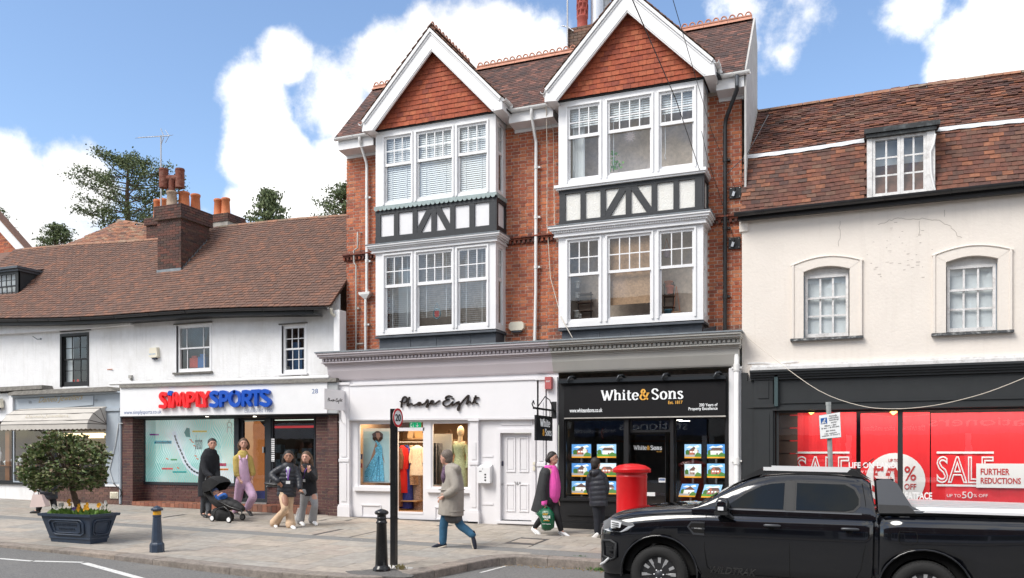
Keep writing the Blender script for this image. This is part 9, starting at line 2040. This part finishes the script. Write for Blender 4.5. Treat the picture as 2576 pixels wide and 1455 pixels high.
def shoes(t,pt,m,sole=None,boot=0,size=1.0):
 for s_ in 'LR':
  a,b=pt['an'+s_],pt['toe'+s_];d=b-a;dh=Vector((d.x,d.y,0));dn=d.normalized();L_=.27*size;up=Vector((0,0,1));up=(up-dn*up.dot(dn)).normalized()if dh.length>.02 else-WID
  heel=a-Vector((0,0,.045))-dn*.04;mb=MB()
  f_=(b-heel);L_=max(L_,f_.length+.05);f_=f_.normalized();capsule(mb,[heel,heel+f_*L_*.5+up*.01,heel+f_*L_*.85],[.042,.046,.038],.8);capsule(mb,[heel+f_*.03,a+Vector((0,0,.02+boot))],[.042,.043]);sh=fuse(mb,'shoe',m,t,.012,2)
  if sole:mb=MB();dn_=f_.cross(WID).normalized();dn_=-dn_ if dn_.dot(up)>0 else dn_;capsule(mb,[heel+dn_*.032,heel+f_*L_*.5+dn_*.036,heel+f_*L_*.88+dn_*.028],[.044,.048,.040],.32);fuse(mb,'sole',sole,sh,.010,1)
def sleeves(mb,pt,r3,q=0,cut=1.0):
 for s_ in 'LR':w=pt['el'+s_]+(pt['wr'+s_]-pt['el'+s_])*cut;capsule(mb,[pt['sh'+s_],pt['el'+s_],w],r3,1,quilt=q)
BLK=cloth('black_wool',(.011,.012,.016));BLKP=cloth('black_puffer',(.018,.020,.028),.5,.8,14);HB=mat('dark_hair',(.018,.012,.010),.6,var=.4,vscale=40);HBR=mat('brown_hair',(.10,.055,.03),.6,var=.4,vscale=40);HGR=mat('grey_hair',(.15,.12,.10),.7,var=.3,vscale=40)
WHT=mat('white_leather',(.80,.80,.80),.5);M_BOOT=mat('black_boot',(.014,.013,.014),.45)
# --- man with the pushchair
t,pt,fd=person('man in a long black coat and grey jeans pushing the black pushchair',-1.56,{'head':(534,1118),'neck':(528,1139),'pel':(520,1212),'shR':(513,1152,-.12),'shL':(543,1150,.14),'elR':(517,1186,-.2),'elL':(546,1184,.12),'wrR':(532,1200,-.22),'wrL':(548,1200,.05),'haR':(540,1204,-.24),'hipR':(516,1214,-.07),'hipL':(526,1214,.08),'knR':(513,1252,-.05),'knL':(525,1253,.1),'anR':(510,1291,0),'anL':(525,1294,-.12),'toeR':(519,1302,-.1),'toeL':(534,1306,-.25)},R(-40),M_SKIN,HB)
legs(t,pt,cloth('charcoal_denim',(.055,.06,.068)),(.10,.078,.066));shoes(t,pt,M_BOOT,None,.05)
mb=MB();capsule(mb,[pt['neck']-Vector((0,0,.07)),(pt['neck']+pt['pel'])/2,pt['pel'],pt['pel']-Vector((-.02,0,.32))],[.20,.215,.205,.225],.72,hem=True);capsule(mb,[pt['shR'],pt['neck']-Vector((0,0,.05)),pt['shL']],[.085,.10,.085]);sleeves(mb,pt,[.088,.075,.062],cut=.92);capsule(mb,[pt['neck']-fd*.05-Vector((0,0,.02)),pt['neck']+fd*.04-Vector((0,0,.04))],[.085,.08],1);fuse(mb,'coat',BLK,t,.016)
# --- pushchair with baby
gS=G(575,1314);ys=-1.95;q=lambda cx,cy,dy=0:P(*mA(cx,cy),ys+dy);M_PCH=cloth('black_canvas',(.012,.012,.013),.85,.5,20);M_FRM=mat('black_tube',(.012,.012,.013),.3)
ps_=thing('pushchair','black folding pushchair with white wheels and a quilted foot cover','pushchair',q(600,1260));WID=Vector((0,1,0))
for i,(cx,cy,dy,m_,rr)in enumerate(((484,1222,-.25,WHT,.075),(700,1245,-.35,WHT,.075),(874,1216,.25,mat('grey_wheel',(.3,.3,.3),.5),.075),(560,1170,.28,WHT,.07))):
 c=q(cx,cy,dy);w=sub('wheel',ps_);c.z=gz(c.x,c.y)+rr+.004
 for nm,mt,r0,hw in(('tyre',M_TYRE,rr,.022),('rim',m_,rr*.82,.026)):
  mb=MB();mb.lathe([(r0*.8,-hw),(r0,-hw*.6),(r0,hw*.6),(r0*.8,hw)],(0,0,0),24);mb.v=[(c.x+v[0],c.y+v[2],c.z+v[1])for v in mb.v];mb.build(nm,mt,w)
mb=MB()
for dy in(-.24,.24):mb.tube([q(505,1200,dy),q(520,1120,dy),q(560,1080,dy),q(640,1060,dy),q(700,1120,dy),q(725,1200,dy)],.014,8);mb.tube([q(870,1180,dy),q(860,1110,dy),q(700,1060,dy),q(520,960,dy),q(465,850,dy),q(430,780,dy)],.015,8)
mb.tube([q(430,780,-.24),q(395,710,-.23),q(405,680,-.2),q(450,668,0),q(430,690,.2),q(430,780,.24)],.018,8);mb.build('frame',M_FRM,ps_)
mb=MB();cc=q(560,800);vs=[];n=12
for i in range(8):
 a=R(-20+i*24)
 for k in range(n):b=-1+2*k/(n-1);wd_=.27*(1-.25*(1-abs(math.sin(a+.4))));vs.append((cc.x-.02-math.cos(a)*.30*(1-.12*b*b),cc.y+b*wd_,cc.z-.05+math.sin(a)*.31*(1-.18*b*b)))
mb.add(vs,[(i*n+k,i*n+k+1,(i+1)*n+k+1,(i+1)*n+k)for i in range(7)for k in range(n-1)],smooth=True)
for k_ in(0,n-1):mb.add([cc+Vector((0,.27*(-1 if k_==0 else 1),-.08))]+[vs[i*n+k_]for i in range(8)],[(0,i,i+1)for i in range(1,8)])
mb.build('canopy',M_PCH,ps_)
mb=MB();capsule(mb,[q(450,900),q(520,960),q(600,1010),q(680,1040)],[.10,.16,.18,.16],.8);capsule(mb,[q(440,760),q(450,880)],[.05,.12],1.6);fuse(mb,'seat',M_PCH,ps_,.018)
mb=MB();capsule(mb,[q(600,950,-.03),q(680,1000,-.03),q(780,1045,-.03),q(850,1080,-.03)],[.13,.165,.15,.11],.75,quilt=.16);fuse(mb,'foot_cover',cloth('black_quilted',(.014,.014,.015),.7,.5,14),ps_,.014)
mb=MB();capsule(mb,[q(540,1150,0),q(620,1180,0),q(700,1190)],[.13,.16,.12],1.2);fuse(mb,'shopping_basket',M_PCH,ps_,.018)
by=thing('baby','baby in a blue outfit lying in the black pushchair','baby',q(540,900,-.1));WID=Vector((0,1,0));h_=q(527,885,-.10);mb=MB();mb.ball(h_,.085,16,12,(1,.95,1.05));mb.ball(h_+Vector((.06,-.02,.03)),.014,8,6);mb.ball(h_+Vector((-.01,-.085,-.01)),.02,8,6);capsule(mb,[h_+Vector((.05,0,-.05)),q(600,960,-.08)],[.06,.09]);capsule(mb,[q(560,915,-.18),q(610,885,-.2)],[.03,.024]);fuse(mb,'body',M_SKIN,by,.010,2)
for dz in(.02,-.03):mb=MB();mb.ball(h_+Vector((.065,-.035+dz,.045)),.009,6,5);mb.build('eye',MATS['eye_dark'],by)
mb=MB();capsule(mb,[q(545,925,-.1),q(600,950,-.1),q(650,930,-.12)],[.075,.085,.06]);capsule(mb,[q(580,930,-.2),q(640,900,-.2),q(665,920,-.18)],[.04,.035,.03]);fuse(mb,'sleepsuit',cloth('royal_blue',(.03,.12,.42)),by,.014);mb=MB();mb.ball(h_+Vector((-.03,.01,.045)),.086,14,10);fuse(mb,'bonnet',cloth('blue_grey_knit',(.09,.13,.25)),by,.014,1)
# --- woman in lilac dungarees
t,pt,fd=person('woman in lilac dungarees and a mustard jumper walking by the sports shop door',-.75,{'head':(613,1117),'neck':(611,1140),'pel':(612,1211),'shR':(594,1154,-.1),'shL':(627,1154,.12),'elR':(596,1190,-.14),'elL':(635,1188,.15),'wrR':(603,1208,-.2),'wrL':(634,1206,.1),'haR':(611,1216,-.22),'hipR':(605,1214,-.08),'hipL':(620,1214,.08),'knR':(599,1253,.0),'knL':(636,1250,-.05),'anR':(592,1287,.1),'anL':(622,1280,.05),'toeR':(600,1297,.0),'toeL':(633,1297,-.08)},R(-50),M_SKIN,HBR,.12)
LIL=cloth('lilac_linen',(.60,.40,.55),.9,1.0,10);legs(t,pt,LIL,(.125,.105,.085),w=.185,name='dungarees');shoes(t,pt,M_BOOT,None,.09)
mb=MB();capsule(mb,[pt['neck']-Vector((0,0,.06)),(pt['neck']+pt['pel'])/2],[.15,.155],.74);capsule(mb,[pt['shR'],pt['neck']-Vector((0,0,.05)),pt['shL']],[.075,.085,.075]);sleeves(mb,pt,[.085,.082,.055],cut=.35);fuse(mb,'jumper',cloth('mustard_knit',(.50,.37,.11),.95,1.2,26),t,.014)
mb=MB();capsule(mb,[P(612,1160,-.75)+fd*.04,P(612,1185,-.75)+fd*.03,pt['pel']+Vector((0,0,.03))],[.115,.14,.185],.80);fuse(mb,'dungaree_bib',LIL,t,.014)
for s_ in(-1,1):mb=MB();mb.tube([P(612,1156,-.75)+fd*.15+WID*s_*.075,pt['neck']+WID*s_*.10-Vector((0,0,.005))+fd*.02,pt['neck']+WID*s_*.08-fd*.12-Vector((0,0,.14))],.02,6);mb.build('strap',LIL,t)
# --- two young women with lanyards
GJ={'head':(726,1150),'neck':(725,1171),'pel':(721,1237),'shR':(706,1180,-.12),'shL':(742,1180,.12),'elR':(685,1196,-.2),'elL':(752,1206,.1),'wrR':(700,1212,-.26),'wrL':(754,1230,-.0),'haR':(706,1219,-.22),'haL':(759,1238,-.02),'hipR':(713,1238,-.05),'hipL':(728,1238,.05),'knR':(716,1282,-.2),'knL':(728,1280,.08),'anR':(691,1316,.05),'anL':(731,1320,-.05),'toeR':(695,1326,-.06),'toeL':(741,1330,-.16)}
t,pt,fd=person('young woman in a short black puffer jacket and flared beige trousers, hand in pocket',-2.42,GJ,R(-55),M_SKINB,HB,.22)
def flares(t,pt,m,wd=.115):
 mb=MB();capsule(mb,[pt['pel']+Vector((0,0,.04)),pt['pel']-Vector((0,0,.06))],[.165,.165],.72)
 for s_ in 'LR':a,k=pt['an'+s_],pt['kn'+s_];capsule(mb,[pt['hip'+s_],(pt['hip'+s_]+k)/2,k,(k+a)/2,a-(k-a).normalized()*.0],[.115,.098,.078,.088,wd]);
 return fuse(mb,'trousers',m,t,.015)
flares(t,pt,cloth('beige_cord',(.60,.43,.29)));shoes(t,pt,WHT,None)
def puffer(t,pt,m,hem=.16,body=.215,q=.085,arm=(.085,.082,.060),hood=True,cut=.9,fl=.75):
 mb=MB();capsule(mb,[pt['neck']-Vector((0,0,.08)),(pt['neck']+pt['pel'])/2-Vector((0,0,.02)),pt['pel']-Vector((0,0,hem-.08))],[body*.85,body*.95,body*.95],fl,20,quilt=q,hem=True);capsule(mb,[pt['shR'],pt['neck']-Vector((0,0,.05)),pt['shL']],[.088,.10,.088]);sleeves(mb,pt,list(arm),q,cut)
 if hood:capsule(mb,[pt['neck']-fd*.09+WID*.06,pt['neck']-fd*.12-Vector((0,0,.02)),pt['neck']-fd*.09-WID*.06],[.06,.075,.06])
 return fuse(mb,'puffer_jacket',m,t,.012,2)
puffer(t,pt,BLKP)
mb=MB();capsule(mb,[pt['neck']+fd*.12-Vector((0,0,.07)),pt['pel']+fd*.10+Vector((0,0,.06))],[.045,.055],.9);fuse(mb,'white_top',cloth('white_top',(.68,.70,.74)),t,.014)
def lanyard(t,pt,fd,dz,off=.17):
 a=pt['neck'];b=a+fd*(off+.01)-Vector((0,0,dz));mb=MB()
 for s_ in(-1,1):mb.tube([a+WID*s_*.05+fd*.05,a+fd*off+WID*s_*.03-Vector((0,0,dz*.4)),b],.009,6)
 mb.build('lanyard',mat('purple_ribbon',(.16,.04,.35),.6),t);mb=MB();mb.obox(TM(b-Vector((0,0,.05)),(.09,.012,.065),rz_=math.atan2(fd.y,fd.x)+R(90)));mb.build('badge',WHT,t)
lanyard(t,pt,fd,.32,.18)
mb=MB();c=pt['haL']+fd*.04;mb.obox(TM(c-Vector((0,0,.03)),(.07,.012,.14),rx=R(70)));one(mb,'mobile_phone',M_BLACK,'dark phone in the left hand of the woman in beige flares','phone',c)
mb=MB();c=P(*mA(1250,760),-2.25);capsule(mb,[c+Vector((-.1,0,0)),c+Vector((.14,0,-.02))],[.09,.11],.5);fuse(mb,'bag_tmp',M_BOOT,t,.016).name='shoulder_bag';mb=MB();mb.tube([P(*mA(1235,705),-2.3),P(*mA(1215,770),-2.3),P(*mA(1180,800),-2.3)],.008,6);mb.build('bag_chain',M_STEEL,t)
t,pt,fd=person('young woman in a black jacket and wide grey joggers giving two thumbs up',-1.85,{'head':(770,1152),'neck':(771,1174),'pel':(777,1236),'shR':(754,1184,-.1),'shL':(788,1184,.1),'elR':(752,1204,-.2),'elL':(790,1204,-.1),'wrR':(761,1186,-.32),'wrL':(776,1187,-.32),'haR':(760,1178,-.34),'haL':(777,1178,-.34),'hipR':(769,1238,-.06),'hipL':(785,1238,.06),'knR':(762,1278,-.02),'knL':(792,1270,-.08),'anR':(755,1309,.0),'anL':(786,1308,.05),'toeR':(764,1322,-.12),'toeL':(796,1320,-.05)},R(-75),M_SKIN,HBR,.34)
flares(t,pt,cloth('grey_marl',(.33,.335,.35)),.10);shoes(t,pt,WHT,None);puffer(t,pt,cloth('black_sherpa',(.013,.014,.018)),body=.20,q=0,arm=(.085,.082,.062),cut=.8);lanyard(t,pt,fd,.26,.2)
for i in(-1,0,1):mb=MB();a,b=pt['kn'+'R']+Vector((-.095,-.02+i*.03,0)),pt['anR']+Vector((-.10,-.03+i*.03,0));mb.tube([a,(a+b)/2-Vector((.005,0,0)),b],.007,5);mb.build('side_stripe',WHT,t)
for s_ in 'LR':mb=MB();w=pt['wr'+s_];capsule(mb,[w+Vector((0,-.03,.07)),w+Vector((.004,-.035,.135))],[.014,.011]);mb.build('raised_thumb',M_SKIN,t)
# --- parka
t,pt,fd=person('person in a long stone grey hooded parka and blue jeans striding left, seen from behind the shoulder',-3.75,{'head':(1122,1152),'neck':(1134,1176),'pel':(1137,1262),'shR':(1136,1190,-.12),'shL':(1130,1190,.14),'elR':(1146,1228,-.22),'elL':(1125,1228,.18),'wrR':(1121,1246,-.24),'wrL':(1112,1250,.16),'haR':(1111,1253,-.24),'hipR':(1140,1270,.08),'hipL':(1128,1270,-.08),'knL':(1116,1322,-.05),'knR':(1157,1320,.05),'anL':(1114,1366,-.02),'anR':(1190,1347,.06),'toeL':(1091,1377,-.06),'toeR':(1194,1372,.04)},R(178),M_SKIN,HGR,hs=1.05)
t['label']='person in a stone grey hooded parka and blue jeans striding left past the white shop'
legs(t,pt,cloth('blue_denim',(.028,.105,.19),.85,.8,18,var=.3,vs=5),(.105,.082,.072),w=.16);shoes(t,pt,cloth('black_canvas_shoe',(.012,.016,.03)),mat('cream_rubber',(.62,.56,.47),.6),.03)
PK=cloth('stone_parka',(.31,.28,.245),.8,1.6,8,var=.10,grime=.15,gcol=(.2,.18,.16));mb=MB();hem=P(1135,1284,-3.75);capsule(mb,[pt['neck']-Vector((-.02,0,.09)),P(1139,1220,-3.75),P(1136,1262,-3.75),P(1134,1292,-3.75)],[.18,.21,.235,.245],.98,20,hem=True);capsule(mb,[pt['shR'],pt['neck']-Vector((0,0,.06)),pt['shL']],[.09,.12,.09]);sleeves(mb,pt,[.10,.085,.066],cut=.92)
capsule(mb,[pt['neck']+Vector((-.03,-.08,.0)),P(1149,1178,-3.85),P(1148,1190,-3.75),P(1149,1178,-3.65),pt['neck']+Vector((-.03,.08,.0))],[.05,.07,.085,.07,.05]);fuse(mb,'parka',PK,t,.015)
mb=MB();capsule(mb,[hem+Vector((-.03,0,-.10)),hem+Vector((.05,0,-.12))],[.17,.17],.8);fuse(mb,'grey_jumper_hem',cloth('dark_grey_jersey',(.08,.08,.085)),t,.016)
for z_,m_ in((1285,PK),(1232,PK)):c=P(1136,z_,-3.75);mb=MB();mb.tube([c+Vector((math.cos(a)*.235,math.sin(a)*.235,0))for a in[k/16*6.2832 for k in range(17)]],.010,5);mb.build('parka_seam',m_,t)
mb=MB();capsule(mb,[P(1122,1177,-3.8),P(1117,1200,-3.9),P(1117,1215,-3.9)],[.06,.06,.03]);fuse(mb,'scarf',cloth('patterned_scarf',(.10,.06,.10),.9,.5,20,var=.8,vs=25),t,.016)
# --- woman in pink hoodie with carrier bag
t,pt,fd=person('woman in an open black coat over a bright pink hoodie carrying a green bag',-1.18,{'head':(1391,1154),'neck':(1387,1176),'pel':(1385,1258),'shR':(1372,1192,-.14),'shL':(1396,1190,.14),'elR':(1367,1230,-.2),'elL':(1402,1228,.16),'wrR':(1369,1262,-.2),'wrL':(1404,1256,.1),'haR':(1370,1274,-.2),'hipR':(1380,1262,-.08),'hipL':(1392,1262,.08),'knR':(1368,1298,.0),'knL':(1402,1300,-.02),'anR':(1344,1328,.0),'anL':(1412,1336,-.02),'toeR':(1357,1345,-.05),'toeL':(1428,1349,-.05)},R(-12),M_SKIN,HB,.06)
legs(t,pt,cloth('black_leggings',(.010,.010,.012),.8,.4,12),(.115,.082,.055),w=.17);shoes(t,pt,WHT,mat('white_rubber',(.7,.7,.7),.6))
PNK=cloth('pink_jersey',(.80,.10,.44),.9,.8,9);mb=MB();capsule(mb,[pt['neck']-Vector((-.03,0,.07)),P(1393,1222,-1.18),P(1392,1250,-1.18)],[.13,.165,.155],.85);capsule(mb,[pt['neck']+Vector((-.08,-.06,.0)),pt['neck']+Vector((-.1,0,-.01)),pt['neck']+Vector((0,.07,.0)),pt['neck']+Vector((.06,0,-.05)),pt['neck']+Vector((0,-.09,-.0))],[.05,.055,.05,.045,.05]);fuse(mb,'hoodie',PNK,t,.015)
mb=MB();capsule(mb,[P(1369.5,1256,-1.38),P(1369,1268,-1.38)],[.062,.060]);fuse(mb,'hoodie_cuff',PNK,t,.014);c=P(1408,1200,-1.3);mb=MB()
for s_ in(0,1):mb.tube([P(1393+s_*5,1184,-1.36),P(1397+s_*4,1212-s_*8,-1.38)],.006,5)
mb.build('hood_cord',PNK,t)
mb=MB();capsule(mb,[P(1377,1190,-1.18),P(1375,1225,-1.18),P(1370,1258,-1.18),P(1364,1287,-1.18)],[.15,.185,.20,.215],1.15,18,hem=True);capsule(mb,[pt['shR'],pt['neck']-Vector((0,0,.06))],[.10,.095]);sleeves(mb,pt,[.108,.088,.070],cut=.88);capsule(mb,[P(1396,1190,-.98),P(1400,1225,-.98),P(1398,1262,-.98)],[.07,.08,.07]);fuse(mb,'coat',cloth('black_raincoat',(.022,.023,.025),.75,1.2,9),t,.015)
yb_=-1.42;q=lambda cx,cy,dy=0:P(*mB(cx,cy),yb_+dy);bgt=thing('carrier_bag','dark green plastic carrier bag with white and yellow print held by the woman in pink','carrier bag',q(1420,1120));M_GB=mat('green_plastic',(.0,.085,.035),.25,bump=1.2,bscale=14)
o2=[(1385,872),(1340,905),(1305,942),(1340,985),(1358,1040),(1365,1105),(1400,1125),(1460,1118),(1500,1085),(1505,1010),(1498,930),(1475,905),(1440,870),(1420,885)];cx_,cy_=1420,1000;n=len(o2);mb=MB();vs=[]
for k,(f_,dy)in enumerate(((.0,-.13),(.55,-.115),(.88,-.07),(1.0,0),(.88,.07),(.55,.115),(0,.13))):vs+=[q(cx_+(a-cx_)*f_,cy_+(b-cy_)*f_,dy)for a,b in o2]
mb.add(vs,[(i*n+k,i*n+(k+1)%n,(i+1)*n+(k+1)%n,(i+1)*n+k)for i in range(6)for k in range(n)],smooth=True);mb.build('bag_body',M_GB,bgt)
mb=MB();mb.tube([q(1385,885),q(1378,835),q(1392,838),q(1440,880)],.010,6);mb.build('handle',M_GB,bgt)
def bt_(s_,x0,x1,y0,y1,m_):a,b=mB(x0,y1),mB(x1,y0);tpx(s_,a[0],b[0],b[1],a[1],m_,bgt,yb_-.137,depth=.004,bold=.02)
bt_('GREAT',1378,1432,935,955,M_YEL);bt_('VALUE',1375,1458,960,988,M_SW);bt_('EVERY DAY',1395,1436,995,1006,M_SW);bt_('LOW PRICES',1385,1448,1008,1018,M_YEL);bt_('reusable shopping bag',1372,1462,1045,1053,M_SW)
# --- boy looking in the window
t,pt,fd=person('boy in a black hooded puffer jacket looking at the property screens, back turned',-1.19,{'head':(1499,1168),'neck':(1500,1188),'pel':(1506,1256),'shR':(1517,1200,.05),'shL':(1486,1200,-.05),'elR':(1523,1226,.05),'elL':(1483,1226,.05),'wrR':(1522,1246,.12),'wrL':(1488,1246,.16),'haR':(1522,1252,.12),'hipR':(1513,1260,.04),'hipL':(1499,1260,-.02),'knR':(1512,1300,.08),'knL':(1502,1302,-.02),'anR':(1513,1338,.1),'anL':(1502,1341,-.05),'toeR':(1519,1345,.24),'toeL':(1494,1354,-.0)},R(75),M_SKIN,HB,hs=.95)
legs(t,pt,cloth('navy_joggers',(.010,.012,.018)),(.095,.075,.06),w=.145);shoes(t,pt,cloth('black_trainer',(.012,.012,.013)),WHT);puffer(t,pt,BLKP,body=.205,q=.10,hem=.19,arm=(.088,.085,.066),hood=True)
# --- woman behind the planter
mL=lambda cx,cy:(cx/3.854,974.8+cy/3.854)
t,pt,fd=person('woman in a long black quilted coat walking behind the planter with a pale handbag',-2.6,{'head':(124,1118),'neck':(126,1140),'pel':(122,1215),'shR':(112,1156,-.14),'shL':(136,1154,.14),'elR':(103,1192,-.2),'elL':(142,1190,.15),'wrR':(93,1226,-.2),'wrL':(140,1216,.12),'haR':(90,1236,-.2),'hipR':(114,1218,-.08),'hipL':(130,1218,.08),'knR':(106,1254,0),'knL':(133,1256,.05),'anR':(96,1284,.0),'anL':(140,1290,.05),'toeR':(78,1290,-.0),'toeL':(132,1303,.0)},R(190),M_SKIN,HB,.1)
legs(t,pt,cloth('black_trousers',(.012,.012,.016),.8,.3,12),(.10,.08,.066),w=.16);shoes(t,pt,M_BOOT,None)
mb=MB();capsule(mb,[pt['neck']-Vector((0,0,.08)),pt['pel'],P(120,1252,-2.6)],[.20,.225,.25],.85,20,quilt=.12,hem=True);capsule(mb,[pt['shR'],pt['neck']-Vector((0,0,.05)),pt['shL']],[.085,.10,.085]);sleeves(mb,pt,[.088,.082,.06],.1,.92);fuse(mb,'quilted_coat',BLKP,t,.014,2)
yb_=-2.82;bgt=thing('handbag','pale pink structured tote bag carried behind the planter','bag',P(94,1277,yb_));mb=MB();o2=[(316,1040),(400,1040),(440,1150),(425,1158),(290,1166),(287,1160)];mb.ext([P(*mL(*w),yb_-.06)for w in o2],(0,.14,0));mb.build('body',mat('pale_pink_leather',(.60,.48,.45),.45,var=.05),bgt)
for dy in(-.04,.05):mb=MB();mb.tube([P(*mL(325,1045),yb_+dy),P(*mL(335,1005),yb_+dy),P(*mL(352,992),yb_+dy),P(*mL(375,1008),yb_+dy),P(*mL(390,1045),yb_+dy)],.010,6);mb.build('handle',MATS['pale_pink_leather'],bgt)
